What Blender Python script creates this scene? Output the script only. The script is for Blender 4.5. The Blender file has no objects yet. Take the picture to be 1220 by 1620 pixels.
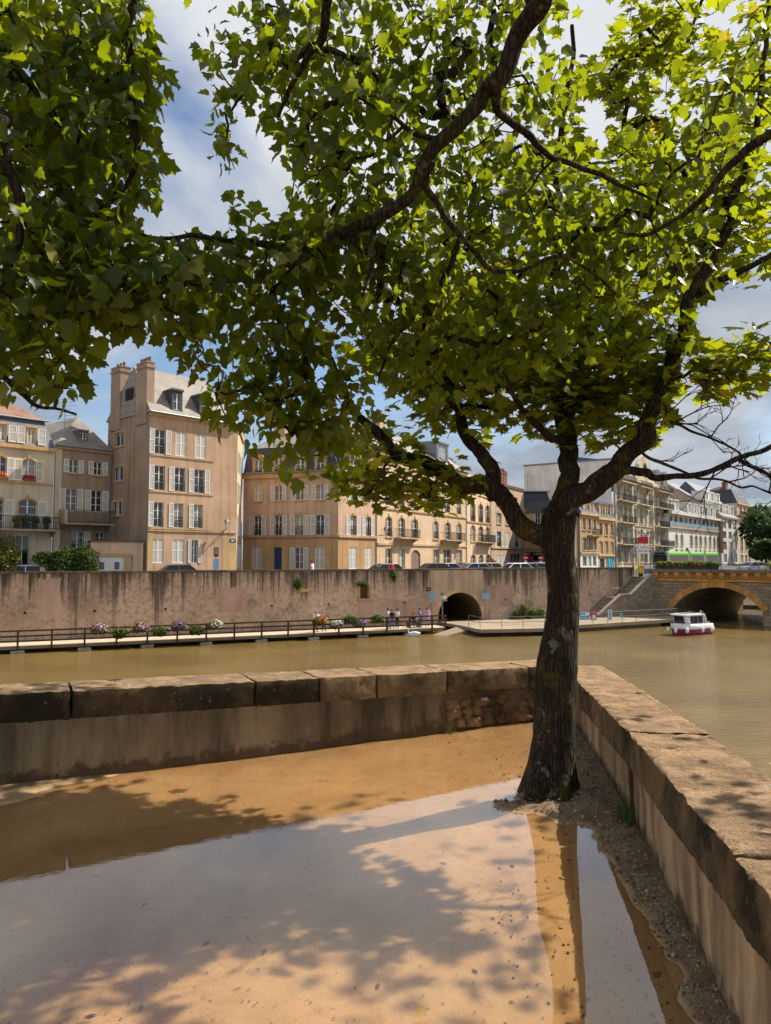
import bpy, math, random
import numpy as np
from mathutils import Vector, Matrix, noise as mnoise
rnd = random.Random(7)
SC = bpy.context.scene
COL = SC.collection

# ------------------------------------------------------------------ camera, sky, sun, exposure
FPX, CXP, CYP, PITCH = 1150.0, 610.0, 810.0, math.radians(3.5)
EYE = Vector((0.0, 0.0, 1.55))
cam_data = bpy.data.cameras.new('camera')
cam_data.sensor_fit = 'HORIZONTAL'
cam_data.sensor_width = 36.0
cam_data.lens = 36.0 * FPX / 1220.0
cam_data.clip_start = 0.05
cam_data.clip_end = 3000.0
cam = bpy.data.objects.new('camera', cam_data)
cam.location = EYE
cam.rotation_euler = (math.pi / 2 + PITCH, 0, 0)
COL.objects.link(cam)
SC.camera = cam

SUN_AZ, SUN_EL = math.radians(27.0), math.radians(47.0)      # azimuth measured from +X towards +Y
SUN_DIR = Vector((math.cos(SUN_AZ) * math.cos(SUN_EL), math.sin(SUN_AZ) * math.cos(SUN_EL), math.sin(SUN_EL)))
sl = bpy.data.lights.new('sun', 'SUN')
sl.energy = 5.0
sl.angle = math.radians(0.53)
sl.color = (1.0, 0.92, 0.78)
so = bpy.data.objects.new('sun', sl)
so.rotation_euler = (-SUN_DIR).to_track_quat('-Z', 'Y').to_euler()
so.location = (20, 10, 40)
COL.objects.link(so)

world = bpy.data.worlds.new('World')
SC.world = world
world.use_nodes = True
wn, wl = world.node_tree.nodes, world.node_tree.links
wn.clear()
def WN(t, **k):
    n = wn.new(t)
    for a, v in k.items():
        setattr(n, a, v)
    return n
w_out = WN('ShaderNodeOutputWorld'); w_bg = WN('ShaderNodeBackground')
w_bg.inputs['Strength'].default_value = 0.09
sky = WN('ShaderNodeTexSky', sky_type='NISHITA', sun_disc=False)
sky.sun_elevation = SUN_EL
sky.sun_rotation = math.pi / 2 - SUN_AZ
sky.air_density = 1.0; sky.dust_density = 0.6; sky.ozone_density = 2.0
tc = WN('ShaderNodeTexCoord')
# clouds lie on a flat layer: project the view direction onto it
sep = WN('ShaderNodeSeparateXYZ'); wl.new(tc.outputs['Generated'], sep.inputs[0])
zc = WN('ShaderNodeMath', operation='MAXIMUM'); wl.new(sep.outputs['Z'], zc.inputs[0]); zc.inputs[1].default_value = 0.0
za = WN('ShaderNodeMath', operation='ADD'); wl.new(zc.outputs[0], za.inputs[0]); za.inputs[1].default_value = 0.22
dx = WN('ShaderNodeMath', operation='DIVIDE'); wl.new(sep.outputs['X'], dx.inputs[0]); wl.new(za.outputs[0], dx.inputs[1])
dy = WN('ShaderNodeMath', operation='DIVIDE'); wl.new(sep.outputs['Y'], dy.inputs[0]); wl.new(za.outputs[0], dy.inputs[1])
cmb = WN('ShaderNodeCombineXYZ'); wl.new(dx.outputs[0], cmb.inputs[0]); wl.new(dy.outputs[0], cmb.inputs[1])
mp = WN('ShaderNodeMapping'); mp.inputs['Location'].default_value = (3.1, 1.7, 0); wl.new(cmb.outputs[0], mp.inputs[0])
n1 = WN('ShaderNodeTexNoise'); n1.inputs['Scale'].default_value = 0.9; n1.inputs['Detail'].default_value = 6; n1.inputs['Roughness'].default_value = 0.56
n1.inputs['Distortion'].default_value = 0.35
wl.new(mp.outputs[0], n1.inputs['Vector'])
n2 = WN('ShaderNodeTexNoise'); n2.inputs['Scale'].default_value = 1.5; n2.inputs['Detail'].default_value = 4; n2.inputs['Roughness'].default_value = 0.55
mp2 = WN('ShaderNodeMapping'); mp2.inputs['Location'].default_value = (9.4, 4.2, 0); wl.new(cmb.outputs[0], mp2.inputs[0]); wl.new(mp2.outputs[0], n2.inputs['Vector'])
cov = WN('ShaderNodeValToRGB'); cov.color_ramp.elements[0].position = 0.36; cov.color_ramp.elements[1].position = 0.49
wl.new(n1.outputs['Fac'], cov.inputs[0])
# cloud tone: grey-blue bellies low down in the distance, white where the layer is thin overhead
tone = WN('ShaderNodeValToRGB')
e = tone.color_ramp.elements
e[0].position = 0.33; e[0].color = (2.5, 2.9, 3.45, 1)
e[1].position = 0.66; e[1].color = (5.6, 5.8, 6.1, 1)
el = WN('ShaderNodeMapRange'); el.inputs['From Min'].default_value = 0.18; el.inputs['From Max'].default_value = 0.52
el.inputs['To Min'].default_value = -0.10; el.inputs['To Max'].default_value = 0.20
wl.new(sep.outputs['Z'], el.inputs['Value'])
ad = WN('ShaderNodeMath', operation='ADD'); wl.new(n2.outputs['Fac'], ad.inputs[0]); wl.new(el.outputs[0], ad.inputs[1])
wl.new(ad.outputs[0], tone.inputs[0])
mixc = WN('ShaderNodeMix', data_type='RGBA')
wl.new(cov.outputs[0], mixc.inputs['Factor']); wl.new(sky.outputs[0], mixc.inputs['A']); wl.new(tone.outputs[0], mixc.inputs['B'])
wl.new(mixc.outputs['Result'], w_bg.inputs['Color']); wl.new(w_bg.outputs[0], w_out.inputs[0])

SC.view_settings.view_transform = 'Standard'
SC.view_settings.look = 'None'
SC.view_settings.exposure = 0.62
SC.view_settings.gamma = 1.0
SC.render.engine = 'CYCLES'
SC.cycles.max_bounces = 6
SC.cycles.use_adaptive_sampling = True
SC.cycles.adaptive_threshold = 0.03
SC.cycles.transparent_max_bounces = 8
SC.cycles.sample_clamp_indirect = 6.0
SC.cycles.use_denoising = True

# ------------------------------------------------------------------ where things stand
Z_RIVER, Z_STREET, Z_DECK, Z_WALL = -5.4, -0.65, -4.85, 0.37
def ray(u, v):
    """slope of the line of sight through a point of the photograph: (sideways, up) per metre of depth"""
    a, b = (u - CXP) / FPX, (CYP - v) / FPX
    c, s = math.cos(PITCH), math.sin(PITCH)
    k = c - s * b
    return a / k, (s + c * b) / k
def at(u, v, depth):
    tx, tz = ray(u, v)
    return Vector((tx * depth, depth, EYE.z + tz * depth))
def on_z(u, v, z):
    tx, tz = ray(u, v)
    d = (z - EYE.z) / tz
    return Vector((tx * d, d, z))
def project(P):
    """numpy array of points -> u, v, depth along the axis"""
    P = np.asarray(P, float) - np.array(EYE)
    c, s = math.cos(PITCH), math.sin(PITCH)
    zc_ = P[:, 1] * c + P[:, 2] * s
    yc_ = -P[:, 1] * s + P[:, 2] * c
    zz = np.where(zc_ > 0.05, zc_, 0.05)
    return CXP + FPX * P[:, 0] / zz, CYP - FPX * yc_ / zz, zc_

# ------------------------------------------------------------------ mesh and object helpers
class MB:
    """collects faces and builds ONE mesh from them"""
    def __init__(self):
        self.v, self.f, self.m, self.cur = [], [], [], 0
    def add(self, vs, fs):
        k = len(self.v)
        self.v.extend([tuple(p) for p in vs])
        for f in fs:
            self.f.append(tuple(i + k for i in f)); self.m.append(self.cur)
        return self
    def poly(self, *p):
        return self.add(p, [tuple(range(len(p)))])
    def box(self, x0, x1, y0, y1, z0, z1):
        return self.add([(x0, y0, z0), (x1, y0, z0), (x1, y1, z0), (x0, y1, z0), (x0, y0, z1), (x1, y0, z1), (x1, y1, z1), (x0, y1, z1)],
                        [(0, 3, 2, 1), (4, 5, 6, 7), (0, 1, 5, 4), (1, 2, 6, 5), (2, 3, 7, 6), (3, 0, 4, 7)])
    def extr(self, pts, y0, y1):
        """prism: polygon given in x,z swept along y"""
        n = len(pts)
        vs = [(x, y0, z) for x, z in pts] + [(x, y1, z) for x, z in pts]
        fs = [tuple(range(n)), tuple(range(2 * n - 1, n - 1, -1))] + [(i, n + i, n + (i + 1) % n, (i + 1) % n) for i in range(n)]
        return self.add(vs, fs)
    def extx(self, pts, x0, x1):
        """prism: polygon given in y,z swept along x"""
        n = len(pts)
        vs = [(x0, y, z) for y, z in pts] + [(x1, y, z) for y, z in pts]
        fs = [tuple(range(n)), tuple(range(2 * n - 1, n - 1, -1))] + [(i, n + i, n + (i + 1) % n, (i + 1) % n) for i in range(n)]
        return self.add(vs, fs)
    def extz(self, pts, z0, z1):
        n = len(pts)
        vs = [(x, y, z0) for x, y in pts] + [(x, y, z1) for x, y in pts]
        fs = [tuple(range(n - 1, -1, -1)), tuple(range(n, 2 * n))] + [(i, (i + 1) % n, n + (i + 1) % n, n + i) for i in range(n)]
        return self.add(vs, fs)
    def tube(self, pts, rad, n=8, cap=True):
        pts = [Vector(p) for p in pts]
        if not hasattr(rad, '__len__'):
            rad = [rad] * len(pts)
        k = len(self.v); prev = None
        for i, p in enumerate(pts):
            t = (pts[min(i + 1, len(pts) - 1)] - pts[max(i - 1, 0)])
            t = t.normalized() if t.length > 1e-9 else Vector((0, 0, 1))
            if prev is None:
                ref = Vector((0, 0, 1)) if abs(t.z) < 0.9 else Vector((1, 0, 0))
                a = t.cross(ref).normalized()
            else:
                a = (prev - t * prev.dot(t))
                a = a.normalized() if a.length > 1e-6 else t.orthogonal().normalized()
            prev = a; b = t.cross(a)
            for j in range(n):
                w = 2 * math.pi * j / n
                self.v.append(tuple(p + (a * math.cos(w) + b * math.sin(w)) * rad[i]))
        for i in range(len(pts) - 1):
            for j in range(n):
                self.f.append((k + i * n + j, k + i * n + (j + 1) % n, k + (i + 1) * n + (j + 1) % n, k + (i + 1) * n + j)); self.m.append(self.cur)
        if cap:
            self.f.append(tuple(k + j for j in range(n))[::-1]); self.m.append(self.cur)
            e0 = k + (len(pts) - 1) * n
            self.f.append(tuple(e0 + j for j in range(n))); self.m.append(self.cur)
        return self
    def ball(self, c, r, nu=10, nv=7):
        c = Vector(c); r = (r, r, r) if not hasattr(r, '__len__') else r
        k = len(self.v)
        for i in range(nv + 1):
            a = math.pi * i / nv
            for j in range(nu):
                b = 2 * math.pi * j / nu
                self.v.append((c.x + r[0] * math.sin(a) * math.cos(b), c.y + r[1] * math.sin(a) * math.sin(b), c.z + r[2] * math.cos(a)))
        for i in range(nv):
            for j in range(nu):
                self.f.append((k + i * nu + j, k + (i + 1) * nu + j, k + (i + 1) * nu + (j + 1) % nu, k + i * nu + (j + 1) % nu)); self.m.append(self.cur)
        return self
    def lathe(self, prof, n=12, c=(0, 0)):
        k = len(self.v)
        for r, z in prof:
            for j in range(n):
                w = 2 * math.pi * j / n
                self.v.append((c[0] + r * math.cos(w), c[1] + r * math.sin(w), z))
        for i in range(len(prof) - 1):
            for j in range(n):
                self.f.append((k + i * n + j, k + i * n + (j + 1) % n, k + (i + 1) * n + (j + 1) % n, k + (i + 1) * n + j)); self.m.append(self.cur)
        return self
    def mesh(self, name, mats, smooth=False):
        me = bpy.data.meshes.new(name)
        me.from_pydata(self.v, [], self.f)
        for m in (mats if isinstance(mats, (list, tuple)) else [mats]):
            me.materials.append(m)
        if max(self.m, default=0):
            me.polygons.foreach_set('material_index', self.m)
        if smooth:
            me.polygons.foreach_set('use_smooth', [True] * len(me.polygons))
        me.update()
        return me
    def obj(self, name, mats, parent=None, smooth=False, loc=None, rz=None):
        return link(name, self.mesh(name, mats, smooth), parent, loc, rz)

def link(name, me, parent=None, loc=None, rz=None):
    o = bpy.data.objects.new(name, me)
    COL.objects.link(o)
    if parent is not None:
        o.parent = parent
    if loc is not None:
        o.location = loc
    if rz is not None:
        o.rotation_euler = (0, 0, rz)
    return o
def thing(name, label, cat, loc=(0, 0, 0), rz=0.0, group=None):
    o = bpy.data.objects.new(name, None)
    o.empty_display_size = 0.2
    COL.objects.link(o)
    o.location = loc
    o.rotation_euler = (0, 0, rz)
    return tag(o, label, cat, group)
def tag(o, label=None, cat=None, group=None, kind=None):
    if label: o['label'] = label
    if cat: o['category'] = cat
    if group: o['group'] = group
    if kind or cat: o['kind'] = kind or 'thing'
    return o
def struct(o):
    o['kind'] = 'structure'
    return o
def tri_mesh(name, V, F, mats, smooth=False):
    """fast mesh from numpy arrays of vertices and equal-sized faces"""
    V = np.asarray(V, np.float32); F = np.asarray(F, np.int32)
    me = bpy.data.meshes.new(name)
    me.vertices.add(len(V)); me.vertices.foreach_set('co', V.ravel())
    k = F.shape[1]
    me.loops.add(F.size); me.loops.foreach_set('vertex_index', F.ravel())
    me.polygons.add(len(F)); me.polygons.foreach_set('loop_start', np.arange(0, F.size, k, dtype=np.int32))
    if smooth:
        me.polygons.foreach_set('use_smooth', np.ones(len(F), dtype=bool))
    for m in (mats if isinstance(mats, (list, tuple)) else [mats]):
        me.materials.append(m)
    me.update(calc_edges=True)
    return me
def nz(x, y, z=0.0, oct=3):
    return mnoise.fractal(Vector((x, y, z)), 1.0, 2.0, oct)
def lin(r, g, b):
    f = lambda c: (c / 255 / 12.92) if c / 255 <= 0.04045 else ((c / 255 + 0.055) / 1.055) ** 2.4
    return (f(r), f(g), f(b), 1.0)

# ------------------------------------------------------------------ materials
class NT:
    def __init__(self, name):
        self.m = bpy.data.materials.new(name); self.m.use_nodes = True
        self.t = self.m.node_tree; self.n = self.t.nodes; self.b = self.n['Principled BSDF']; self.o = self.n['Material Output']
    def N(self, t, ins=None, **k):
        n = self.n.new(t)
        for a, v in k.items(): setattr(n, a, v)
        for a, v in (ins or {}).items():
            if hasattr(v, 'is_linked') or isinstance(v, bpy.types.NodeSocket): self.t.links.new(v, n.inputs[a])
            else: n.inputs[a].default_value = v
        return n
    def L(self, a, b): self.t.links.new(a, b)
    def obj(self): return self.N('ShaderNodeTexCoord').outputs['Object']
    def geo(self): return self.N('ShaderNodeNewGeometry').outputs['Position']
    def noise(self, vec, scale, detail=5, rough=0.55, stretch=None, dist=0.0, off=(0, 0, 0)):
        if stretch or off != (0, 0, 0):
            vec = self.N('ShaderNodeMapping', {'Vector': vec, 'Scale': stretch or (1, 1, 1), 'Location': off}).outputs[0]
        return self.N('ShaderNodeTexNoise', {'Vector': vec, 'Scale': scale, 'Detail': detail, 'Roughness': rough, 'Distortion': dist}).outputs['Fac']
    def ramp(self, fac, p0, p1, c0=(0, 0, 0, 1), c1=(1, 1, 1, 1)):
        r = self.N('ShaderNodeValToRGB', {'Fac': fac}); e = r.color_ramp.elements
        e[0].position, e[1].position = p0, p1; e[0].color, e[1].color = c0, c1
        return r.outputs[0]
    def mix(self, fac, a, b, blend='MIX'):
        n = self.N('ShaderNodeMix', data_type='RGBA', blend_type=blend)
        for s, v in (('Factor', fac), ('A', a), ('B', b)):
            if isinstance(v, bpy.types.NodeSocket): self.L(v, n.inputs[s])
            else: n.inputs[s].default_value = v
        return n.outputs['Result']
    def bump(self, h, strength=0.3, dist=0.02):
        n = self.N('ShaderNodeBump', {'Height': h, 'Strength': strength, 'Distance': dist})
        self.L(n.outputs[0], self.b.inputs['Normal'])
    def set(self, **k):
        for a, v in k.items():
            i = self.b.inputs[a.replace('_', ' ')]
            if isinstance(v, bpy.types.NodeSocket): self.L(v, i)
            else: i.default_value = v
        return self.m
def scl(c, k): return (c[0] * k, c[1] * k, c[2] * k, 1)

def plain(name, c, rough=0.6, var=0.12, scale=3.0, metal=0.0, spec=0.4):
    t = NT(name)
    nf = t.noise(t.obj(), scale, 4)
    rr = t.N('ShaderNodeObjectInfo').outputs['Random']
    col = t.mix(nf, scl(c, 1 - var), scl(c, 1 + var))
    col = t.mix(t.ramp(rr, 0, 1, (1 - var, 1 - var, 1 - var, 1), (1 + var, 1 + var, 1 + var, 1)), col, col) if False else col
    return t.set(Base_Color=col, Roughness=rough, Metallic=metal, Specular_IOR_Level=spec)
def stucco(name, c, stain=0.35, streak=2.2, grime=None, bumpy=0.25):
    """rendered or ashlar wall: blotches, vertical run-off streaks, fine grain"""
    t = NT(name); p = t.obj()
    blot = t.noise(p, 0.35, 6, 0.6)
    st = t.noise(p, 1.0, 5, 0.6, stretch=(streak, streak, 0.14))
    fine = t.noise(p, 14, 4)
    col = t.mix(t.ramp(blot, 0.3, 0.7), scl(c, 0.74), scl(c, 1.16))
    g = grime or scl(c, 0.45)
    f = t.N('ShaderNodeMath', {0: t.ramp(st, 0.47, 0.70), 1: stain}, operation='MULTIPLY').outputs[0]
    col = t.mix(f, col, g)
    col = t.mix(t.ramp(fine, 0.3, 0.7, (0.12, 0.12, 0.12, 1), (0, 0, 0, 1)), col, scl(c, 0.5))
    rv = t.N('ShaderNodeMapRange', {'Value': t.N('ShaderNodeObjectInfo').outputs['Random'], 'To Min': 0.84, 'To Max': 1.12}).outputs[0]
    col = t.N('ShaderNodeHueSaturation', {'Color': col, 'Value': rv}).outputs[0]
    t.bump(fine, bumpy, 0.02)
    return t.set(Base_Color=col, Roughness=0.9, Specular_IOR_Level=0.2)

M = {}
M['pink'] = stucco('stucco_pink', lin(212, 182, 156), 0.5)
M['rose'] = stucco('stucco_rose', lin(206, 172, 144), 0.55)
M['greybrown'] = stucco('stucco_grey_brown', lin(168, 146, 126), 0.6)
M['cream'] = stucco('stucco_cream', lin(216, 200, 174), 0.5)
M['peach'] = stucco('stucco_peach', lin(224, 194, 160), 0.45)
M['gold'] = stucco('stone_gold', lin(196, 158, 112), 0.45)
M['ochre'] = stucco('stone_ochre', lin(202, 160, 116), 0.5)
M['tan'] = stucco('stone_tan', lin(194, 164, 128), 0.45)
M['pale'] = stucco('stucco_pale', lin(236, 226, 214), 0.25)
M['white_wall'] = stucco('stucco_white', lin(224, 220, 212), 0.25)
M['haus'] = stucco('stone_weathered', lin(198, 184, 164), 0.75, 1.6, lin(84, 74, 66))
M['tan_gable'] = stucco('stucco_tan_gable', lin(190, 164, 140), 0.25)
M['white'] = plain('paint_white', lin(226, 224, 218), 0.55, 0.06)
M['louvre'] = plain('paint_shutter_grey', lin(186, 180, 172), 0.6, 0.08)
M['zinc'] = plain('zinc', lin(122, 128, 136), 0.45, 0.15, 1.5, 0.5)
M['dark_metal'] = plain('iron_dark', lin(44, 44, 48), 0.5, 0.2)
M['grey_metal'] = plain('steel_grey', lin(120, 118, 112), 0.45, 0.12, 2.0, 0.4)
M['brown_wood'] = plain('wood_dark_brown', lin(74, 54, 46), 0.75, 0.3, 8)
M['stone_trim'] = stucco('stone_trim', lin(206, 172, 124), 0.3)
M['concrete'] = stucco('concrete_pale', lin(166, 154, 136), 0.4)
M['brick_red'] = plain('terracotta', lin(122, 76, 58), 0.85, 0.3, 6)
M['blue_sign'] = plain('paint_blue_sign', lin(128, 170, 190), 0.5)
M['red'] = plain('paint_red', lin(196, 44, 52), 0.45)
M['yellow'] = plain('paint_yellow', lin(236, 184, 30), 0.5)
M['black'] = plain('rubber_black', lin(28, 28, 30), 0.7)
M['blue_door'] = plain('paint_blue_door', lin(40, 62, 96), 0.5)
M['brown_door'] = plain('wood_door_mauve', lin(134, 106, 100), 0.6, 0.25, 5)
M['dark_in'] = plain('dark_interior', lin(30, 27, 26), 0.9)
M['skin'] = plain('skin', lin(196, 146, 118), 0.55)
M['hair'] = plain('hair_dark', lin(46, 34, 28), 0.6)
def slate(name, c, c2):
    t = NT(name); p = t.obj()
    b = t.N('ShaderNodeTexBrick', {'Vector': t.N('ShaderNodeMapping', {'Vector': p, 'Rotation': (math.pi / 2, 0, 0)}).outputs[0], 'Scale': 3.2, 'Color1': c, 'Color2': c2, 'Mortar': scl(c, 0.5), 'Mortar Size': 0.03, 'Row Height': 0.3})
    n = t.noise(p, 0.8, 6)
    col = t.mix(t.ramp(n, 0.35, 0.65, (0, 0, 0, 1), (0.5, 0.5, 0.5, 1)), b.outputs['Color'], scl(c2, 1.3))
    t.bump(b.outputs['Fac'], 0.5, 0.03)
    return t.set(Base_Color=col, Roughness=0.6)
M['slate'] = slate('slate_pale', lin(112, 105, 98), lin(144, 134, 124))
M['slate_dark'] = slate('slate_dark', lin(52, 54, 64), lin(70, 72, 82))
M['slate_blue'] = slate('slate_blue', lin(84, 90, 104), lin(106, 110, 122))
M['tile'] = slate('roof_tile_red', lin(112, 78, 62), lin(146, 104, 82))
def glass():
    t = NT('window_glass')
    r = t.N('ShaderNodeObjectInfo').outputs['Random']
    n = t.noise(t.obj(), 0.9, 2)
    c = t.ramp(r, 0.0, 1.0, (0.012, 0.014, 0.016, 1), (0.10, 0.12, 0.14, 1))
    c = t.mix(t.ramp(n, 0.45, 0.6), c, scl((0.05, 0.055, 0.06), 1))
    c = t.mix(t.ramp(r, 0.66, 0.70, (0, 0, 0, 1), (.8, .8, .8, 1)), c, t.mix(t.ramp(t.noise(t.obj(), 2.5, 2, stretch=(4, 1, .3)), .4, .6), (.22, .23, .24, 1), (.36, .36, .35, 1)))
    return t.set(Base_Color=c, Roughness=0.06, Specular_IOR_Level=0.8)
M['glass'] = glass()
M['dark_glass'] = plain('vehicle_glass', (.012, .014, .016, 1), .08, .1, 1.0, 0.0, .35)
# ------------------------------------------------------------------ near platform: walls, sand, puddle
def rough_stone_mat(name, c, moss, moss_amt, topc=None):
    t = NT(name); p = t.geo()
    big = t.noise(p, 2.2, 7, 0.62); mid = t.noise(p, 9, 6, 0.65); fine = t.noise(p, 60, 5, 0.7)
    col = t.mix(t.ramp(mid, 0.3, 0.7), scl(c, 0.72), scl(c, 1.22))
    col = t.mix(t.ramp(big, 0.62 - moss_amt, 0.80 - moss_amt), col, moss)
    spots = t.N('ShaderNodeTexVoronoi', {'Vector': p, 'Scale': 13.0, 'Randomness': 1.0}).outputs['Distance']
    col = t.mix(t.ramp(spots, 0.05, 0.16, (0.28, 0.28, 0.28, 1), (0, 0, 0, 1)), col, lin(176, 166, 146))
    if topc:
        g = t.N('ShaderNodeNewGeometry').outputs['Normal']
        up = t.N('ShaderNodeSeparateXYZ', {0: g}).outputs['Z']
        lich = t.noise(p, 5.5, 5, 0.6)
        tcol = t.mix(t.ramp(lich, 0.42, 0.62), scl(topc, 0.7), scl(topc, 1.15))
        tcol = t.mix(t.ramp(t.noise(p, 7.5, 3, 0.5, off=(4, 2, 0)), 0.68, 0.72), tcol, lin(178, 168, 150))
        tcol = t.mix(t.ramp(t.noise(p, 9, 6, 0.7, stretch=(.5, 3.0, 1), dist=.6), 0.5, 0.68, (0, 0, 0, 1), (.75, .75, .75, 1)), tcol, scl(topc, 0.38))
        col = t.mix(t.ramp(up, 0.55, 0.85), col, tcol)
    col = t.mix(t.ramp(fine, 0.35, 0.6, (0.35, 0.35, 0.35, 1), (0, 0, 0, 1)), col, scl(c, 0.35))
    h = t.mix(0.4, mid, fine)
    t.bump(h, 1.0, 0.05)
    return t.set(Base_Color=col, Roughness=0.93, Specular_IOR_Level=0.15)
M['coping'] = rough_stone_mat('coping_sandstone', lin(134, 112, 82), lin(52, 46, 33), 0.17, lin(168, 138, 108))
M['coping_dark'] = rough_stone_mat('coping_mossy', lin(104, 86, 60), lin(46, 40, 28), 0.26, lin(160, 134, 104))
M['rubble'] = rough_stone_mat('rubble_stone', lin(142, 114, 84), lin(60, 50, 38), 0.14)
M['mortar'] = rough_stone_mat('old_mortar', lin(124, 102, 76), lin(52, 44, 32), 0.14)
def render_mat(name, c, grime, streaks):
    t = NT(name); p = t.geo()
    sepz = t.N('ShaderNodeSeparateXYZ', {0: p}).outputs['Z']
    st = t.noise(p, 3.2, 6, 0.62, stretch=(1.6, 1.6, 0.22)); big = t.noise(p, 1.4, 6, 0.6); fine = t.noise(p, 40, 5, 0.7)
    col = t.mix(t.ramp(big, 0.35, 0.65), scl(c, 0.66), scl(c, 1.28))
    col = t.mix(t.ramp(st, 0.42, 0.64, (0, 0, 0, 1), (streaks, streaks, streaks, 1)), col, grime)
    damp = t.N('ShaderNodeMath', {0: sepz, 1: t.N('ShaderNodeMath', {0: t.noise(p, 9, 6, 0.7), 1: 0.34}, operation='MULTIPLY').outputs[0]}, operation='SUBTRACT').outputs[0]
    col = t.mix(t.ramp(t.N('ShaderNodeMath', {0: damp, 1: 0.115}, operation='ADD').outputs[0], 0.0, 0.05, (0.8, 0.85, 0.85, 1), (0, 0, 0, 1)), col, lin(66, 50, 34))
    pit = t.N('ShaderNodeTexVoronoi', {'Vector': p, 'Scale': 30.0}).outputs['Distance']
    col = t.mix(t.ramp(pit, 0.05, 0.12, (0.5, 0.5, 0.5, 1), (0, 0, 0, 1)), col, scl(c, 0.4))
    t.bump(t.mix(0.5, st, fine), 0.5, 0.02)
    return t.set(Base_Color=col, Roughness=0.92, Specular_IOR_Level=0.15)
M['render_left'] = render_mat('render_grey', lin(118, 102, 80), lin(56, 48, 36), 0.85)
M['render_right'] = render_mat('render_tan', lin(168, 140, 108), lin(84, 66, 48), 0.8)

def rough_block(L, W, H, seed, cell=0.05, wear=0.03, amp=0.010, pit=0.0):
    """worn stone block from (0,0,0) to (L,W,H): surface grid pushed about by noise, edges rubbed down"""
    nx, ny, nzc = [max(2, int(round(d / cell))) for d in (L, W, H)]
    idx, V, F = {}, [], []
    def vid(i, j, k):
        key = (i, j, k)
        if key in idx: return idx[key]
        p = Vector((L * i / nx, W * j / ny, H * k / nzc))
        c = Vector((L / 2, W / 2, H / 2)); q = p - c; h = Vector((L / 2, W / 2, H / 2))
        near = sum(1 for a in range(3) if abs(abs(q[a]) - h[a]) < 1e-6)
        if near >= 2:
            wv = wear * (0.6 + 0.9 * abs(nz(p.x * 5 + seed, p.y * 5, p.z * 5)))
            for a in range(3):
                if abs(abs(q[a]) - h[a]) < 1e-6: q[a] -= math.copysign(min(wv, h[a] * 0.6), q[a])
        p = c + q
        s = seed * 3.7
        p += Vector((nz(p.x * 6 + s, p.y * 6, p.z * 6), nz(p.x * 6, p.y * 6 + s, p.z * 6), nz(p.x * 6, p.y * 6, p.z * 6 + s))) * amp
        p += Vector((0, nz(p.x * 22 + s, p.y * 22, p.z * 22), nz(p.x * 20, p.y * 20 + s, p.z * 20))) * amp * 0.4
        if pit:
            q2 = nz(p.x * 9 + s, p.y * 26, p.z * 26); p.z += pit * (nz(p.x * 34, p.y * 40 + s, p.z * 30) - 1.6 * max(0, abs(q2) * -1 + .06) / .06 * .6); p.y += pit * .8 * nz(p.x * 30 + s, p.y * 30, p.z * 34)
        idx[key] = len(V); V.append(tuple(p)); return idx[key]
    for i in range(nx):
        for j in range(ny):
            F.append((vid(i, j, 0), vid(i, j + 1, 0), vid(i + 1, j + 1, 0), vid(i + 1, j, 0)))
            F.append((vid(i, j, nzc), vid(i + 1, j, nzc), vid(i + 1, j + 1, nzc), vid(i, j + 1, nzc)))
        for k in range(nzc):
            F.append((vid(i, 0, k), vid(i + 1, 0, k), vid(i + 1, 0, k + 1), vid(i, 0, k + 1)))
            F.append((vid(i, ny, k), vid(i, ny, k + 1), vid(i + 1, ny, k + 1), vid(i + 1, ny, k)))
    for j in range(ny):
        for k in range(nzc):
            F.append((vid(0, j, k), vid(0, j, k + 1), vid(0, j + 1, k + 1), vid(0, j + 1, k)))
            F.append((vid(nx, j, k), vid(nx, j + 1, k), vid(nx, j + 1, k + 1), vid(nx, j, k + 1)))
    return V, F
def block_obj(name, p0, p1, W, z0, z1, seed, mat, parent, side=1, gap=0.006, zslope=0.0, **k):
    """rough block along p0 -> p1 (world xy), extending W to the left of that direction (side=1) or to the right (-1)"""
    d = Vector((p1[0] - p0[0], p1[1] - p0[1], 0)); L = d.length - 2 * gap
    V, F = rough_block(L, W, z1 - z0, seed, **k)
    if side < 0: V = [(x, -y, z) for x, y, z in V]; F = [f[::-1] for f in F]
    V = [(x, y, z + zslope * (x / L if L else 0)) for x, y, z in V]
    me = bpy.data.meshes.new(name); me.from_pydata(V, [], F); me.materials.append(mat)
    me.polygons.foreach_set('use_smooth', [True] * len(F)); me.update(); me.set_sharp_from_angle(angle=math.radians(38))
    o = link(name, me, parent)
    u = d.normalized()
    o.location = Vector((p0[0], p0[1], z0)) + u * gap - (parent.location if parent else Vector())
    o.rotation_euler = (0, 0, math.atan2(d.y, d.x))
    return o

# --- left wall: its foot line on the ground and its top line, read off at both ends of what is in view
LW0, LW1 = on_z(0, 1248, 0.0), on_z(840, 1141, 0.0)
lw_u = (LW1 - LW0).normalized(); lw_n = Vector((-lw_u.y, lw_u.x, 0))          # lw_n points to the river
def lw_pt(px):
    """point of the foot line seen in column px"""
    tx = ray(px, 1170)[0]
    s = (tx * LW0.y - LW0.x) / (lw_u.x - tx * lw_u.y)
    return LW0 + lw_u * s
def lw_top(p):
    s = (p - LW0).dot(lw_u) / (LW1 - LW0).length
    return 0.625 - 0.115 * s
WT = 0.42
lw = thing('low_stone_wall', 'long low wall of mossy coping blocks between the puddle and the river', 'wall', LW0)
far_end = lw_pt(840) + lw_u * 0.42
near_end = LW0 - lw_u * 2.6
def lw_local(p): return p - LW0
mb = MB()
a, b = lw_local(near_end), lw_local(far_end); n2_ = lw_n * (WT - 0.03)
o_ = lw_n * 0.035
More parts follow.
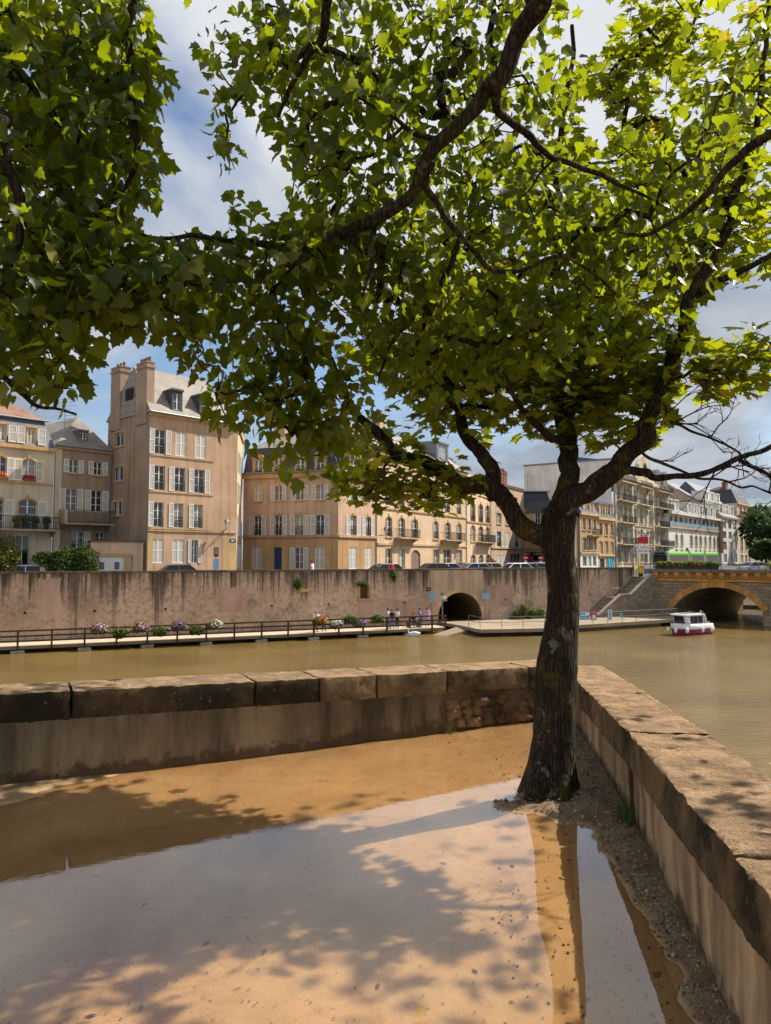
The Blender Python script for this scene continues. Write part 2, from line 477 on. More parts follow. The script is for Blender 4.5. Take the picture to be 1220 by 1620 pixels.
for z0, z1 in ((-5.7, 0.30),):
    mb.add([a + o_ + Vector((0, 0, z0)), b + o_ + Vector((0, 0, z0)), b + n2_ + Vector((0, 0, z0)), a + n2_ + Vector((0, 0, z0)),
            a + o_ + Vector((0, 0, lw_top(near_end) - .17)), b + o_ + Vector((0, 0, lw_top(far_end) - .17)), b + n2_ + Vector((0, 0, lw_top(far_end) - .17)), a + n2_ + Vector((0, 0, lw_top(near_end) - .17))],
           [(0, 3, 2, 1), (4, 5, 6, 7), (0, 1, 5, 4), (1, 2, 6, 5), (2, 3, 7, 6), (3, 0, 4, 7)])
mb.obj('wall_core', M['mortar'], lw)
# render coat with a broken right-hand end
brk = lw_pt(703)
Lr = (brk - near_end).length
mb = MB(); N = 90; K = 8
for i in range(N + 1):
    for k in range(K + 1):
        s = Lr * i / N
        if i == N: s -= 0.10 * (0.5 + 0.9 * nz(k * 0.7, 3.3)) * (1.4 - k / K)
        P = near_end + lw_u * s
        z = -0.06 + (lw_top(P) - 0.195 + 0.06) * k / K
        off = 0.006 * nz(s * 3, z * 6, 1.0) + 0.003 * nz(s * 17, z * 17)
        q = lw_local(P) + lw_n * (off - 0.004 - (0.035 if k == 0 else 0) - 0.02 * max(0, 1 - k / 1.5) * (0.5 + nz(s * 5, 9.1)))
        mb.v.append((q.x, q.y, z))
for i in range(N):
    for k in range(K):
        w = i * (K + 1) + k
        mb.f.append((w, w + K + 1, w + K + 2, w + 1)); mb.m.append(0)
k0 = len(mb.v)
for k in range(K + 1):
    q = Vector(mb.v[N * (K + 1) + k]) + lw_n * 0.05; mb.v.append(tuple(q))
for k in range(K):
    w = N * (K + 1) + k
    mb.f.append((w, k0 + k, k0 + k + 1, w + 1)); mb.m.append(0)
mb.obj('render_coat', M['render_left'], lw, smooth=True)
# coping blocks
cuts = [near_end] + [lw_pt(x) for x in (-60, 112, 403, 505, 596, 708, 838)] + [far_end]
for i in range(len(cuts) - 1):
    p0, p1 = cuts[i], cuts[i + 1]
    z1a, z1b = lw_top(p0), lw_top(p1)
    g = 0.005
    hh = 0.20
    off = lw_n * (-0.010 + 0.006 * rnd.uniform(-1, 1))
    block_obj('coping_stone', p0 + off, p1 + off, WT + 0.03, z1a - hh + rnd.uniform(-.004, .004), z1a, 11 + i, M['coping'] if i > 3 else M['coping_dark'], lw, gap=g, zslope=z1b - z1a, cell=0.028, wear=0.007, amp=0.005, pit=0.005)
# rubble laid bare where the render has fallen off
rr_ = random.Random(4)
def stone_mesh(seed, sx, sy, sz):
    mb = MB(); mb.ball((0, 0, 0), 1.0, 12, 8)
    out = []
    for x, y, z in mb.v:
        p = Vector((x, y, z)); m = max(abs(p.x), abs(p.y), abs(p.z))
        p = p.lerp(p / m, 0.80)
        p *= 1 + 0.42 * nz(p.x * 1.3 + seed * 5.1, p.y * 1.3, p.z * 1.3)
        out.append((p.x * sx, p.y * sy, p.z * sz))
    mb.v = out
    return mb
row_z = [(0.05, 0.055), (0.145, 0.05), (0.235, 0.045)]
for zc_, hz in row_z:
    x = 706 + rr_.uniform(0, 14) + (14 if zc_ < 0.1 else 0)
    while x < 862:
        w = rr_.uniform(12, 40)
        P = lw_pt(min(x + w / 2, 860)); half = (lw_pt(x + w) - lw_pt(x)).length / 2
        if rr_.random() < 0.9:
            o = stone_mesh(rr_.uniform(0, 99), half * 0.96, 0.055, hz * rr_.uniform(0.85, 1.05)).obj('stone', M['rubble'], lw, True)
            o.location = lw_local(P) + lw_n * (0.052 + rr_.uniform(-.02, .012)) + Vector((0, 0, zc_ + rr_.uniform(-.012, .012)))
            o.rotation_euler = (0, rr_.uniform(-.15, .15), math.atan2(lw_u.y, lw_u.x) + rr_.uniform(-.08, .08))
        x += w + rr_.uniform(0, 3)

# --- right wall
rb = [on_z(1157, 1604, 0.04), on_z(1068, 1410, 0.05), on_z(1006, 1293, 0.05), on_z(926, 1176, 0.03)]
rw_u = Vector((rb[3].x - rb[0].x, rb[3].y - rb[0].y, 0)).normalized(); rw_n = Vector((rw_u.y, -rw_u.x, 0))    # rw_n points to the river
RW0 = Vector((rb[0].x, rb[0].y, 0))
def rw_s(px, py):
    tx = ray(px, py)[0]
    return (tx * RW0.y - RW0.x) / (rw_u.x - tx * rw_u.y)
def rw_at(s): 
    return RW0 + rw_u * s + rw_n * (0.035 * math.sin((s) * 0.75))
def rw_top(s): return 0.605 - 0.036 * s
S_FAR = 5.05; S_NEAR = -5.5
rwt = thing('low_stone_wall', 'low wall with wide sunlit stone coping running beside the tree trunk', 'wall', RW0)
RWT = 0.44
mb = MB()
for i in range(14):
    s0, s1 = S_NEAR + (S_FAR - S_NEAR) * i / 14, S_NEAR + (S_FAR - S_NEAR) * (i + 1) / 14
    A, B = rw_at(s0) - RW0 + rw_n * 0.05, rw_at(s1) - RW0 + rw_n * 0.05
    C, D = B + rw_n * (RWT - 0.08), A + rw_n * (RWT - 0.08)
    ta, tb = rw_top(s0) - 0.16, rw_top(s1) - 0.16
    for (P, Q, zp, zq) in ((A, B, ta, tb), (C, D, tb, ta)):
        mb.poly((P.x, P.y, -5.7), (P.x, P.y, zp), (Q.x, Q.y, zq), (Q.x, Q.y, -5.7))
    mb.poly((A.x, A.y, ta), (D.x, D.y, ta), (C.x, C.y, tb), (B.x, B.y, tb))
mb.obj('wall_core', M['mortar'], rwt)
GAP_S = rw_s(990, 1170)
def coat(sa, sb, name):
    mb = MB(); N = max(6, int((sb - sa) / 0.06)); K = 10
    for i in range(N + 1):
        for k in range(K + 1):
            s = sa + (sb - sa) * i / N
            if i in (0, N): s += 0.02 * nz(k * 0.8, sa * 3.1) * (1 if i else -1)
            z = -0.08 + (rw_top(s) - 0.10 + 0.08) * k / K
            off = 0.008 * nz(s * 3, z * 5, 2.0) + 0.004 * nz(s * 16, z * 16)
            q = rw_at(s) - RW0 + rw_n * off
            mb.v.append((q.x, q.y, z))
    for i in range(N):
        for k in range(K):
            w = i * (K + 1) + k
            mb.f.append((w + 1, w + K + 2, w + K + 1, w)); mb.m.append(0)
    for e_ in (0, N):
        k0 = len(mb.v)
        for k in range(K + 1):
            q = Vector(mb.v[e_ * (K + 1) + k]) + rw_n * 0.07; mb.v.append(tuple(q))
        for k in range(K):
            w = e_ * (K + 1) + k
            mb.f.append((w, w + 1, k0 + k + 1, k0 + k)); mb.m.append(0)
    return mb.obj(name, M['render_right'], rwt, smooth=True)
coat(S_NEAR, GAP_S - 0.05, 'render_coat'); coat(GAP_S + 0.07, S_FAR, 'render_coat')
rcuts = [S_NEAR, -3.2, -1.4, rw_s(1172, 1335) , GAP_S + 0.02, rw_s(930, 1090), S_FAR + 0.2]
for i in range(len(rcuts) - 1):
    s0, s1 = rcuts[i], rcuts[i + 1]
    p0, p1 = rw_at(s0) - rw_n * 0.022, rw_at(s1) - rw_n * 0.022
    block_obj('coping_stone', p0, p1, RWT + 0.02, rw_top(s0) - 0.21, rw_top(s0), 40 + i, M['coping'], rwt, side=-1, gap=0.008, zslope=rw_top(s1) - rw_top(s0), cell=0.024, wear=0.009, amp=0.008, pit=0.006)
# far corner: block where the two walls meet behind the trunk
corner = thing('wall_corner_block', 'squat dark masonry block closing the wall corner just behind the trunk', 'wall', (far_end.x, far_end.y, 0))
P = rw_at(S_FAR)
block_obj('corner_stone', far_end - lw_u * 0.02, P + rw_n * 0.30 + rw_u * 0.1, 0.42, -0.05, 0.43, 77, M['coping_dark'], corner, gap=0.0, cell=0.06)

# --- sand, with a bank along the right wall and a mound about the roots
TB = on_z(869, 1252, 0.03)                      # foot of the tree
def d_right(x, y): return (Vector((x, y, 0)) - RW0).dot(-rw_n)
def d_left(x, y): return (Vector((x, y, 0)) - LW0).dot(-lw_n)
def sm(x): x = max(0.0, min(1.0, x)); return x * x * (3 - 2 * x)
def ground_h(x, y):
    dr, dl = d_right(x, y), d_left(x, y)
    h = -0.028 + 0.010 * nz(x * 0.9, y * 0.9, 0.3) + 0.004 * nz(x * 6, y * 6) + 0.0016 * nz(x * 30, y * 30)
    wob = 0.10 * nz(x * 2.2, y * 2.2, 5.0)
    wb = 0.17 + 0.16 * sm((y - 3.0) / 1.3)
    h += 0.062 * sm((wb + wob - dr) / 0.24) * (1 + 0.30 * nz(x * 14, y * 14, 2)) 
    h += 0.022 * sm((0.16 + 0.5 * wob - dl) / 0.14)
    h += 0.030 * sm((-1.6 - x + 0.3 * nz(x, y, 9)) / 1.2) * sm((1.1 - dl) / 0.8)
    dt = math.hypot((x - TB.x) * 0.9 - 0.02, (y - TB.y + 0.16))
    h += 0.052 * sm((0.44 + 0.16 * nz(x * 4, y * 4, 7) - dt) / 0.30) * (1 + 0.5 * nz(x * 16, y * 16, 4))
    return h
GX0, GX1, GY0, GY1, GS = -7.0, 3.0, -4.0, 9.0, 0.05
nxg, nyg = int((GX1 - GX0) / GS), int((GY1 - GY0) / GS)
V = np.zeros(((nxg + 1) * (nyg + 1), 3), np.float32); F = []
inside = np.zeros((nxg + 1, nyg + 1), bool)
for i in range(nxg + 1):
    for j in range(nyg + 1):
        x, y = GX0 + i * GS, GY0 + j * GS
        ins = d_right(x, y) > -0.2 and d_left(x, y) > -0.2
        inside[i, j] = ins
        V[i * (nyg + 1) + j] = (x, y, ground_h(x, y) if ins else 0)
for i in range(nxg):
    for j in range(nyg):
        if inside[i, j] and inside[i + 1, j] and inside[i, j + 1] and inside[i + 1, j + 1]:
            w = i * (nyg + 1) + j
            F.append((w, w + nyg + 1, w + nyg + 2, w + 1))
def sand_mat():
    t = NT('wet_sand'); p = t.geo()
    z = t.N('ShaderNodeSeparateXYZ', {0: p}).outputs['Z']
    big = t.noise(p, 1.3, 6, 0.6); mid = t.noise(p, 11, 6, 0.65); fine = t.noise(p, 130, 4, 0.7)
    sand = t.mix(t.ramp(big, 0.3, 0.7), lin(176, 140, 96), lin(202, 166, 118))
    sand = t.mix(t.ramp(mid, 0.5, 0.72, (0, 0, 0, 1), (0.5, 0.5, 0.5, 1)), sand, lin(150, 112, 70))
    sand = t.mix(t.ramp(t.noise(p, 3.0, 7, 0.7, dist=.8), 0.48, 0.66, (0, 0, 0, 1), (0.55, 0.55, 0.55, 1)), sand, lin(196, 172, 138))
    grav = t.mix(t.ramp(t.noise(p, 55, 5, 0.8), 0.35, 0.62), lin(70, 56, 42), lin(150, 128, 100))
    grav = t.mix(t.ramp(t.noise(p, 5, 5, 0.7), 0.40, 0.60), grav, lin(104, 84, 62))
    col = t.mix(t.ramp(z, 0.498, 0.503) if False else t.N('ShaderNodeMapRange', {'Value': z, 'From Min': -0.008, 'From Max': 0.012}).outputs[0], sand, grav)
    bits = t.N('ShaderNodeTexVoronoi', {'Vector': p, 'Scale': 42.0, 'Randomness': 1.0}).outputs['Distance']
    col = t.mix(t.ramp(bits, 0.07, 0.13, (0.65, 0.65, 0.65, 1), (0, 0, 0, 1)), col, lin(64, 54, 46))
    t.bump(t.mix(0.5, fine, t.noise(p, 40, 5, 0.7)), 0.55, 0.012)
    return t.set(Base_Color=col, Roughness=0.85, Specular_IOR_Level=0.25)
M['sand'] = sand_mat()
ground = struct(link('ground', tri_mesh('ground', V, F, M['sand'], True)))
def puddle_mat():
    t = NT('puddle_water'); t.n.remove(t.b); p = t.geo()
    w1 = t.noise(p, 7.0, 3, 0.5, stretch=(1, 2.2, 1)); w2 = t.noise(p, 26.0, 2, 0.5, stretch=(1, 2.4, 1))
    calm = t.ramp(t.noise(p, 0.9, 3), 0.42, 0.62, (0.25, 0.25, 0.25, 1), (1, 1, 1, 1))
    hgt = t.N('ShaderNodeMath', {0: t.mix(0.35, w1, w2), 1: calm}, operation='MULTIPLY').outputs[0]
    bp = t.N('ShaderNodeBump', {'Height': hgt, 'Strength': 0.10, 'Distance': 0.006})
    fr = t.N('ShaderNodeFresnel', {'IOR': 1.4, 'Normal': bp.outputs[0]})
    k = t.N('ShaderNodeMath', {0: fr.outputs[0], 1: 1.9}, operation='MULTIPLY')
    gl = t.N('ShaderNodeBsdfGlossy', {'Color': (1, 1, 1, 1), 'Roughness': 0.012, 'Normal': bp.outputs[0]})
    tr = t.N('ShaderNodeBsdfTransparent', {'Color': (0.97, 0.93, 0.86, 1)})
    silt = t.N('ShaderNodeBsdfDiffuse', {'Color': lin(200, 172, 132)}); murk = t.N('ShaderNodeMapRange', {'Value': t.noise(p, 1.6, 6, .65, dist=.8), 'From Min': .3, 'From Max': .7, 'To Min': .0, 'To Max': .05}).outputs[0]
    tr = t.N('ShaderNodeMixShader', {0: murk, 1: tr.outputs[0], 2: silt.outputs[0]})
    mx = t.N('ShaderNodeMixShader', {0: k.outputs[0], 1: tr.outputs[0], 2: gl.outputs[0]})
    t.L(mx.outputs[0], t.o.inputs['Surface'])
    return t.m
M['puddle'] = puddle_mat()
mb = MB()
c0 = LW0 - lw_u * 4 + lw_n * 0.02; 
ix = np.linalg.solve(np.array([[lw_u.x, -rw_u.x], [lw_u.y, -rw_u.y]]), np.array([RW0.x - LW0.x, RW0.y - LW0.y]))
cc = LW0 + lw_u * float(ix[0])
c2 = RW0 - rw_u * 6.5
mb.poly((c0.x, c0.y, 0), (c0.x, c2.y, 0), (c2.x, c2.y, 0), (cc.x, cc.y, 0))
puddle = struct(mb.obj('puddle_water', M['puddle']))
# leaf litter and twigs lying in the shallow water
lr = random.Random(12); V, F = [], []
for _ in range(1900):
    y = 2.0 + 4.6 * lr.random() ** 1.6; x = lr.uniform(-0.56 * y, 0.50 * y)
    if d_left(x, y) < 0.1 or d_right(x, y) < 0.03: continue
    z = ground_h(x, y) + 0.004; a = lr.uniform(0, 6.28); L = lr.uniform(0.003, 0.011) * (2.6 if lr.random() < 0.06 else 1); W = L * lr.uniform(0.12, 0.5)
    ca, sa = math.cos(a), math.sin(a); k = len(V)
    for px_, py_, h_ in ((-L, 0, 0), (0, -W, .002), (L, 0, 0.001), (0, W, .002)):
        V.append((x + px_ * ca - py_ * sa, y + px_ * sa + py_ * ca, z + h_))
    F.append((k, k + 1, k + 2, k + 3))
t = NT('leaf_litter'); rr = t.N('ShaderNodeNewGeometry').outputs['Random Per Island']
M['litter'] = t.set(Base_Color=t.ramp(rr, 0, 1, lin(52, 42, 34), lin(128, 98, 62)), Roughness=0.9)
tag(link('leaf_litter', tri_mesh('leaf_litter', V, F, M['litter'])), 'dark scraps of leaf and twig lying in the puddle', 'litter', kind='stuff')
# gravel on the dry bank by the wall and about the roots
g_ = np.random.default_rng(4); PV, PF_ = [], []; oct_v = np.array([[1, 0, 0], [-1, 0, 0], [0, 1, 0], [0, -1, 0], [0, 0, 1], [0, 0, -1]], float); oct_f = np.array([[0, 2, 4], [2, 1, 4], [1, 3, 4], [3, 0, 4], [2, 0, 5], [1, 2, 5], [3, 1, 5], [0, 3, 5]]); cnt_ = 0
for _ in range(26000):
    y = 1.6 + 5.4 * g_.random() ** 1.3; x = g_.uniform(0.1, 2.1)
    dr = d_right(x, y)
    if dr < 0.0 or dr > 0.75: continue
    z = ground_h(x, y)
    if z < 0.002 and g_.random() > .05: continue
    sz = g_.uniform(.003, .009) * (1.8 if g_.random() < .05 else 1)
    PV.append(oct_v * sz * g_.uniform(.6, 1.3, (1, 3)) * g_.uniform(.7, 1.2, (6, 1)) @ np.linalg.qr(g_.normal(size=(3, 3)))[0] + np.array([x, y, z + sz * .3])); PF_.append(oct_f + cnt_ * 6); cnt_ += 1
t = NT('gravel'); rr = t.N('ShaderNodeNewGeometry').outputs['Random Per Island']
M['gravel'] = t.set(Base_Color=t.ramp(rr, 0, 1, lin(66, 54, 42), lin(176, 156, 128)), Roughness=0.9)
tag(link('gravel', tri_mesh('gravel', np.concatenate(PV), np.concatenate(PF_), M['gravel'])), 'loose gravel on the strip along the right wall', 'gravel', kind='stuff')
# grass tuft at the slot in the right wall
def blades(name, c, n, h, spread, mat, label, seed, cat='grass'):
    g = random.Random(seed); V, F = [], []
    for _ in range(n):
        a = g.uniform(0, 6.28); r = spread * g.random(); x, y = r * math.cos(a), r * math.sin(a)
        hh = h * g.uniform(0.5, 1.1); lx, ly = g.uniform(-.6, .6) * hh, g.uniform(-.6, .6) * hh; w = 0.004
        k = len(V); V += [(x - w, y, 0), (x + w, y, 0), (x + lx * .4 + w * .7, y + ly * .4, hh * .7), (x + lx * .4 - w * .7, y + ly * .4, hh * .7), (x + lx, y + ly, hh), (x + lx + .001, y + ly, hh)]
        F += [(k, k + 1, k + 2, k + 3), (k + 3, k + 2, k + 5, k + 4)]
    o = link(name, tri_mesh(name, V, F, mat), None, c)
    return tag(o, label, cat)
M['grass'] = plain('grass_green', lin(78, 98, 44), 0.7, 0.3)
gp = rw_at(GAP_S + 0.01)
blades('grass_tuft', (gp.x - 0.03, gp.y, ground_h(gp.x - 0.05, gp.y) - 0.01), 70, 0.12, 0.09, M['grass'], 'small grass tuft in the slot of the wall beside the trunk', 3)
gp = lw_pt(708) - lw_n * 0.03
blades('grass_tuft', (gp.x, gp.y, -0.01), 18, 0.09, 0.05, M['grass'], 'few grass blades at the foot of the broken render', 5)

# ------------------------------------------------------------------ river and far land
def river_mat():
    t = NT('river_water'); p = t.geo()
    a = t.noise(p, 1.1, 4, 0.55, stretch=(0.7, 2.0, 1)); b = t.noise(p, 4.5, 4, 0.6, stretch=(0.8, 1.8, 1)); c = t.noise(p, 0.16, 3, 0.5)
    h = t.mix(0.45, a, b)
    col = t.mix(t.ramp(c, 0.35, 0.65), lin(104, 85, 48), lin(122, 102, 60))
    t.bump(h, 0.75, 0.17)
    return t.set(Base_Color=col, Roughness=0.12, IOR=1.33, Specular_IOR_Level=0.6)
M['river'] = river_mat()
mb = MB(); mb.poly((-400, -60, Z_RIVER), (400, -60, Z_RIVER), (400, 500, Z_RIVER), (-400, 500, Z_RIVER))
struct(mb.obj('river_water', M['river']))
# ------------------------------------------------------------------ walls with openings
def wall_sheet(mb, x0, x1, z0, z1, ops, y=0.0, reveal=0.22, seg=8):
    """front sheet at y with rectangular or arched openings (xa, xb, za, zb, rise) and their reveals going back"""
    ops = [o for o in ops if o[1] > x0 and o[0] < x1]
    xs = sorted(set([x0, x1] + [min(max(v, x0), x1) for o in ops for v in o[:2]]))
    zs = sorted(set([z0, z1] + [min(max(v, z0), z1) for o in ops for v in o[2:4]]))
    for i in range(len(xs) - 1):
        col = [o for o in ops if o[0] <= (xs[i] + xs[i + 1]) / 2 <= o[1]]
        run = None
        for k in range(len(zs) - 1):
            zm = (zs[k] + zs[k + 1]) / 2
            hole = any(o[2] < zm < o[3] for o in col)
            if not hole and run is None: run = zs[k]
            if (hole or k == len(zs) - 2) and run is not None:
                top = zs[k] if hole else zs[k + 1]
                mb.poly((xs[i], y, run), (xs[i + 1], y, run), (xs[i + 1], y, top), (xs[i], y, top)); run = None
    for xa, xb, za, zb, rise in ops:
        yb = y + reveal
        zsp = zb - rise
        mb.poly((xa, y, za), (xa, y, zsp), (xa, yb, zsp), (xa, yb, za))
        mb.poly((xb, y, za), (xb, yb, za), (xb, yb, zsp), (xb, y, zsp))
        mb.poly((xa, y, za), (xa, yb, za), (xb, yb, za), (xb, y, za))
        if rise <= 0:
            mb.poly((xa, y, zb), (xb, y, zb), (xb, yb, zb), (xa, yb, zb))
        else:
            arc = arch_pts(xa, xb, zsp, rise, seg)
            for a, b in zip(arc[:-1], arc[1:]):
                mb.poly((a[0], y, a[1]), (b[0], y, b[1]), (b[0], yb, b[1]), (a[0], yb, a[1]))
                mb.poly((a[0], y, a[1]), (a[0], y, zb), (b[0], y, zb), (b[0], y, b[1]))
def arch_pts(xa, xb, zsp, rise, seg=8):
    w = (xb - xa) / 2; xm = (xa + xb) / 2
    if rise >= w * 0.98:
        return [(xm - w * math.cos(math.pi * i / seg), zsp + rise * math.sin(math.pi * i / seg)) for i in range(seg + 1)]
    R = (w * w + rise * rise) / (2 * rise); c = zsp + rise - R; a0 = math.asin(w / R)
    return [(xm + R * math.sin(-a0 + 2 * a0 * i / seg), c + R * math.cos(-a0 + 2 * a0 * i / seg)) for i in range(seg + 1)]

# ------------------------------------------------------------------ quay on the other bank
Q0, Q1 = on_z(0, 1023, Z_DECK), on_z(690, 993, Z_DECK)
q_u = Vector((Q1.x - Q0.x, Q1.y - Q0.y, 0)).normalized(); q_n = Vector((-q_u.y, q_u.x, 0)); Q_ANG = math.atan2(q_u.y, q_u.x)
Q_ROOT = Vector((Q0.x, Q0.y, 0))
def qs(px, off=0.0, py=950):
    tx = ray(px, py)[0]; B = Q_ROOT + q_n * off
    return (tx * B.y - B.x) / (q_u.x - tx * q_u.y)
def qz(px, py, off=0.0):
    P = Q_ROOT + q_n * off + q_u * qs(px, off, py)
    return EYE.z + ray(px, py)[1] * P.y
def qw(s, off, z): 
    return Q_ROOT + q_u * s + q_n * off + Vector((0, 0, z))
YW = 4.3

def quay_mat():
    t = NT('quay_render'); p = t.obj()
    c = lin(178, 148, 124)
    big = t.noise(p, 0.22, 6, 0.6); pit = t.noise(p, 3.2, 8, 0.75); streak = t.noise(p, 1.0, 6, 0.62, stretch=(1.5, 1.5, 0.06)); st2 = t.noise(p, 1.0, 5, 0.6, stretch=(4.5, 4.5, 0.10), off=(3, 0, 0))
    z = t.N('ShaderNodeSeparateXYZ', {0: p}).outputs['Z']
    top = t.N('ShaderNodeMapRange', {'Value': z, 'From Min': -3.2, 'From Max': 0.3, 'To Min': -0.09, 'To Max': 0.13}).outputs[0]
    col = t.mix(t.ramp(big, 0.3, 0.7), lin(162, 138, 118), lin(212, 184, 160))
    col = t.mix(t.ramp(pit, 0.48, 0.62, (0, 0, 0, 1), (0.55, 0.55, 0.55, 1)), col, lin(104, 86, 72))
    f = t.N('ShaderNodeMath', {0: streak, 1: top}, operation='ADD').outputs[0]
    col = t.mix(t.ramp(f, 0.52, 0.66, (0, 0, 0, 1), (0.8, 0.8, 0.8, 1)), col, lin(76, 66, 58))
    f2 = t.N('ShaderNodeMath', {0: st2, 1: top}, operation='ADD').outputs[0]
    col = t.mix(t.ramp(f2, 0.58, 0.70, (0, 0, 0, 1), (0.75, 0.75, 0.75, 1)), col, lin(60, 52, 46))
    blot = t.noise(p, 0.5, 6, 0.65, off=(7, 3, 1))
    col = t.mix(t.ramp(blot, 0.60, 0.70, (0, 0, 0, 1), (0.6, 0.6, 0.6, 1)), col, lin(80, 70, 64))
    t.bump(pit, 0.5, 0.05)
    return t.set(Base_Color=col, Roughness=0.93, Specular_IOR_Level=0.1)
M['quay'] = quay_mat()
M['plaster'] = stucco('quay_plaster', lin(206, 178, 150), 0.55, 1.6, lin(110, 94, 80))
def masonry(name, c1, c2, mort, sx=1.0, row=0.22, bw=0.5):
    t = NT(name); p = t.obj()
    b = t.N('ShaderNodeTexBrick', {'Vector': t.N('ShaderNodeMapping', {'Vector': p, 'Rotation': (math.pi / 2, 0, 0)}).outputs[0], 'Scale': 1.0, 'Color1': c1, 'Color2': c2, 'Mortar': mort, 'Mortar Size': 0.02, 'Row Height': row, 'Brick Width': bw})
    n = t.noise(p, 1.2, 6, 0.65)
    col = t.mix(t.ramp(n, 0.42, 0.66, (0, 0, 0, 1), (0.7, 0.7, 0.7, 1)), b.outputs['Color'], scl(c1, 0.4))
    t.bump(b.outputs['Fac'], 0.6, 0.04)
    return t.set(Base_Color=col, Roughness=0.9, Specular_IOR_Level=0.2)
M['masonry'] = masonry('masonry_grey', lin(160, 146, 128), lin(134, 120, 104), lin(92, 82, 70), row=0.24, bw=0.42)
M['ashlar'] = masonry('ashlar_grey', lin(160, 144, 120), lin(132, 116, 96), lin(90, 80, 66), row=0.36, bw=0.95)

s_stair_top = qs(1004, YW); s_l = -30.0
quay = thing('quay_wall', 'tall streaked pinkish quay wall with an arched tunnel mouth behind the boardwalk', 'wall', Q_ROOT, Q_ANG)
ta, tb_ = qs(693, YW), qs(762, YW); tz1 = qz(728, 937, YW)
na, nb = qs(570, YW), qs(584, YW); nz0, nz1 = qz(577, 947, YW), qz(577, 921, YW)
mb = MB()
wall_sheet(mb, s_l, s_stair_top, -5.8, Z_WALL - 0.16, [(ta, tb_, -4.85, tz1, (tb_ - ta) * 0.42), (na, nb, nz0, nz1, (nb - na) * 0.45)], YW, 0.6, 14)
mb.poly((s_stair_top, YW, -5.8), (s_stair_top, YW + .5, -5.8), (s_stair_top, YW + .5, Z_WALL - .16), (s_stair_top, YW, Z_WALL - .16))
mb.poly((s_l, YW + .5, -1), (s_stair_top, YW + .5, -1), (s_stair_top, YW + .5, Z_WALL - .16), (s_l, YW + .5, Z_WALL - .16))
mb.obj('wall_face', M['quay'], quay)
M['wall_cap'] = stucco('quay_cap', lin(112, 98, 84), 0.8, 3.0, lin(50, 44, 38))
x = s_l; k = 0
while x < s_stair_top - 0.01:                                    # cap slabs along the top
    x2 = min(x + 2.6, s_stair_top)
    MB().box(x + .01, x2 - .01, YW - 0.07, YW + 0.57, Z_WALL - 0.16, Z_WALL + 0.012 * ((k * 37) % 5 - 2) / 2).obj('cap_slab', M['wall_cap'], quay)
    x = x2; k += 1
# tunnel: plaster surround, stone ring, barrel vault
pa, pb = qs(681, YW), qs(764, YW)
mb = MB(); wall_sheet(mb, pa, pb, -4.9, Z_WALL - 0.165, [(ta + .02, tb_ - .02, -4.85, tz1 - .02, (tb_ - ta) * 0.42)], YW - 0.06, 0.1, 16)
for xx in (pa, pb): mb.poly((xx, YW - .06, -4.9), (xx, YW, -4.9), (xx, YW, Z_WALL - .17), (xx, YW - .06, Z_WALL - .17))
mb.obj('plaster_panel', M['plaster'], quay)
arc = arch_pts(ta, tb_, tz1 - (tb_ - ta) * 0.42, (tb_ - ta) * 0.42, 11)
cx_, cz_ = (ta + tb_) / 2, tz1 - (tb_ - ta) * 0.5
for i in range(11):
    a, b = Vector((arc[i][0], 0, arc[i][1])), Vector((arc[i + 1][0], 0, arc[i + 1][1])); c = Vector((cx_, 0, cz_))
    w = 0.28 + 0.10 * (i % 2)
    A, B = a + (a - c).normalized() * w, b + (b - c).normalized() * w
    g = (b - a) * 0.03
    MB().extr([(a.x + g.x, a.z + g.z), (b.x - g.x, b.z - g.z), (B.x - g.x, B.z - g.z), (A.x + g.x, A.z + g.z)], YW - 0.075, YW - 0.055).obj('voussoir', M['stone_trim'], quay)
M['vault'] = stucco('vault_stone', lin(120, 96, 72), 0.6, 1.0)
mb = MB(); full = [(ta, -4.9)] + arch_pts(ta, tb_, tz1 - (tb_ - ta) * .42, (tb_ - ta) * .42, 14) + [(tb_, -4.9)]
for i in range(len(full) - 1):
    (x0, z0), (x1, z1) = full[i], full[i + 1]
    for d in range(6): mb.poly((x0, YW + .05 + d * 2.5, z0), (x1, YW + .05 + d * 2.5, z1), (x1, YW + .05 + (d + 1) * 2.5, z1), (x0, YW + .05 + (d + 1) * 2.5, z0))
mb.extr(full, YW + 15.0, YW + 15.2); mb.poly((ta, YW - .1, -4.86), (tb_, YW - .1, -4.86), (tb_, YW + 15, -4.86), (ta, YW + 15, -4.86))
mb.obj('tunnel_vault', M['vault'], quay)
mb = MB(); mb.extr([(na, nz0)] + arch_pts(na, nb, nz1 - (nb - na) * .45, (nb - na) * .45) + [(nb, nz0)], YW + 0.55, YW + 0.6); mb.obj('niche_back', M['vault'], quay)
mb = MB(); mb.box(na - .35, nb + .35, YW - 0.10, YW + .02, nz0 - .16, nz0 - .01); mb.box(na - .2, na - .02, YW - .05, YW, nz0, nz1 - .3); mb.box(nb + .02, nb + .2, YW - .05, YW, nz0, nz1 - .3)
mb.obj('niche_sill', M['stone_trim'], quay)

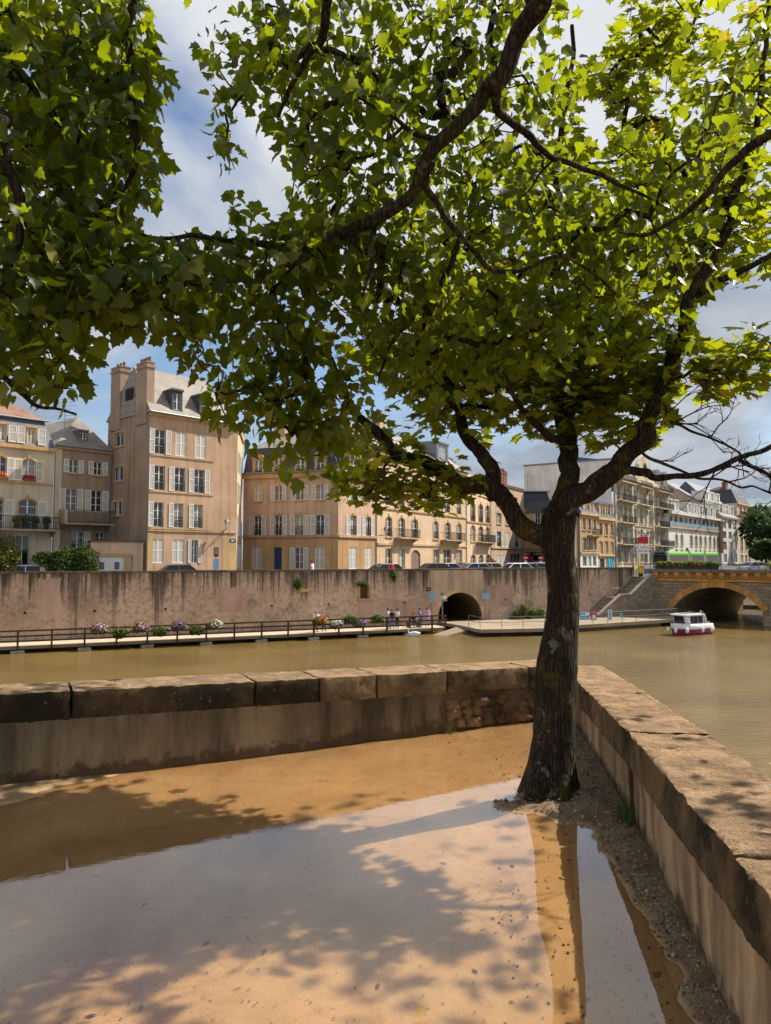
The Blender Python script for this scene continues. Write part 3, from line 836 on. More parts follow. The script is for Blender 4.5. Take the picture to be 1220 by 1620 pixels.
# patches where the render was renewed
pr_ = random.Random(8); M['patch'] = stucco('quay_patch', lin(190, 158, 140), 0.45, 1.4, lin(120, 98, 84))
for (u0, v0, u1, v1) in ((598, 950, 676, 986), (566, 950, 592, 990), (770, 925, 812, 960), (345, 930, 392, 968), (60, 915, 96, 980)):
    x0, x1, z0, z1 = qs(u0, YW), qs(u1, YW), max(-4.9, qz((u0 + u1) / 2, v1, YW)), qz((u0 + u1) / 2, v0, YW); n = 9; pts = []
    for i in range(n): pts.append((x0 + (x1 - x0) * i / n, z0 + pr_.uniform(-.06, .06)))
    for i in range(4): pts.append((x1 + pr_.uniform(-.12, .12), z0 + (z1 - z0) * i / 4))
    for i in range(n): pts.append((x1 - (x1 - x0) * i / n, z1 + pr_.uniform(-.12, .12)))
    for i in range(4): pts.append((x0 + pr_.uniform(-.12, .12), z1 - (z1 - z0) * i / 4))
    MB().extr(pts, YW - .012, YW - .002).obj('render_patch', M['patch'], quay)
for u0 in (40, 150, 262, 430, 520, 640, 800): 
    x = qs(u0, YW); MB().box(x - .09, x + .09, YW - .02, YW + .01, -2.9, -2.72).obj('drain_hole', M['dark_in'], quay)
# ledge between boardwalk and wall, pavement of the lower quay
mb = MB(); mb.box(s_l, qs(700, 1), 2.95, YW + .02, -5.7, -4.97)
M['ledge'] = stucco('ledge_mossy', lin(150, 134, 88), 0.6, 1.5, lin(70, 74, 36)); struct(mb.obj('quay_ledge_path', M['ledge'], None, loc=Q_ROOT, rz=Q_ANG))
M['pave'] = stucco('pavement_pale', lin(154, 139, 120), 0.35, 0.8)
pv = [on_z(742, 992, -4.75), on_z(760, 996, -4.75), on_z(862, 994, -4.75), on_z(915, 989, -4.75), on_z(1046, 981, -4.75)]
pv_b = [qw(s_stair_top + 4.4, YW + 0.05, -4.75), qw(qs(712, 2), YW + .05, -4.75), qw(qs(712, 2), 1.2, -4.75)]
mb = MB(); pts = [(p.x, p.y) for p in pv] + [(pv[-1].x + 6, pv[-1].y + 3.2)] + [(p.x, p.y) for p in pv_b]
mb.extz(pts, -5.05, -4.75)
struct(mb.obj('lower_quay_pavement', M['pave']))
M['dark_stone'] = stucco('dark_stone_and_void', lin(84, 74, 60), 0.6, 2.0)  # dark stone tone, also painted for the shade below the quay slab
mb = MB()
for p, q in zip(pv[:-1], pv[1:]):
    off = Vector((0, 0.9 if p.x < pv[2].x - .1 else 0.02, 0))
    mb.poly(p + off + Vector((0, 0, -1)), q + off + Vector((0, 0, -1)), q + off + Vector((0, 0, -.02)), p + off + Vector((0, 0, -.02)))
tag(mb.obj('quay_void_and_front', M['dark_stone']), 'dark sheet painting the shade under the pale lower quay pavement, with the quay front at right', 'footing')  # left: dark colour stands for the shaded void under the slab; right: quay front
# ramp down to the water
mb = MB(); r1, r2, r3, r4 = on_z(683, 1005, -5.42), on_z(707, 1006, -5.42), on_z(764, 989.5, -4.76), on_z(733, 988, -4.76)
mb.poly(r1, r2, r3, r4)
d_ = Vector((0, 0, -.35))
for a, b in ((r1, r2), (r2, r3), (r3, r4), (r4, r1)): mb.poly(a, a + d_, b + d_, b)
tag(mb.obj('slipway_ramp', M['pave']), 'short pale ramp sloping from the lower quay into the water', 'ramp')

# boardwalk
s_end = qs(706, 0)
bw = thing('boardwalk', 'long floating wooden boardwalk with dark brown railing beside the quay wall', 'boardwalk', Q_ROOT, Q_ANG)
t = NT('deck_boards'); p = t.obj()
wv = t.N('ShaderNodeTexWave', {'Vector': p, 'Scale': 3.3, 'Distortion': 0.0}, wave_type='BANDS', bands_direction='X').outputs['Fac']
M['deck'] = t.set(Base_Color=t.mix(t.ramp(wv, 0.0, 0.12, (0.5, 0.5, 0.5, 1), (0, 0, 0, 1)), t.mix(t.noise(p, 2, 5), lin(170, 150, 126), lin(206, 188, 164)), lin(96, 80, 66)), Roughness=0.85)
MB().box(s_l, s_end, 0.0, 2.9, Z_DECK - 0.06, Z_DECK).obj('deck', M['deck'], bw)
mb = MB(); mb.box(s_l, s_end - .02, 0.04, 0.16, Z_DECK - .26, Z_DECK - .065); mb.box(s_l, s_end - .02, 2.72, 2.84, Z_DECK - .26, Z_DECK - .065); mb.obj('edge_beam', plain('wood_weathered', lin(128, 112, 98), .8, .2, 6), bw)
step = 2.22; k = 0; s = qs(30, 0) - step * 6
post_me = MB().box(-.065, .065, -.03, .10, -0.34, 1.12).mesh('post', M['brown_wood'])
float_me = MB().box(-.45, .45, -.12, .5, -0.62, -0.36).mesh('float_block', M['concrete'])
dark_me = MB().box(-.6, .6, 0.3, 2.6, -0.70, -0.28).mesh('pontoon', M['black'])
SP = []
while s < s_end - 0.2:
    link('post', post_me, bw, (s, -0.03, Z_DECK)); SP.append(s)
    if k % 2 == 0: link('float_block', float_me, bw, (s, 0, Z_DECK)); link('pontoon', dark_me, bw, (s, 0, Z_DECK))
    s += step; k += 1
link('post', post_me, bw, (s_end - .1, -0.03, Z_DECK))
for z0, z1 in ((1.00, 1.12), (0.62, 0.74), (0.26, 0.38)):
    for a, b in zip([s_l] + SP, SP + [s_end]):
        if b - a < 0.1: continue
        MB().box(a + .005, b - .005, -0.105, -0.035, Z_DECK + z0, Z_DECK + z1).obj('rail', M['brown_wood'], bw)
# metal railing of the lower quay
def railing(name, label, pts, h, gap, mat, parent_z, rails=(1.0, 0.55), r=0.025, group=None):
    o = thing(name, label, 'railing', pts[0], group=group); base = Vector(pts[0])
    P = [Vector(p) - base for p in pts]
    for f in rails: MB().tube([p + Vector((0, 0, h * f)) for p in P], r, 6).obj('rail', mat, o)
    me = MB().tube([(0, 0, 0), (0, 0, h)], r, 6).mesh('post', mat)
    for a, b in zip(P[:-1], P[1:]):
        n = max(1, int(round((b - a).length / gap)))
        for i in range(n): link('post', me, o, a.lerp(b, i / n))
    link('post', me, o, P[-1])
    return o
ip = [p + Vector((0, 0.15, 0)) for p in pv]; ip[-1] = ip[-1] + Vector((2.0, 1.0, 0))
railing('quay_railing', 'thin grey metal railing along the edge of the lower quay', ip, 1.05, 1.9, M['grey_metal'], 0)

# stairs up to the bridge, masonry below them
st = thing('quay_stairs', 'stone stairs climbing from the lower quay to the bridge, masonry flank', 'stairs', Q_ROOT, Q_ANG)
sa, sb = qs(938, YW - 1.2, 975), qs(1003, YW, 905)
NS = 27; rise = (Z_STREET + 4.75) / NS; zst = -4.75; YS0, YS1 = YW - 2.3, YW - 0.02
M['step'] = stucco('stair_stone', lin(128, 112, 92), 0.5, 2)
tread = (sb - sa - 1.3) / NS; x = sa
step_me = {}
for i in range(NS):
    if i == 13: 
        MB().box(x, x + 1.3, YS0, YS1, -4.9, zst).obj('landing', M['step'], st); x += 1.3
    key = 'step'
    e = MB().box(x - .03, x + tread, YS0, YS1, zst - 0.02, zst + rise).obj('step', M['step'], st)
    MB().box(x - .05, x + .12, YS0 + .01, YS1 - .01, zst + rise - .045, zst + rise + .004).obj('nosing', M['concrete'], e)
    zst += rise; x += tread
sB = qs(1044, YS0 - .3)
prof = [(sa - .4, -4.75), (sa - .4, -4.55), (sa + tread * 13, -4.75 + rise * 13 + .25), (sa + tread * 13 + 1.3, -4.75 + rise * 13 + .25), (sb, Z_STREET + .2), (sb + 0.4, Z_STREET + .2)]
MB().extr([(sa - .4, -5.0)] + prof[1:] + [(sB + .6, Z_STREET + .2), (sB + .6, -5.0)], YS0 - 0.3, YS0).obj('flank_wall', M['masonry'], st)
mb = MB()
for a, b in zip(prof[1:-1], prof[2:]): mb.extr([(a[0], a[1]), (b[0], b[1]), (b[0], b[1] + .14), (a[0], a[1] + .14)], YS0 - 0.36, YS0 + .06)
mb.obj('coping', M['concrete'], st)
mb = MB(); mb.tube([(sa + .6, YS0 + 1.1, -4.0), (sa + tread * 13, YS0 + 1.1, -4.75 + rise * 13 + .95), (sa + tread * 13 + 1.3, YS0 + 1.1, -4.75 + rise * 13 + .95), (sb - .4, YS0 + 1.1, Z_STREET + .95)], .035, 6)
for f in (0.05, .3, .6, .95):
    mb.tube([(sa + .6 + (sb - sa - 1) * f, YS0 + 1.1, -4.75 + (Z_STREET + 4.75) * f), (sa + .6 + (sb - sa - 1) * f, YS0 + 1.1, -4.75 + (Z_STREET + 4.75) * f + .85)], .03, 6)
mb.obj('handrail', M['grey_metal'], st)

# street level land on that bank
BR = Q_ROOT + q_u * qs(1043, YS0 - .3) + q_n * (YS0 - .3); BR.z = 0
B_ANG = math.radians(-33); b_u = Vector((math.cos(B_ANG), math.sin(B_ANG), 0)); b_n = Vector((-b_u.y, b_u.x, 0))
L1, L2, L3 = qw(-330, YW + .3, 0), qw(s_stair_top - .05, YW + .3, 0), qw(s_stair_top - .05, YS0 - .02, 0)
L4 = qw(sB + .3, YS0 - .02, 0); L5 = BR + b_n * 400 + b_u * 1.0
M['asphalt'] = stucco('asphalt', lin(92, 90, 88), 0.2, 0.5)
mb = MB(); mb.poly(*[(p.x, p.y, Z_STREET) for p in (L1, L2, L3, L4, L5)], (-500, 700, Z_STREET), (-700, 200, Z_STREET))
struct(mb.obj('street', M['asphalt']))

# ------------------------------------------------------------------ bridge
br = thing('stone_bridge', 'stone road bridge with a golden arch ring and corbels over the river', 'bridge', BR, B_ANG)
def bs(px, py=940):
    tx = ray(px, py)[0]
    return (tx * BR.y - BR.x) / (b_u.x - tx * b_u.y)
def bz(px, py):
    P = BR + b_u * bs(px, py)
    return EYE.z + ray(px, py)[1] * P.y
xa, xb = bs(1064, 965), bs(1207, 968); zcr = bz(1133, 929); zsp = bz(1133, 966); BL = 24.0; BD = 18.0; SK = 4.6 / 18.0
ztop = bz(1100, 901)
mb = MB(); wall_sheet(mb, -0.9, BL, -5.8, ztop - 1.22, [(xa, xb, -5.8, zcr, zcr - zsp)], 0.0, 0.3, 20)
mb.obj('face', M['ashlar'], br)
arc = arch_pts(xa, xb, zsp, zcr - zsp, 29)
W = (xb - xa) / 2; R = (W * W + (zcr - zsp) ** 2) / (2 * (zcr - zsp)); cxx, czz = (xa + xb) / 2, zcr - R
vm = stucco('voussoir_gold', lin(196, 146, 84), 0.45, 2.0)
for i in range(29):
    a, b = Vector((arc[i][0], 0, arc[i][1])), Vector((arc[i + 1][0], 0, arc[i + 1][1])); c = Vector((cxx, 0, czz))
    w = 0.62; A, B = a + (a - c).normalized() * w, b + (b - c).normalized() * w; g = (b - a) * 0.03
    MB().extr([(a.x + g.x, a.z + g.z), (b.x - g.x, b.z - g.z), (B.x - g.x, B.z - g.z), (A.x + g.x, A.z + g.z)], -0.06 - 0.012 * (i * 7 % 3), 0.25).obj('voussoir', vm, br)
mb = MB(); full = [(xa, -5.8)] + arch_pts(xa, xb, zsp, zcr - zsp, 20) + [(xb, -5.8)]
for (x0, z0), (x1, z1) in zip(full[:-1], full[1:]):
    for d in range(5): y0, y1 = .2 + d * BD / 5, .2 + (d + 1) * BD / 5; mb.poly((x0 + SK * (y0 - .2), y0, z0), (x1 + SK * (y0 - .2), y0, z1), (x1 + SK * (y1 - .2), y1, z1), (x0 + SK * (y1 - .2), y1, z0))
mb.obj('arch_vault', M['ashlar'], br)
mb = MB(); wall_sheet(mb, -0.9, BL, -5.8, ztop - .9, [(xa + SK * BD, xb + SK * BD, -5.8, zcr, zcr - zsp)], BD + .2, -0.1, 20); mb.obj('rear_face', M['ashlar'], br)
MB().box(-0.9, BL, -.04, BD + .3, ztop - .9, ztop - .85).obj('road_slab', M['asphalt'], br)
MB().box(-0.9, BL, -.14, 0.4, ztop - 1.22, ztop - 1.06).obj('string_course', vm, br)
MB().box(-0.9, BL, -.04, 0.4, ztop - 1.06, ztop - .30).obj('frieze', vm, br)
for i in range(22):
    x = -0.5 + i * 1.09
    MB().extx([(-.40, ztop - .32), (-.04, ztop - .32), (-.04, ztop - 1.0), (-.14, ztop - .98), (-.24, ztop - .8), (-.36, ztop - .62)], x, x + .5).obj('corbel', vm, br)
M['parapet'] = stucco('parapet_dark', lin(120, 112, 104), 0.6, 2)
x = -0.95
while x < BL:
    MB().box(x + .008, x + 1.5, -.42, 0.5, ztop - .30, ztop + .04).obj('parapet_slab', M['parapet'], br); x += 1.5
mb = MB(); mb.tube([(-0.9, 0, ztop + .55), (BL, 0, ztop + .55)], .045, 6)
for i in range(14): mb.tube([(-0.8 + i * 1.75, 0, ztop), (-0.8 + i * 1.75, 0, ztop + .55)], .035, 6)
mb.obj('railing', M['dark_metal'], br)
bk = b_n * (BD + .3)
# banks beyond the bridge, glimpsed through the arch
fb = thing('river_bank_wall', 'pale stone embankment glimpsed through the bridge arch', 'wall', BR, B_ANG)
MB().box(xb - 1.2, xb + 40, BD + 9, BD + 10, -5.8, -0.9).obj('embankment', M['masonry'], fb)
MB().box(xa - 12, xb + 40, BD + 7.6, BD + 9, -5.8, -4.9).obj('bank_footing', M['dark_stone'], fb)
mb = MB()
for i in range(60): mb.tube([(xa - 4 + i * .35, BD + 7.8, -4.9), (xa - 4 + i * .35, BD + 7.8, -3.7)], .025, 5)
mb.tube([(xa - 4, BD + 7.8, -3.7), (xa + 17, BD + 7.8, -3.7)], .03, 5); mb.obj('railing', M['dark_metal'], fb)
# ------------------------------------------------------------------ buildings
_cache = {}
def cached(key, make):
    if key not in _cache: _cache[key] = make()
    return _cache[key]
def r2(v): return round(v * 25) / 25
def window_mesh(w, h, rise, cols, rows):
    mb = MB(); f = 0.055; d = 0.05
    mb.box(0, f, 0, d, 0, h - rise); mb.box(w - f, w, 0, d, 0, h - rise); mb.box(f, w - f, 0, d, 0, f)
    if rise > 0:
        arc = arch_pts(0, w, h - rise, rise, 8); inn = arch_pts(f, w - f, h - rise, rise - f * .8, 8)
        for i in range(8): mb.extr([inn[i], inn[i + 1], arc[i + 1], arc[i]], 0, d)
    else: mb.box(f, w - f, 0, d, h - f, h)
    for c in range(1, cols):
        k = 0.05 if cols == 2 else 0.03
        mb.box(w * c / cols - k, w * c / cols + k, 0.002, d - .002, f, h - (f if rise <= 0 else f * .6))
    for r in range(1, rows): mb.box(f, w - f, 0.012, d - .012, h * r / rows - .018, h * r / rows + .018)
    return mb.mesh('window', M['white'])
def pane_mesh(w, h, rise):
    mb = MB()
    pts = [(0.03, 0.03)] + ([(x, z) for x, z in arch_pts(w - .03, 0.03, h - rise, max(rise - .03, .01), 8)] if False else []) 
    if rise > 0:
        a = arch_pts(.03, w - .03, h - rise, rise - .02, 8); pts = [(.03, .03)] + a + [(w - .03, .03)]
        mb.add([(x, .028, z) for x, z in pts], [tuple(range(len(pts)))[::-1]])
    else: mb.poly((.03, .028, .03), (w - .03, .028, .03), (w - .03, .028, h - .03), (.03, .028, h - .03))
    return mb.mesh('pane', M['glass'])
def shutter_mesh(w, h, fm):
    mb = MB(); f = min(0.07, w * .16)
    mb.box(0, f, 0, .045, 0, h); mb.box(w - f, w, 0, .045, 0, h)
    for z in (0, h * .52, h - f): mb.box(f, w - f, 0.002, .043, z, z + f)
    return mb.mesh('shutter', fm)
def louvre_mesh(w, h):
    mb = MB(); f = min(0.07, w * .16)
    n = max(4, int(h / 0.16))
    for i in range(n):
        z = f + (h - 2 * f) * i / n; dz = (h - 2 * f) / n
        mb.poly((f, .012, z), (w - f, .012, z), (w - f, .034, z + dz), (f, .034, z + dz))
    return mb.mesh('louvre', M['louvre'])
class Bld:
    def __init__(s, name, label, px, depth, m, cat='building', base=Z_STREET, py=880, ang=None):
        tx = ray(px, py)[0]
        s.P = Vector((tx * depth, depth, 0)); s.ang = math.atan(m) if ang is None else ang; s.u = Vector((math.cos(s.ang), math.sin(s.ang), 0)); s.base = base
        s.o = thing(name, label, cat, (s.P.x, s.P.y, base), s.ang); s.ops = []; s.todo = []
    def S(s, px, py=860):
        tx = ray(px, py)[0]
        return (tx * s.P.y - s.P.x) / (s.u.x - tx * s.u.y)
    def Z(s, px, py):
        return EYE.z + ray(px, py)[1] * (s.P + s.u * s.S(px, py)).y - s.base
    def row(s, px, yt, yb): return s.Z(px, yb), s.Z(px, yt)
    def win(s, x0, x1, z0, z1, code='', sh=0.5, rows=3, cols=2, fm=None, surround=None):
        """opening from x0..x1 (local metres). code: L R open shutters, c closed shutters, a arched, g guard rail, d door, s sill, k keystone surround"""
        w, h = r2(x1 - x0), r2(z1 - z0); fm = fm or M['white']
        rise = w * 0.22 if 'a' in code else 0.0
        s.ops.append((x0, x0 + w, z0, z0 + h, rise))
        s.todo.append((x0, z0, w, h, rise, code, sh, rows, cols, fm, surround))
    def cols(s, zr, lst, py=860, **k):
        for c in lst:
            a, b = s.S(c[0], py), s.S(c[1], py)
            s.win(a, b, zr[0], zr[1], c[2] if len(c) > 2 else '', **k)
    def finish_windows(s, parent=None, y=0.0, rec=0.15):
        o = parent or s.o
        for x0, z0, w, h, rise, code, sh, rows, cols, fm, sur in s.todo:
            if 'd' in code:
                mb = MB(); pts = [(0, 0)] + (arch_pts(0, w, h - rise, rise) if rise else [(0, h), (w, h)]) + [(w, 0)]
                mb.extr(pts, 0, .05)
                for i in (0, 1):
                    for zz in (.12, .55): mb.box(w * (.08 + .46 * i), w * (.46 + .46 * i), -.02, 0, h * zz, h * (zz + .3))
                mb.obj('door', fm if fm != M['white'] else M['brown_door'], o, loc=(x0, y + rec, z0)); continue
            if 'c' in code and 'w' not in code:
                for i in (0, 1):
                    e = link('shutter', cached(('sh', w, h, fm.name), lambda: shutter_mesh(w / 2 - .01, h, fm)), o, (x0 + i * w / 2 + .005, y + .03, z0))
                    link('louvre', cached(('lo', w, h), lambda: louvre_mesh(w / 2 - .01, h)), e)
                MB().poly((x0 - .01, y + .2, z0), (x0 + w + .01, y + .2, z0), (x0 + w + .01, y + .2, z0 + h), (x0 - .01, y + .2, z0 + h)).obj('blind_back', M['dark_in'], o)
            else:
                e = link('window', cached(('w', w, h, rise, cols, rows), lambda: window_mesh(w, h, rise, cols, rows)), o, (x0, y + rec, z0))
                link('pane', cached(('p', w, h, rise), lambda: pane_mesh(w, h, rise)), e)
            for sd, xx in (('L', x0 - w * sh - .02), ('R', x0 + w + .02)):
                if sd in code:
                    hh = r2(h - rise * .5)
                    e = link('shutter', cached(('sh', w * sh * 2, hh, fm.name), lambda: shutter_mesh(r2(w * sh), hh, fm)), o, (xx, y - .055, z0))
                    link('louvre', cached(('lo', w * sh * 2, hh), lambda: louvre_mesh(r2(w * sh), hh)), e)
            if 'g' in code: 
                def gm():
                    mb = MB(); mb.box(0, w, -.05, -.02, .9, .95); mb.box(0, w, -.05, -.02, .08, .12)
                    n = max(3, int(w / .16))
                    for i in range(n + 1): mb.box(w * i / n - .012, w * i / n + .012, -.045, -.025, .12, .9)
                    for i in range(n): mb.box(w * i / n, w * (i + 1) / n, -.04, -.03, .3, .36); mb.box(w * i / n, w * (i + 1) / n, -.04, -.03, .62, .68)
                    return mb.mesh('guard_rail', M['dark_metal'])
                link('guard_rail', cached(('g', w), gm), o, (x0, y + .06, z0))
            if 's' in code or 'k' in code:
                link('sill', cached(('s', w), lambda: MB().box(-.12, w + .12, -.12, 0, -.14, 0).mesh('sill', M['stone_trim'])), o, (x0, y, z0))
            if 'k' in code:
                mt = sur or M['stone_trim']
                def km():
                    mb = MB(); f = .14; d0 = -.045
                    mb.box(-f, -.002, d0, -.001, 0, h - rise); mb.box(w + .002, w + f, d0, -.001, 0, h - rise)
                    if rise:
                        a, b = arch_pts(0, w, h - rise, rise, 8), arch_pts(-f, w + f, h - rise, rise + f, 8)
                        for i in range(8): mb.extr([a[i], a[i + 1], b[i + 1], b[i]], d0, -.001)
                    else: mb.box(-f, w + f, d0, -.001, h + .002, h + .2)
                    mb.extr([(w / 2 - .1, h + .02), (w / 2 + .1, h + .02), (w / 2 + .14, h + .3), (w / 2 - .14, h + .3)], d0 - .05, -.001)
                    return mb.mesh('window_surround', mt)
                link('window_surround', cached(('k', w, h, rise, mt.name), km), o, (x0, y, z0))
        s.todo = []
    def wall(s, x0, x1, z0, z1, mat, name='wall', y=0.0, left=None, right=None, rec=.24):
        mb = MB(); wall_sheet(mb, x0, x1, z0, z1, [o for o in s.ops if z0 <= o[2] and o[3] <= z1 + .01], y, rec)
        if left: mb.poly((x0, y, z0), (x0, y, z1), (x0, y + left, z1), (x0, y + left, z0))
        if right: mb.poly((x1, y, z0), (x1, y + right, z0), (x1, y + right, z1), (x1, y, z1))
        return mb.obj(name, mat, s.o)
    def band(s, x0, x1, z, h=.18, d=.14, mat=None, name='cornice', y=0.0):
        return MB().box(x0, x1, y - d, y - .002, z, z + h).obj(name, mat or M['stone_trim'], s.o)
    def balcony(s, x0, x1, z, d=.8, slab=None, rail=1.0, bars=.14, mat=None):
        e = MB().box(x0, x1, -d, -.003, z - .16, z)
        for xx in (x0 + .15, x1 - .35): e.extx([(-.003, z - .16), (-d * .75, z - .16), (-.003, z - .6)], xx, xx + .2)
        e = e.obj('balcony', slab or M['tan'], s.o)
        mb = MB(); mb.box(x0, x1, -d, -d + .05, z + rail - .05, z + rail); mb.box(x0, x1, -d + .01, -d + .04, z + .08, z + .12)
        n = max(3, int((x1 - x0) / bars))
        for i in range(n + 1): xx = x0 + (x1 - x0 - .02) * i / n; mb.box(xx, xx + .022, -d + .012, -d + .034, z, z + rail - .05)
        for xx in (x0, x1 - .04):
            mb.box(xx, xx + .04, -d + .05, -.02, z + rail - .05, z + rail - .01)
            for j in range(4): mb.box(xx + .01, xx + .03, -d + .1 + j * (d - .15) / 4, -d + .12 + j * (d - .15) / 4, z, z + rail - .05)
        mb.obj('railing', mat or M['dark_metal'], e)
        return e
    def chimney(s, x0, x1, y0, y1, z0, z1, mat, pots=4, parent=None):
        mb = MB().box(x0, x1, y0, y1, z0, z1); mb.box(x0 - .08, x1 + .08, y0 - .08, y1 + .08, z1 - .45, z1 - .28); mb.box(x0 - .05, x1 + .05, y0 - .05, y1 + .05, z1, z1 + .1)
        c = mb.obj('chimney', mat, parent or s.o)
        if (parent is None) or parent.parent is None or parent.parent == s.o and True:
            lng = (y1 - y0) > (x1 - x0)
            for i in range(pots):
                f = (i + .5) / pots
                px_, py_ = ((x0 + x1) / 2, y0 + (y1 - y0) * f) if lng else (x0 + (x1 - x0) * f, (y0 + y1) / 2)
                cp = cached(('pot',), lambda: MB().lathe([(.13, 0), (.11, .3), (.13, .45), (.09, .45), (.08, .1)], 8).mesh('chimney_pot', M['brick_red']))
                if c.parent is s.o: link('chimney_pot', cp, c, (px_, py_, z1 + .1))
        return c
    def dormer(s, x0, x1, z0, z1, y, d, fmat, roofmat, arched=False, win=True):
        """dormer window standing out of a roof: cheeks, front with window, small roof"""
        w, h = x1 - x0, z1 - z0
        mb = MB(); mb.box(x0, x0 + w * .16, y, y + d, z0, z1); mb.box(x1 - w * .16, x1, y, y + d, z0, z1); mb.box(x0 + w * .16, x1 - w * .16, y, y + d, z1 - h * .12, z1); mb.box(x0 + w * .16, x1 - w * .16, y, y + d, z0, z0 + h * .06)
        e = mb.obj('dormer', fmat, s.o)
        mr = MB()
        if arched:
            a = arch_pts(x0 - .08, x1 + .08, z1, w * .28, 8); mr.extr([(x0 - .08, z1 - .1)] + a + [(x1 + .08, z1 - .1)], y - .08, y + d)
        else: mr.extr([(x0 - .1, z1), (x1 + .1, z1), (x1 + .02, z1 + h * .1), (x0 - .02, z1 + h * .1)], y - .12, y + d)
        mr.obj('dormer_roof', roofmat, e)
        ww, hh = r2(w * .68), r2(h * .82)
        link('window', cached(('w', ww, hh, 0, 2, 2), lambda: window_mesh(ww, hh, 0, 2, 2)), e, (x0 + w * .16, y + .08, z0 + h * .06))
        MB().poly((x0 + w * .16, y + .11, z0 + h * .06), (x1 - w * .16, y + .11, z0 + h * .06), (x1 - w * .16, y + .11, z1 - h * .12), (x0 + w * .16, y + .11, z1 - h * .12)).obj('pane', M['glass'], e)
        return e
    def mansard(s, x0, x1, z0, z1, setb, ztop, D, mat, mat2, left=True, right=True, y=0.0):
        """steep lower slope to z1, shallow upper roof to a ridge at ztop"""
        mb = MB(); e = .25
        l, r = (setb if left else 0), (setb if right else 0)
        mb.poly((x0, y - e, z0), (x1, y - e, z0), (x1 - r, y + setb, z1), (x0 + l, y + setb, z1))
        mb.poly((x0, y - e, z0), (x0 + l, y + setb, z1), (x0 + l, D - setb, z1), (x0, D, z0))
        mb.poly((x1, y - e, z0), (x1, D, z0), (x1 - r, D - setb, z1), (x1 - r, y + setb, z1))
        mb.cur = 1
        ym = D / 2
        li, ri = (x0 + l + (2.0 if left else 0)), (x1 - r - (2.0 if right else 0))
        mb.poly((x0 + l, y + setb, z1), (x1 - r, y + setb, z1), (ri, ym, ztop), (li, ym, ztop))
        mb.poly((x0 + l, y + setb, z1), (li, ym, ztop), (x0 + l, D - setb, z1)); mb.poly((x1 - r, y + setb, z1), (x1 - r, D - setb, z1), (ri, ym, ztop))
        mb.poly((x0 + l, D - setb, z1), (li, ym, ztop), (ri, ym, ztop), (x1 - r, D - setb, z1))
        return mb.obj('roof', [mat, mat2], s.o)
def gutter(b, x0, x1, z, y=-.3): return MB().tube([(x0, y, z), (x1, y, z)], .09, 8).obj('gutter', M['zinc'], b.o)
def pipe(b, x, z0, z1, y=-.08): return MB().tube([(x, y, z0), (x, y, z1)], .055, 6).obj('drainpipe', M['zinc'], b.o)

# --- A: tall rose house with chimneys
b = A = Bld('town_house', 'tall rose-brown corner house with two chimney stacks and white shutters', 232, 63.0, 1.08)
xe = b.S(374); ze = b.Z(233, 650); SD = 7.6
r1, r2_, r3, r4_ = b.row(236, 677, 716), b.row(236, 735, 774), b.row(236, 794, 833), b.row(242, 853, 891)
b.cols(r1, [(245, 262, 'LRg'), (278, 295, 'c'), (309, 326, 'c')], 700)
b.cols(r2_, [(244.5, 261, 'Lg'), (276.5, 293, 'Lg'), (307.5, 323.5, 'LRg')], 755)
b.cols(r3, [(243, 259, 'Lg'), (275, 290, 'Lg'), (306.5, 321, 'Lg')], 812)
b.cols(r4_, [(240, 259, 'c'), (273, 291, 'c'), (303, 313.5, 'LR')], 870)
b.wall(0, xe, 0, ze, M['rose'])
b.finish_windows()
for zz in (r1[0], r2_[0], r3[0]): b.band(.15, b.S(338, 760), zz - .2, .12, .06, M['tan'], 'sill_band')
b.band(.05, xe - .05, b.Z(236, 840), .12, .08, M['tan'], 'string_course')
b.band(0, xe, ze - .28, .28, .22, M['stone_trim'])
MB().box(.02, .55, -.02, -.001, 0, b.Z(236, 842)).obj('quoin', M['stone_trim'], b.o); MB().box(xe - 1.6, xe - .02, -.02, -.001, 0, b.Z(236, 846)).obj('quoin', M['stone_trim'], b.o)
# side wall to the left (local -x face at x = 0) with three small stair windows
mb = MB(); ops = []
for (u0, v0, u1, v1) in ((182, 684, 196, 705), (180.5, 738, 195, 760), (178.5, 794, 192.5, 815)):
    def sd(u, v):   # distance back along the side wall seen at u, v
        tx = ray(u, v)[0]; d = Vector((-b.u.y, b.u.x, 0))
        return (tx * b.P.y - b.P.x) / (d.x - tx * d.y)
    d0, d1 = sd(u1, (v0 + v1) / 2), sd(u0, (v0 + v1) / 2); P = b.P + Vector((-b.u.y, b.u.x, 0)) * ((d0 + d1) / 2); um = (u0 + u1) / 2
    z0, z1 = EYE.z + ray(um, v1)[1] * P.y - b.base, EYE.z + ray(um, v0)[1] * P.y - b.base
    ops.append((-d1, -d0, z0, z1, 0))
wall_sheet(mb, -SD, 0, 0, ze, ops, 0, .2)
side = mb.obj('side_wall', M['greybrown'], b.o); side.rotation_euler = (0, 0, -math.pi / 2)
for (x0, x1, z0, z1, _) in ops:
    w, h = r2(x1 - x0), r2(z1 - z0)
    e = link('window', cached(('w', w, h, 0, 2, 1), lambda: window_mesh(w, h, 0, 2, 1)), side, (x0, .12, z0)); MB().poly((x0, .15, z0), (x1, .15, z0), (x1, .15, z1), (x0, .15, z1)).obj('pane', M['glass'], side)
    MB().box(x0 - .2, x1 + .2, -.04, -.002, z1 + .003, z1 + .2).box(x0 - .2, x1 + .2, -.06, -.002, z0 - .18, z0 - .003).box(x0 - .2, x0 - .003, -.04, -.002, z0, z1).box(x1 + .003, x1 + .2, -.04, -.002, z0, z1).obj('window_surround', M['stone_trim'], side)
MB().box(-3.4, -3.25, -.05, -.002, 0, ze - .1).obj('drainpipe', M['greybrown'], side)
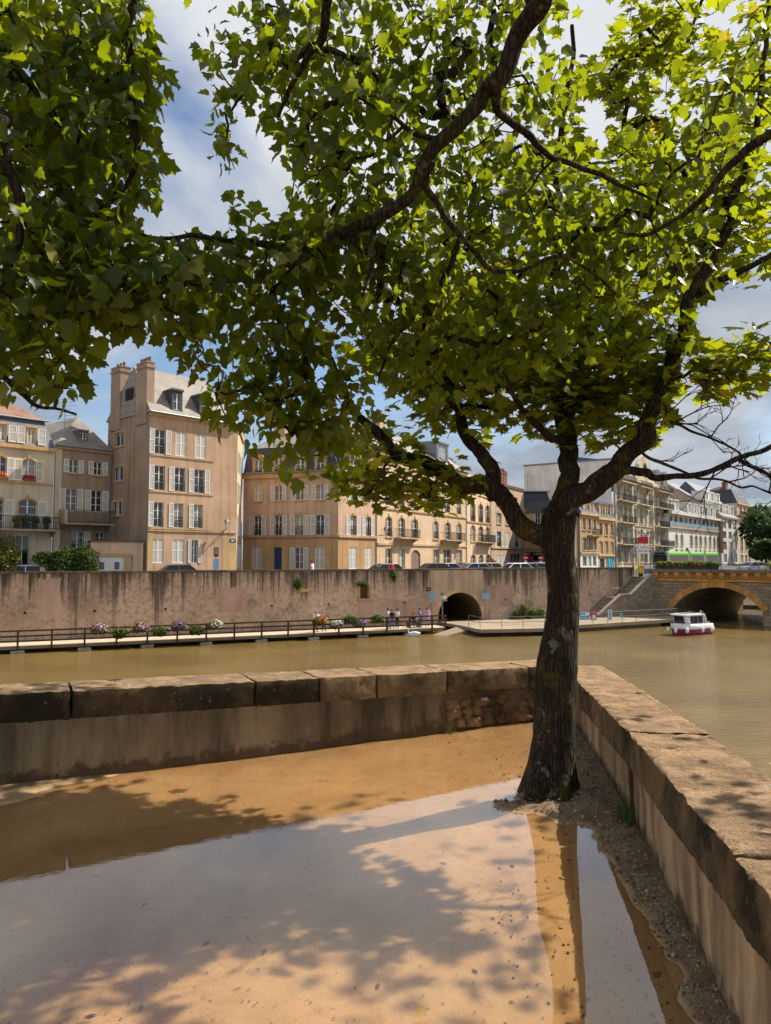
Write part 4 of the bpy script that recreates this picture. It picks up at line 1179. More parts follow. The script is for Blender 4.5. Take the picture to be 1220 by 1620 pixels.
# gabled slate roof, ridge parallel to the front
zr = ze + 4.6; D = SD
mb = MB(); mb.poly((-.1, -.35, ze - .05), (xe + .1, -.35, ze - .05), (xe - 1.6, D * .42, zr), (0.15, D * .42, zr)); mb.poly((xe + .1, D + .3, ze), (-.1, D + .3, ze), (0.15, D * .42, zr), (xe - 1.6, D * .42, zr))
mb.poly((-.1, -.35, ze - .05), (.15, D * .42, zr), (-.1, D + .3, ze)); mb.poly((xe + .1, -.35, ze - .05), (xe + .1, D + .3, ze), (xe - 1.6, D * .42, zr))
roofA = mb.obj('roof', M['slate'], b.o)
b.chimney(-.12, .62, 0.35, 2.2, ze - 1, b.Z(222, 568), M['greybrown'], 4); b.chimney(-.12, .9, 5.2, 7.0, ze - 1, ze + 4.9, M['greybrown'], 3)
for (u0, u1, v0, v1) in ((272, 289, 623, 650), (316, 332, 634, 658)):
    b.dormer(b.S(u0, 640), b.S(u1, 640), ze + .42, ze + 2.25, .02, 1.7, M['slate_dark'], M['slate_dark'])
gutter(b, -.1, xe, ze - .02, -.38); pipe(b, -.02, 0, ze)
MB().box(-.06, -.03, 2.9, 4.3, ze + 1.5, ze + 2.6).obj('skylight', M['dark_in'], b.o)
# sunlit end face at the right with shutters
P2 = b.P + b.u * xe
b = Bld('town_house', 'narrow sunlit end facade with white shutters just right of the wall lantern', 374.2, P2.y + .05, 5.0, py=860, ang=math.radians(98.2))
xw = 9.5; z_e = ze - .1
zrows = [(1.0, 3.4), (4.2, 6.3), (7.4, 9.5), (10.5, 12.6)]
for z0, z1 in zrows:
    for x0 in (1.3, 4.6): b.win(x0, x0 + 1.2, z0, z1, 'LR')
b.wall(0, xw, 0, z_e, M['peach']); b.finish_windows(); b.band(0, xw, z_e - .25, .25, .2)
MB().poly((0, -.2, z_e), (xw, -.2, z_e), (xw, 2, z_e + 1.5), (0, 2, z_e + 1.5)).obj('roof', M['slate'], b.o)

# --- L: cream house at the far left, M: grey-brown house between
b = Bld('town_house', 'cream house at the left edge with arched windows, red tiled roof and planted balcony', 81, 62.4, 1.08)
x0 = b.S(-70); zc0 = b.Z(81, 713); ze = zc0
zf, zb = b.row(46, 726, 761), b.row(44, 789, 838)
b.cols(zf, [(34.5, 56.5, 'aLRk'), (-10, 11, 'aLRk')], 745, surround=M['gold'], sh=.52)
b.cols(zb, [(29, 59, 'aRk'), (-24, 6, 'aRk')], 812, surround=M['gold'], rows=4, sh=.5)
b.win(b.S(14), b.S(47), 0.2, b.Z(40, 846), '', rows=1, cols=3, fm=M['dark_metal'])
b.wall(x0, 0, 0, zc0, M['cream'], right=4.0); b.finish_windows()
b.band(x0, 0.1, zc0 - .1, .3, .25, M['gold']); b.band(x0, 0, b.Z(40, 766), .16, .08, M['tan'], 'string_course')
zt = b.Z(70, 664)
mb = MB(); mb.poly((x0, -.2, zc0 + .2), (0.05, -.2, zc0 + .2), (-.55, .9, zt), (x0, .9, zt)); mb.poly((.05, -.2, zc0 + .2), (.05, 8, zc0 + .2), (-.55, 7, zt), (-.55, .9, zt)); mb.obj('mansard_slope', M['slate_blue'], b.o)
for c in ((41, 57), (-8, 10)):
    z0, z1 = b.row(48, 677, 703)
    b.dormer(b.S(c[0], 690), b.S(c[1], 690), z0, z1, -.12, .9, M['stone_trim'], M['gold'])
    for sx in (b.S(c[0], 690) - .75, b.S(c[1], 690) + .1):
        e = link('shutter', cached(('shd',), lambda: shutter_mesh(.62, r2(z1 - z0), M['white'])), b.o, (sx, -.22, z0)); link('louvre', cached(('lod',), lambda: louvre_mesh(.62, r2(z1 - z0))), e)
mb = MB(); mb.poly((x0, .7, zt + .05), (-.35, .7, zt + .05), (-5, 4.5, zt + 2.8), (x0, 4.5, zt + 2.8)); mb.poly((-.35, .7, zt + .05), (-.35, 8, zt + .05), (-5, 4.5, zt + 2.8)); mb.obj('tile_roof', M['tile'], b.o)
gutter(b, x0, -.3, zt + .02, .66); b.chimney(-3.3, -2.3, 3.2, 4.0, zt + .5, b.Z(60, 654), M['brick_red'], 2)
zbal = b.Z(60, 838); b.balcony(x0, .2, zbal, 1.1, M['greybrown'], 1.05, .16); pipe(b, .05, 0, zc0, -.1)
L_B = b

b = Bld('town_house', 'grey-brown house with long iron balcony and hipped slate roof between two taller houses', 82, 63.2, 1.08)
xe = b.S(173); ze = b.Z(95, 707)
z1r, z2r = b.row(116, 727, 748), b.row(112, 773, 808)
b.cols(z1r, [(109.5, 123.5, 'LRs'), (148.5, 162, 'LRs')], 738, rows=2, sh=.6)
b.cols(z2r, [(104, 122, 'LR'), (144, 161.5, 'LR')], 790, rows=3, sh=.52)
b.cols(b.row(120, 841, 868), [(113, 133, 'R'), (152, 165, '')], 850)
b.wall(0, xe, 0, ze, M['greybrown']); b.finish_windows()
MB().box(0, b.S(94), -.05, -.001, 0, ze).obj('pilaster', M['cream'], b.o)
b.band(0, xe, ze - .15, .25, .2, M['tan']); gutter(b, 0, xe, ze + .1)
zr = ze + 3.6; xm = b.S(150, 690)
mb = MB(); mb.poly((-.1, -.35, ze + .08), (xe, -.35, ze + .08), (xm, 3.6, zr)); mb.poly((-.1, -.35, ze + .08), (xm, 3.6, zr), (-.1, 8, ze + 2.2)); mb.poly((xe, -.35, ze + .08), (xe, 7, ze + 1.5), (xm, 3.6, zr)); mb.poly((-.1, 8, ze + 2.2), (xm, 3.6, zr), (xe, 7, ze + 1.5))
mb.obj('roof', M['slate'], b.o)
b.dormer(b.S(128, 695), b.S(143, 695), ze + .45, ze + 1.75, .5, 1.6, M['slate_blue'], M['slate_blue'])
b.balcony(b.S(93, 830), xe - .1, b.Z(120, 828), 1.2, M['greybrown'], 1.15, .13)
MB().box(b.S(92.5, 820), b.S(97, 820), -1.25, -.05, b.Z(95, 828), b.Z(95, 806)).obj('balcony_pier', M['pink'], b.o); pipe(b, xe - .12, 0, ze)

# --- garage annex with white doors
b = Bld('garage', 'low pink garage with white double doors between hedge and tall house', 143, 60.8, 0.45)
xe = b.S(227); zt = b.Z(150, 857)
g0, g1, gz = b.S(149, 890), b.S(197, 890), b.Z(170, 880)
b.ops = [(g0, g1, 0, gz, 0)]; b.win(b.S(204, 885), b.S(211, 885), .35, gz + .05, '', rows=4)
b.wall(0, xe, 0, zt, M['pink'], left=3.5, right=1.2); b.finish_windows()
MB().box(-.1, xe, -.12, 3.5, zt, zt + .14).obj('coping', M['wall_cap'], b.o)
MB().box(g0 - .5, g1 + .5, -.05, -.002, gz + .003, gz + .25).box(g0 - .5, g0 - .003, -.05, -.002, 0, gz).box(g1 + .003, g1 + .5, -.05, -.002, 0, gz).obj('door_surround', M['stone_trim'], b.o)
for i in (0, 1):
    mb = MB(); w = (g1 - g0) / 2; n = 9; xx = g0 + i * w
    for j in range(n): mb.box(xx + w * j / n + .012, xx + w * (j + 1) / n - .012, .1, .15, .02, gz)
    mb.box(xx + .005, xx + w - .005, .13, .16, .01, gz - .005); d = mb.obj('door', M['white'], b.o)
    MB().box(xx + w * .34, xx + w * .66, .07, .098, gz * .5, gz * .78).obj('door_window', M['glass'], d)
GAR = b

# --- B: long house with orange dormers, and its canted right part
b = B1 = Bld('town_house', 'wide three-storey house with dark mansard, orange dormers and blue door', 384, 78.0, -0.33)
xe = b.S(535); ze = b.Z(385, 751)
ra, rbb, rc = b.row(440, 769, 792), b.row(440, 816, 847), b.row(440, 866, 900)
b.cols(ra, [(402.5, 414.5, 'ck'), (435, 446.5, 'LRk'), (468.5, 480.5, 'LRk'), (500.5, 512.5, 'LRk')], 780, rows=2, sh=.58)
b.cols(rbb, [(401.5, 413.5, 'LRgk'), (434.5, 446.5, 'LRgk'), (467, 480, 'LRgk'), (499.5, 513, 'LRgk')], 830, sh=.58)
b.cols(rc, [(399, 413.5, 'c'), (457 + 9.5, 480, 'LR'), (498, 513, 'c')], 885, sh=.55)
b.win(b.S(433.5), b.S(446), 0.1, rc[1], 'd', fm=M['blue_door'])
zs = b.Z(440, 850)
b.wall(0, xe, zs, ze, M['rose'], 'wall'); b.wall(0, xe, 0, zs, M['ochre'], 'ground_wall', y=0.0); b.finish_windows()
b.band(0, xe, zs - .05, .28, .14, M['tan'], 'string_course'); b.band(0, xe, ze - .5, .5, .28, M['gold']); gutter(b, 0, xe, ze + .05, -.4)
zt = ze + 2.9
mb = MB(); mb.poly((0, -.1, ze), (xe, -.1, ze), (xe, .9, zt), (0, .9, zt)); mb.cur = 1; mb.poly((0, .8, zt), (xe, .8, zt), (xe, 5, zt + 1.9), (1.5, 5, zt + 1.9)); mb.poly((0, .8, zt), (1.5, 5, zt + 1.9), (0, 9, zt))
mb.obj('roof', [M['slate_dark'], M['slate']], b.o)
for c in ((400, 418), (431, 451), (466, 485), (498, 516)): b.dormer(b.S(c[0], 735), b.S(c[1], 735), ze + .05, ze + 1.75, -.05, 1.2, M['gold'], M['gold'], True)
b.chimney(1.0, 2.4, 5, 6, zt, zt + 4.2, M['tan'], 3)
PB = b.P + b.u * xe
b = Bld('town_house', 'canted right-hand part of the mansard house with tall white ground-floor shutters', 535, PB.y + .02, 1.5)
xe = b.S(596)
b.cols(ra, [(555.5, 563.5, 'LRgk'), (573.5, 580.5, 'Rgk')], 785, rows=2, sh=.62); b.cols(rbb, [(554, 564, 'LRgk'), (578.5, 587, 'LRgk')], 830, sh=.62)
b.cols(rc, [(552.5, 564.5, 'c'), (578, 589, 'c')], 880)
b.wall(0, xe, zs, ze, M['rose']); b.wall(0, xe, 0, zs, M['ochre'], 'ground_wall'); b.finish_windows()
b.band(0, xe, zs - .05, .28, .14, M['tan'], 'string_course'); b.band(0, xe, ze - .5, .5, .28, M['gold']); gutter(b, 0, xe, ze + .05, -.4); pipe(b, xe - .15, 0, ze)
mb = MB(); mb.poly((0, -.1, ze), (xe, -.1, ze), (xe, .9, zt), (0, .9, zt)); mb.cur = 1; mb.poly((0, .8, zt), (xe, .8, zt), (xe, 5, zt + 1.9), (0, 5, zt + 1.9)); mb.obj('roof', [M['slate_dark'], M['slate']], b.o)
for c in ((552, 567), (575, 591)): b.dormer(b.S(c[0], 735), b.S(c[1], 735), ze + .05, ze + 1.75, -.05, 1.2, M['gold'], M['gold'], True)

# --- C: long peach house with two balconies
PC = b.P + b.u * xe; MC = 1.82
b = Bld('town_house', 'long peach facade with arched tall windows and two small balconies', 596.3, PC.y + .1, MC)
xe = b.S(738.5); ze = b.Z(597, 713)
def zr_(u0, yt, yb): return b.row(u0, yt, yb)
rt, rm, rg = zr_(635, 777, 802), zr_(635, 819, 850), zr_(635, 868, 899)
b.cols(rt, [(610.5, 620.5, 'g'), (631, 640.5, 'g'), (652, 661, 'g'), (685.5, 694, 'g'), (704.5, 712, 'g'), (722.5, 729.5, 'g')], 790, surround=M['gold'])
b.cols(rm, [(610.5, 620, 'agk'), (630.5, 640.5, 'ak'), (652, 661, 'agk'), (685.5, 693.5, 'agk'), (704.5, 713, 'ak'), (723, 730, 'agk')], 835, surround=M['stone_trim'], rows=4)
b.cols(rg, [(610.5, 620, 'ks'), (630.5, 640.5, 'ks'), (686, 695, 'ks'), (702, 714, 'k'), (722.5, 731, 'ks')], 885, rows=2)
b.win(b.S(650.5), b.S(665), 0, rg[1] - .1, 'ad')
b.wall(0, xe, 0, ze, M['peach'], left=5); b.finish_windows()
b.band(0, xe, b.Z(600, 804), .22, .14, M['tan'], 'string_course'); b.band(0, xe, b.Z(600, 862), .22, .14, M['tan'], 'string_course'); b.band(0, xe, ze - .35, .4, .3); gutter(b, 0, xe, ze + .1, -.4); pipe(b, xe - .2, 0, ze)
zb = rm[0] - .05; b.balcony(b.S(624, 850), b.S(655, 850), zb, .9, M['tan']); b.balcony(b.S(697, 860), b.S(727, 860), zb, .9, M['tan'])
mb = MB(); mb.poly((0, -.4, ze), (xe, -.4, ze), (xe, 5, ze + 4.0), (0, 5, ze + 4.0)); mb.poly((0, -.4, ze), (0, 5, ze + 4), (0, 10, ze)); mb.obj('roof', M['slate'], b.o)
b.dormer(b.S(704, 720), b.S(722, 720), ze + 1.0, ze + 3.6, 1.2, 2.5, M['zinc'], M['zinc']); b.chimney(xe * .3, xe * .3 + 1.6, 4, 5, ze + 2, ze + 6, M['tan'], 3)
PE = b.P + b.u * xe
# --- D, E
b = Bld('town_house', 'narrow peach house with arched windows and a cluttered iron balcony', 739.2, PE.y + .1, MC)
xe = b.S(777); ze = b.Z(740, 757)
rt, rm, rg = b.row(758, 797, 826), b.row(758, 832, 857), b.row(758, 877, 900)
for rw_, cd in ((rt, 'agk'), (rm, 'ak'), (rg, 'ak')): b.cols(rw_, [(745, 752, cd), (757.5, 764.5, cd), (768.5, 775, cd)], 850)
b.wall(0, xe, 0, ze, M['peach'], right=5); b.finish_windows(); b.band(0, xe, ze - .3, .35, .25); b.band(0, xe, rm[1] + .35, .2, .12, M['tan'], 'string_course'); pipe(b, xe - .25, 0, ze)
b.balcony(b.S(753, 860), xe - .3, rm[0] - .05, .9, M['tan'], 1.1, .1)
mb = MB(); mb.poly((0, -.3, ze), (xe, -.3, ze), (xe, 4, ze + 2), (0, 4, ze + 2)); mb.obj('roof', M['slate'], b.o); b.chimney(1, 3, 3, 3.8, ze, ze + 2.8, M['brick_red'], 3)
PF = b.P + b.u * xe
b = Bld('town_house', 'pink house with white shutters above a shop window at the end of the row', 777.5, PF.y + .1, MC)
xe = b.S(829.5); ze = b.Z(795, 766)
rt, rm, rg = b.row(815, 787, 803), b.row(792, 841, 865), b.row(792, 878, 899)
b.cols(rt, [(786, 792, 'k'), (813, 818.5, 'k')], 790, rows=2); b.cols(rm, [(786, 793, 'LRg'), (800.5, 806.5, 'c'), (814.5, 820.5, 'LRg')], 850, sh=.55); b.cols(b.row(792, 812, 829), [(786, 793, 'k'), (800, 806, 'k'), (814, 820, 'k')], 820, rows=2)
b.cols(rg, [(786.5, 792.5, 'c'), (795, 801, 'c')], 880); b.win(b.S(807.5), b.S(824), .2, rg[1] + .2, '', rows=2, cols=3)
b.wall(0, xe, 0, ze, M['pink'], right=8); b.finish_windows(); b.band(0, xe, rm[0] - .3, .22, .14, M['tan'], 'string_course'); b.band(0, xe, ze - .25, .3, .2)
mb = MB(); mb.poly((0, -.3, ze), (xe, -.3, ze), (xe, 5, ze + .9), (0, 5, ze + .9)); mb.obj('roof', M['slate'], b.o)
for f in (.55, .78, .9): b.chimney(xe * f, xe * f + 1.7, 3, 4, ze, ze + 3.2, M['brick_red'], 3)
PG = b.P + b.u * xe

# --- F: orange corner with dark mansard and a shop
b = Bld('corner_shop', 'orange stone corner building with blue-black mansard and dark shop front below', 829.5, PG.y + 1.0, 0.1)
xe = b.S(903); ze = b.Z(840, 805)
b.cols(b.row(850, 811, 828), [(847.5, 855, 'LR'), (880, 888, 'LR')], 820, rows=2)
b.ops.append((b.S(831.5), b.S(859), 0, b.Z(840, 873), 0)); b.cols((0, b.Z(840, 873)), [(880, 895, '')], 880)
b.wall(0, xe, 0, ze, M['ochre']); b.finish_windows(); b.band(0, xe, ze - .3, .3, .25); b.band(0, xe, b.Z(840, 868), .25, .2, M['ochre'], 'string_course')
x0, x1, zt = b.S(831.5), b.S(859), b.Z(840, 873)
sf = MB().box(x0, x1, .3, .4, 0, zt).obj('shop_front', M['dark_in'], b.o)
MB().box(x0, x1, -.02, .06, zt - .75, zt).obj('fascia', plain('fascia_black', lin(34, 24, 26), .5), b.o)
MB().box(x0, x0 + 1.1, -.04, .1, zt - 2.3, zt - .76).obj('red_panel', M['red'], b.o)
for xx in (x0 + (x1 - x0) * .42, x0 + (x1 - x0) * .98): MB().box(xx - .12, xx + .12, .1, .28, 0, zt - .76).obj('mullion', M['grey_metal'], b.o)
MB().box(x0, x1, .12, .27, zt - 1.75, zt - 1.6).obj('transom', M['white'], b.o)
def text_mesh(txt, size):
    cu = bpy.data.curves.new('lettering', 'FONT'); cu.body = txt; cu.size = size; cu.extrude = 0.01; cu.align_x = 'CENTER'; cu.align_y = 'CENTER'
    tmp = bpy.data.objects.new('tmp_text', cu); COL.objects.link(tmp)
    dg = bpy.context.evaluated_depsgraph_get(); me = bpy.data.meshes.new_from_object(tmp.evaluated_get(dg))
    bpy.data.objects.remove(tmp); return me
def lettering(txt, size, mat, parent, loc, rot=(math.pi / 2, 0, 0)):
    me = text_mesh(txt, size); me.materials.clear(); me.materials.append(mat)
    o = link('lettering', me, parent, loc); o.rotation_euler = rot; return o
lettering('ART  CAPORIA', .62, M['white'], b.o, ((x0 + x1) / 2 + .3, -.04, zt - .38))
mz = b.Z(840, 777)
mb = MB(); mb.poly((0, -.1, ze), (xe, -.1, ze), (xe, .7, mz), (0, .7, mz)); mb.poly((0, .65, mz), (xe, .65, mz), (xe, 9, mz + .3), (0, 9, mz + .3)); mb.poly((0, -.1, ze), (0, .7, mz), (0, 9, mz), (0, 9, ze)); mb.obj('roof', M['slate_dark'], b.o); b.band(0, xe, mz - .1, .2, -.4, M['zinc'], 'roof_edge', y=.3)
b.chimney(b.S(874), b.S(880), 4, 5, mz, mz + 2.2, M['tan'], 3)
# --- G1, G2
b = Bld('town_house', 'narrow tan four-storey house with a small balcony right of the trunk', 909, 107.5, 1.35)
xe = b.S(946); ze = b.Z(918, 811); x0 = b.S(918)
MB().box(0.2, x0 - .02, .3, 4, 0, ze - .6).obj('side_return', M['greybrown'], b.o)
for yy in ((819, 838), (850, 870)): b.cols(b.row(924, *yy), [(921.5, 927, 'k'), (930, 935.5, 'k'), (938.5, 943.5, 'k')], 845, rows=3)
b.cols(b.row(924, 880, 896), [(922, 929, ''), (931, 936, ''), (938, 944, '')], 885, rows=1)
zs = b.Z(924, 876); b.wall(x0, xe, zs, ze, M['tan']); b.wall(x0, xe, 0, zs, M['white_wall'], 'ground_wall'); b.finish_windows(); b.band(x0, xe, ze - .3, .4, .3); b.band(x0, xe, zs, .25, .2, name='string_course')
b.balcony(b.S(929), b.S(944), b.Z(935, 847), .9, M['tan'])
b.mansard(x0, xe, ze + .1, b.Z(925, 794), .6, b.Z(925, 790), 9, M['slate_dark'], M['slate_dark'], False, False)
for c in ((923, 929), (933, 939)): b.dormer(b.S(c[0]), b.S(c[1]), ze + .1, ze + 1.8, -.1, 1, M['stone_trim'], M['zinc'])
b = Bld('town_house', 'tan house with three dormers and a turquoise mural beside its door', 946.3, 115.3, 1.35)
xe = b.S(972); ze = b.Z(948, 819)
for yy in ((827, 846), (856, 876)): b.cols(b.row(950, *yy), [(948, 953.5, 'k'), (957, 962, 'k'), (966, 970.5, 'k')], 850, rows=3)
b.win(b.S(949), b.S(956), 0, b.Z(950, 884), 'd', fm=M['blue_door']); zs = b.Z(950, 880)
b.wall(0, xe, zs, ze, M['ochre']); b.wall(0, xe, 0, zs, M['tan'], 'ground_wall'); b.finish_windows(); b.band(0, xe, ze - .3, .4, .3); b.band(0, xe, zs, .25, .2, name='string_course')
b.mansard(0, xe, ze + .1, b.Z(948, 797), .7, b.Z(948, 790), 9, M['slate_dark'], M['slate_dark'], False, False)
for c in ((948, 954), (957, 962), (965.5, 970)): b.dormer(b.S(c[0]), b.S(c[1]), ze + .1, ze + 2.3, -.1, 1, M['stone_trim'], M['zinc'], True)
t = NT('mural_turquoise'); p_ = t.obj(); g_ = t.N('ShaderNodeTexWave', {'Vector': p_, 'Scale': .35, 'Distortion': 6.0, 'Detail': 2.0}).outputs['Fac']
M['mural'] = t.set(Base_Color=t.mix(t.ramp(g_, .4, .6), lin(24, 176, 172), lin(48, 60, 150)), Roughness=.6)
MB().box(b.S(959.5), b.S(970), -.06, -.002, .3, b.Z(950, 882)).obj('mural_panel', M['mural'], b.o)

# --- H: ornate six-storey block
b = Bld('apartment_block', 'ornate weathered stone block with stacked iron balconies, curved gable and blank pale side wall', 972.5, 121.5, 1.4)
xe = b.S(1058.5); ze = b.Z(975, 752)
lv = [b.Z(985, y) for y in (893, 862, 828, 794, 764)]
bays = [(976, 982), (986, 992), (994, 998.5)], [(1003, 1007), (1012, 1017), (1019, 1023.5), (1027, 1031)], [(1036.5, 1041), (1044, 1048.5), (1051.5, 1056)]
for i in range(5):
    z0 = lv[i] + .3; z1 = (lv[i + 1] if i < 4 else ze) - .75
    for grp in bays: b.cols((z0, z1), [(a, c, ('a' if i in (0, 4) else '') + 'k') for a, c in grp], 830, rows=3, surround=M['haus'])
b.wall(0, xe, 0, ze, M['haus'], right=9); b.finish_windows()
zp = b.Z(975, 729); MB().box(-.3, -.02, .3, 16, 0, zp).obj('party_wall', M['pale'], b.o); MB().box(-.4, .1, .2, 16.1, zp, zp + .25).obj('coping', M['zinc'], b.o)
for i in range(1, 5):
    b.band(0, xe, lv[i] - .25, .2, .16, M['haus'], 'string_course')
    for g0, g1 in ((975, 999), (1035, 1057.5)): b.balcony(b.S(g0, 830), b.S(g1, 830), lv[i] + .1, 1.2, M['haus'], 1.1, .14)
    if i in (3, 4): b.balcony(b.S(1008, 830), b.S(1026, 830), lv[i] + .1, 1.0, M['haus'], 1.0, .16)
for u_ in (973.5, 1000.5, 1033, 1057.5): MB().box(b.S(u_, 830) - .35, b.S(u_, 830) + .35, -.22, -.003, 0, ze).obj('pilaster', M['haus'], b.o)
for k_ in range(5):
    for u_ in (984, 1010, 1025, 1042.5, 1050): MB().ball((b.S(u_, 830), -.12, lv[k_] + 2.6), (.35, .2, .45), 8, 6).obj('carved_boss', M['haus'], b.o, True)
b.band(-.2, xe + .2, ze - .3, .5, .6, M['haus']); g0, g1 = b.S(1003, 750), b.S(1033, 750); gz = b.Z(1018, 719)
prof = [(g0, ze + .2), (g0, ze + 1.2), (g0 + (g1 - g0) * .14, ze + 2.2), (g0 + (g1 - g0) * .2, ze + (gz - ze) * .6), (g0 + (g1 - g0) * .36, ze + (gz - ze) * .85), ((g0 + g1) / 2, gz), (g0 + (g1 - g0) * .64, ze + (gz - ze) * .85), (g0 + (g1 - g0) * .8, ze + (gz - ze) * .6), (g0 + (g1 - g0) * .86, ze + 2.2), (g1, ze + 1.2), (g1, ze + .2)]
MB().extr(prof, -.3, .5).obj('curved_gable', M['haus'], b.o); MB().ball(((g0 + g1) / 2, -.2, ze + (gz - ze) * .45), (1.3, .4, 1.5), 12, 8).obj('gable_oculus', M['dark_in'], b.o, True)
b.mansard(0, xe, ze + .2, ze + 2.6, 1.3, ze + 3.4, 12, M['slate_blue'], M['slate_blue'], False)
for u0, u1 in ((978, 984), (988, 995), (1038, 1044), (1049, 1055)): b.dormer(b.S(u0, 760), b.S(u1, 760), ze + .3, ze + 2.8, -.1, 1.5, M['haus'], M['zinc'], True)
MB().lathe([(.3, ze + .2), (.45, ze + 1.2), (.15, ze + 2.0), (.3, ze + 2.6), (0, ze + 3.2)], 8, (xe - .3, .2)).obj('finial', M['haus'], b.o)

# --- I: white building with glazed gallery
b = Bld('apartment_block', 'long white building with a glazed top gallery and rows of box dormers', 1058.8, 146, 1.3)
xe = b.S(1142); ze = b.Z(1060, 812); zb0 = b.Z(1060, 834)
for i in range(12):
    f = i / 12; x0 = xe * (f + .012)
    b.win(x0, x0 + xe / 12 * .72, zb0 + .9, ze - .4, '', rows=1, cols=2, fm=M['white'])
zr0, zr1 = b.Z(1071, 863), b.Z(1071, 845)
for u0, u1 in ((1068.5, 1072.5), (1077, 1081), (1092, 1096), (1099.5, 1103.5), (1106.5, 1110.5), (1114, 1118), (1121.5, 1125), (1128.5, 1132), (1135, 1138.5)): b.cols((zr0, zr1), [(u0, u1, 'ak')], 855, rows=3, surround=M['tan'])
zq0, zq1 = b.Z(1071, 890), b.Z(1071, 869)
for u0, u1 in ((1068.5, 1072.5), (1077, 1081), (1099.5, 1103.5), (1106.5, 1110.5), (1114, 1118), (1121.5, 1125), (1128.5, 1132)): b.cols((zq0, zq1), [(u0, u1, 'ak')], 880, rows=3, surround=M['tan'])
b.win(b.S(1084), b.S(1090), 0, b.Z(1086, 866), 'ad'); b.wall(0, xe, 0, ze, M['white_wall'], left=10, right=6); b.finish_windows()
b.band(0, xe, zb0 - .1, .35, .35, M['tan'], 'string_course'); b.band(-.2, xe, ze - .1, .5, .8, M['white_wall'])
gl = plain('gallery_glass', lin(150, 172, 184), .1, .1, 1, 0, .8); MB().box(.2, xe - .2, -.3, -.26, zb0 + .3, zb0 + 1.2).obj('gallery_glazing', gl, b.o)
zt = b.Z(1060, 788)
mb = MB(); mb.poly((0, -.3, ze + .4), (xe, -.3, ze + .4), (xe, 4.5, zt), (0, 4.5, zt)); mb.poly((0, -.3, ze + .4), (0, 4.5, zt), (0, 10, ze)); mb.obj('roof', M['slate_blue'], b.o)
for i in range(9):
    if i == 2: continue
    x0 = xe * (.02 + i * .11); b.dormer(x0, x0 + xe * .065, ze + .8, ze + 2.9, .3, 2.4, M['white_wall'], M['white_wall'])
b.chimney(xe * .2, xe * .2 + 1.6, 5, 6.2, zt - 1, zt + 3.4, M['tan_gable'], 0)
# --- J: modern house with tan gable and box dormers, K: narrow white house with turret, brown house beyond
b = Bld('apartment_block', 'white modern house with a big tan gable end and stepped box dormers', 1142, 178, 1.3)
xe = b.S(1168); ze = b.Z(1145, 818)
for yy in ((822, 836), (841, 852), (857, 870), (876, 890)): b.cols(b.row(1150, *yy), [(1144, 1149.5, ''), (1153, 1158, ''), (1160.5, 1165.5, '')], 850, rows=1)
b.wall(0, xe, 0, ze, M['white_wall'], left=9); b.finish_windows(); b.band(0, xe, ze - .2, .5, .5, M['white_wall'])
zr = b.Z(1142, 778)
yL = 13.0
mb = MB(); mb.poly((0, -.5, ze), (0, yL, zr + 3), (0, yL * 2, ze - 1), (0, yL * 2, 3), (0, -.5, 3)); mb.obj('gable_end', M['tan_gable'], b.o)
mb = MB(); mb.poly((-.15, -.6, ze + .1), (xe, -.6, ze + .1), (xe, yL, zr + 3.3), (-.15, yL, zr + 3.3)); mb.obj('roof', M['slate_blue'], b.o)
for r_ in range(2):
    for i in range(3): b.dormer(xe * (.08 + i * .31), xe * (.30 + i * .31), ze + 1 + r_ * 3.4, ze + 3.2 + r_ * 3.4, .6 + r_ * 3.3, 3.2, M['white_wall'], M['white_wall'])
b = Bld('town_house', 'narrow white house with stone window frames and steep slate turret roof', 1168.3, 198, 1.3)
xe = b.S(1188); ze = b.Z(1170, 797)
for yy in ((802, 815), (826, 846), (853, 872), (878, 890)): b.cols(b.row(1175, *yy), [(1171, 1175, 'k'), (1178, 1181.5, 'k'), (1183.5, 1186.5, 'k')], 850, rows=2, surround=M['tan'])
b.wall(0, xe, 0, ze, M['cream'], left=6, right=6); b.finish_windows(); b.balcony(.5, xe - .3, b.Z(1175, 816), 1, M['tan']); b.band(0, xe, ze - .2, .4, .4)
b.mansard(0, xe, ze, b.Z(1170, 775), 1.6, b.Z(1170, 768), 10, M['slate_dark'], M['slate_dark']); b.chimney(1.5, 4, 3, 4, ze + 3, b.Z(1170, 763), M['brick_red'], 4)
b = Bld('town_house', 'brown stone house end showing beside the dark trees past the bridge', 1188.3, 212, 1.3)
xe = b.S(1199); ze = b.Z(1189, 815)
for yy in ((826, 838), (848, 860), (870, 884)): b.cols(b.row(1190, *yy), [(1190.5, 1193, ''), (1195, 1197.5, '')], 850, rows=2)
b.wall(0, xe, 0, ze, M['greybrown'], right=8); b.finish_windows(); b.mansard(0, xe, ze, ze + 3, 1, ze + 4, 8, M['slate_dark'], M['slate_dark'])
b = Bld('town_house', 'tall grey gabled roof with chimney rising behind the white modern house', 1120, 186, 1.3)
xe = b.S(1160); ze = b.Z(1120, 790)
b.wall(0, xe, 0, ze, M['pale'], left=10); mb = MB(); zz = b.Z(1135, 765); mb.poly((0, 0, ze), (xe, 0, ze), (xe, 5, zz), (0, 5, zz)); mb.poly((0, 0, ze), (0, 5, zz), (0, 10, ze)); mb.obj('roof', M['slate_blue'], b.o)
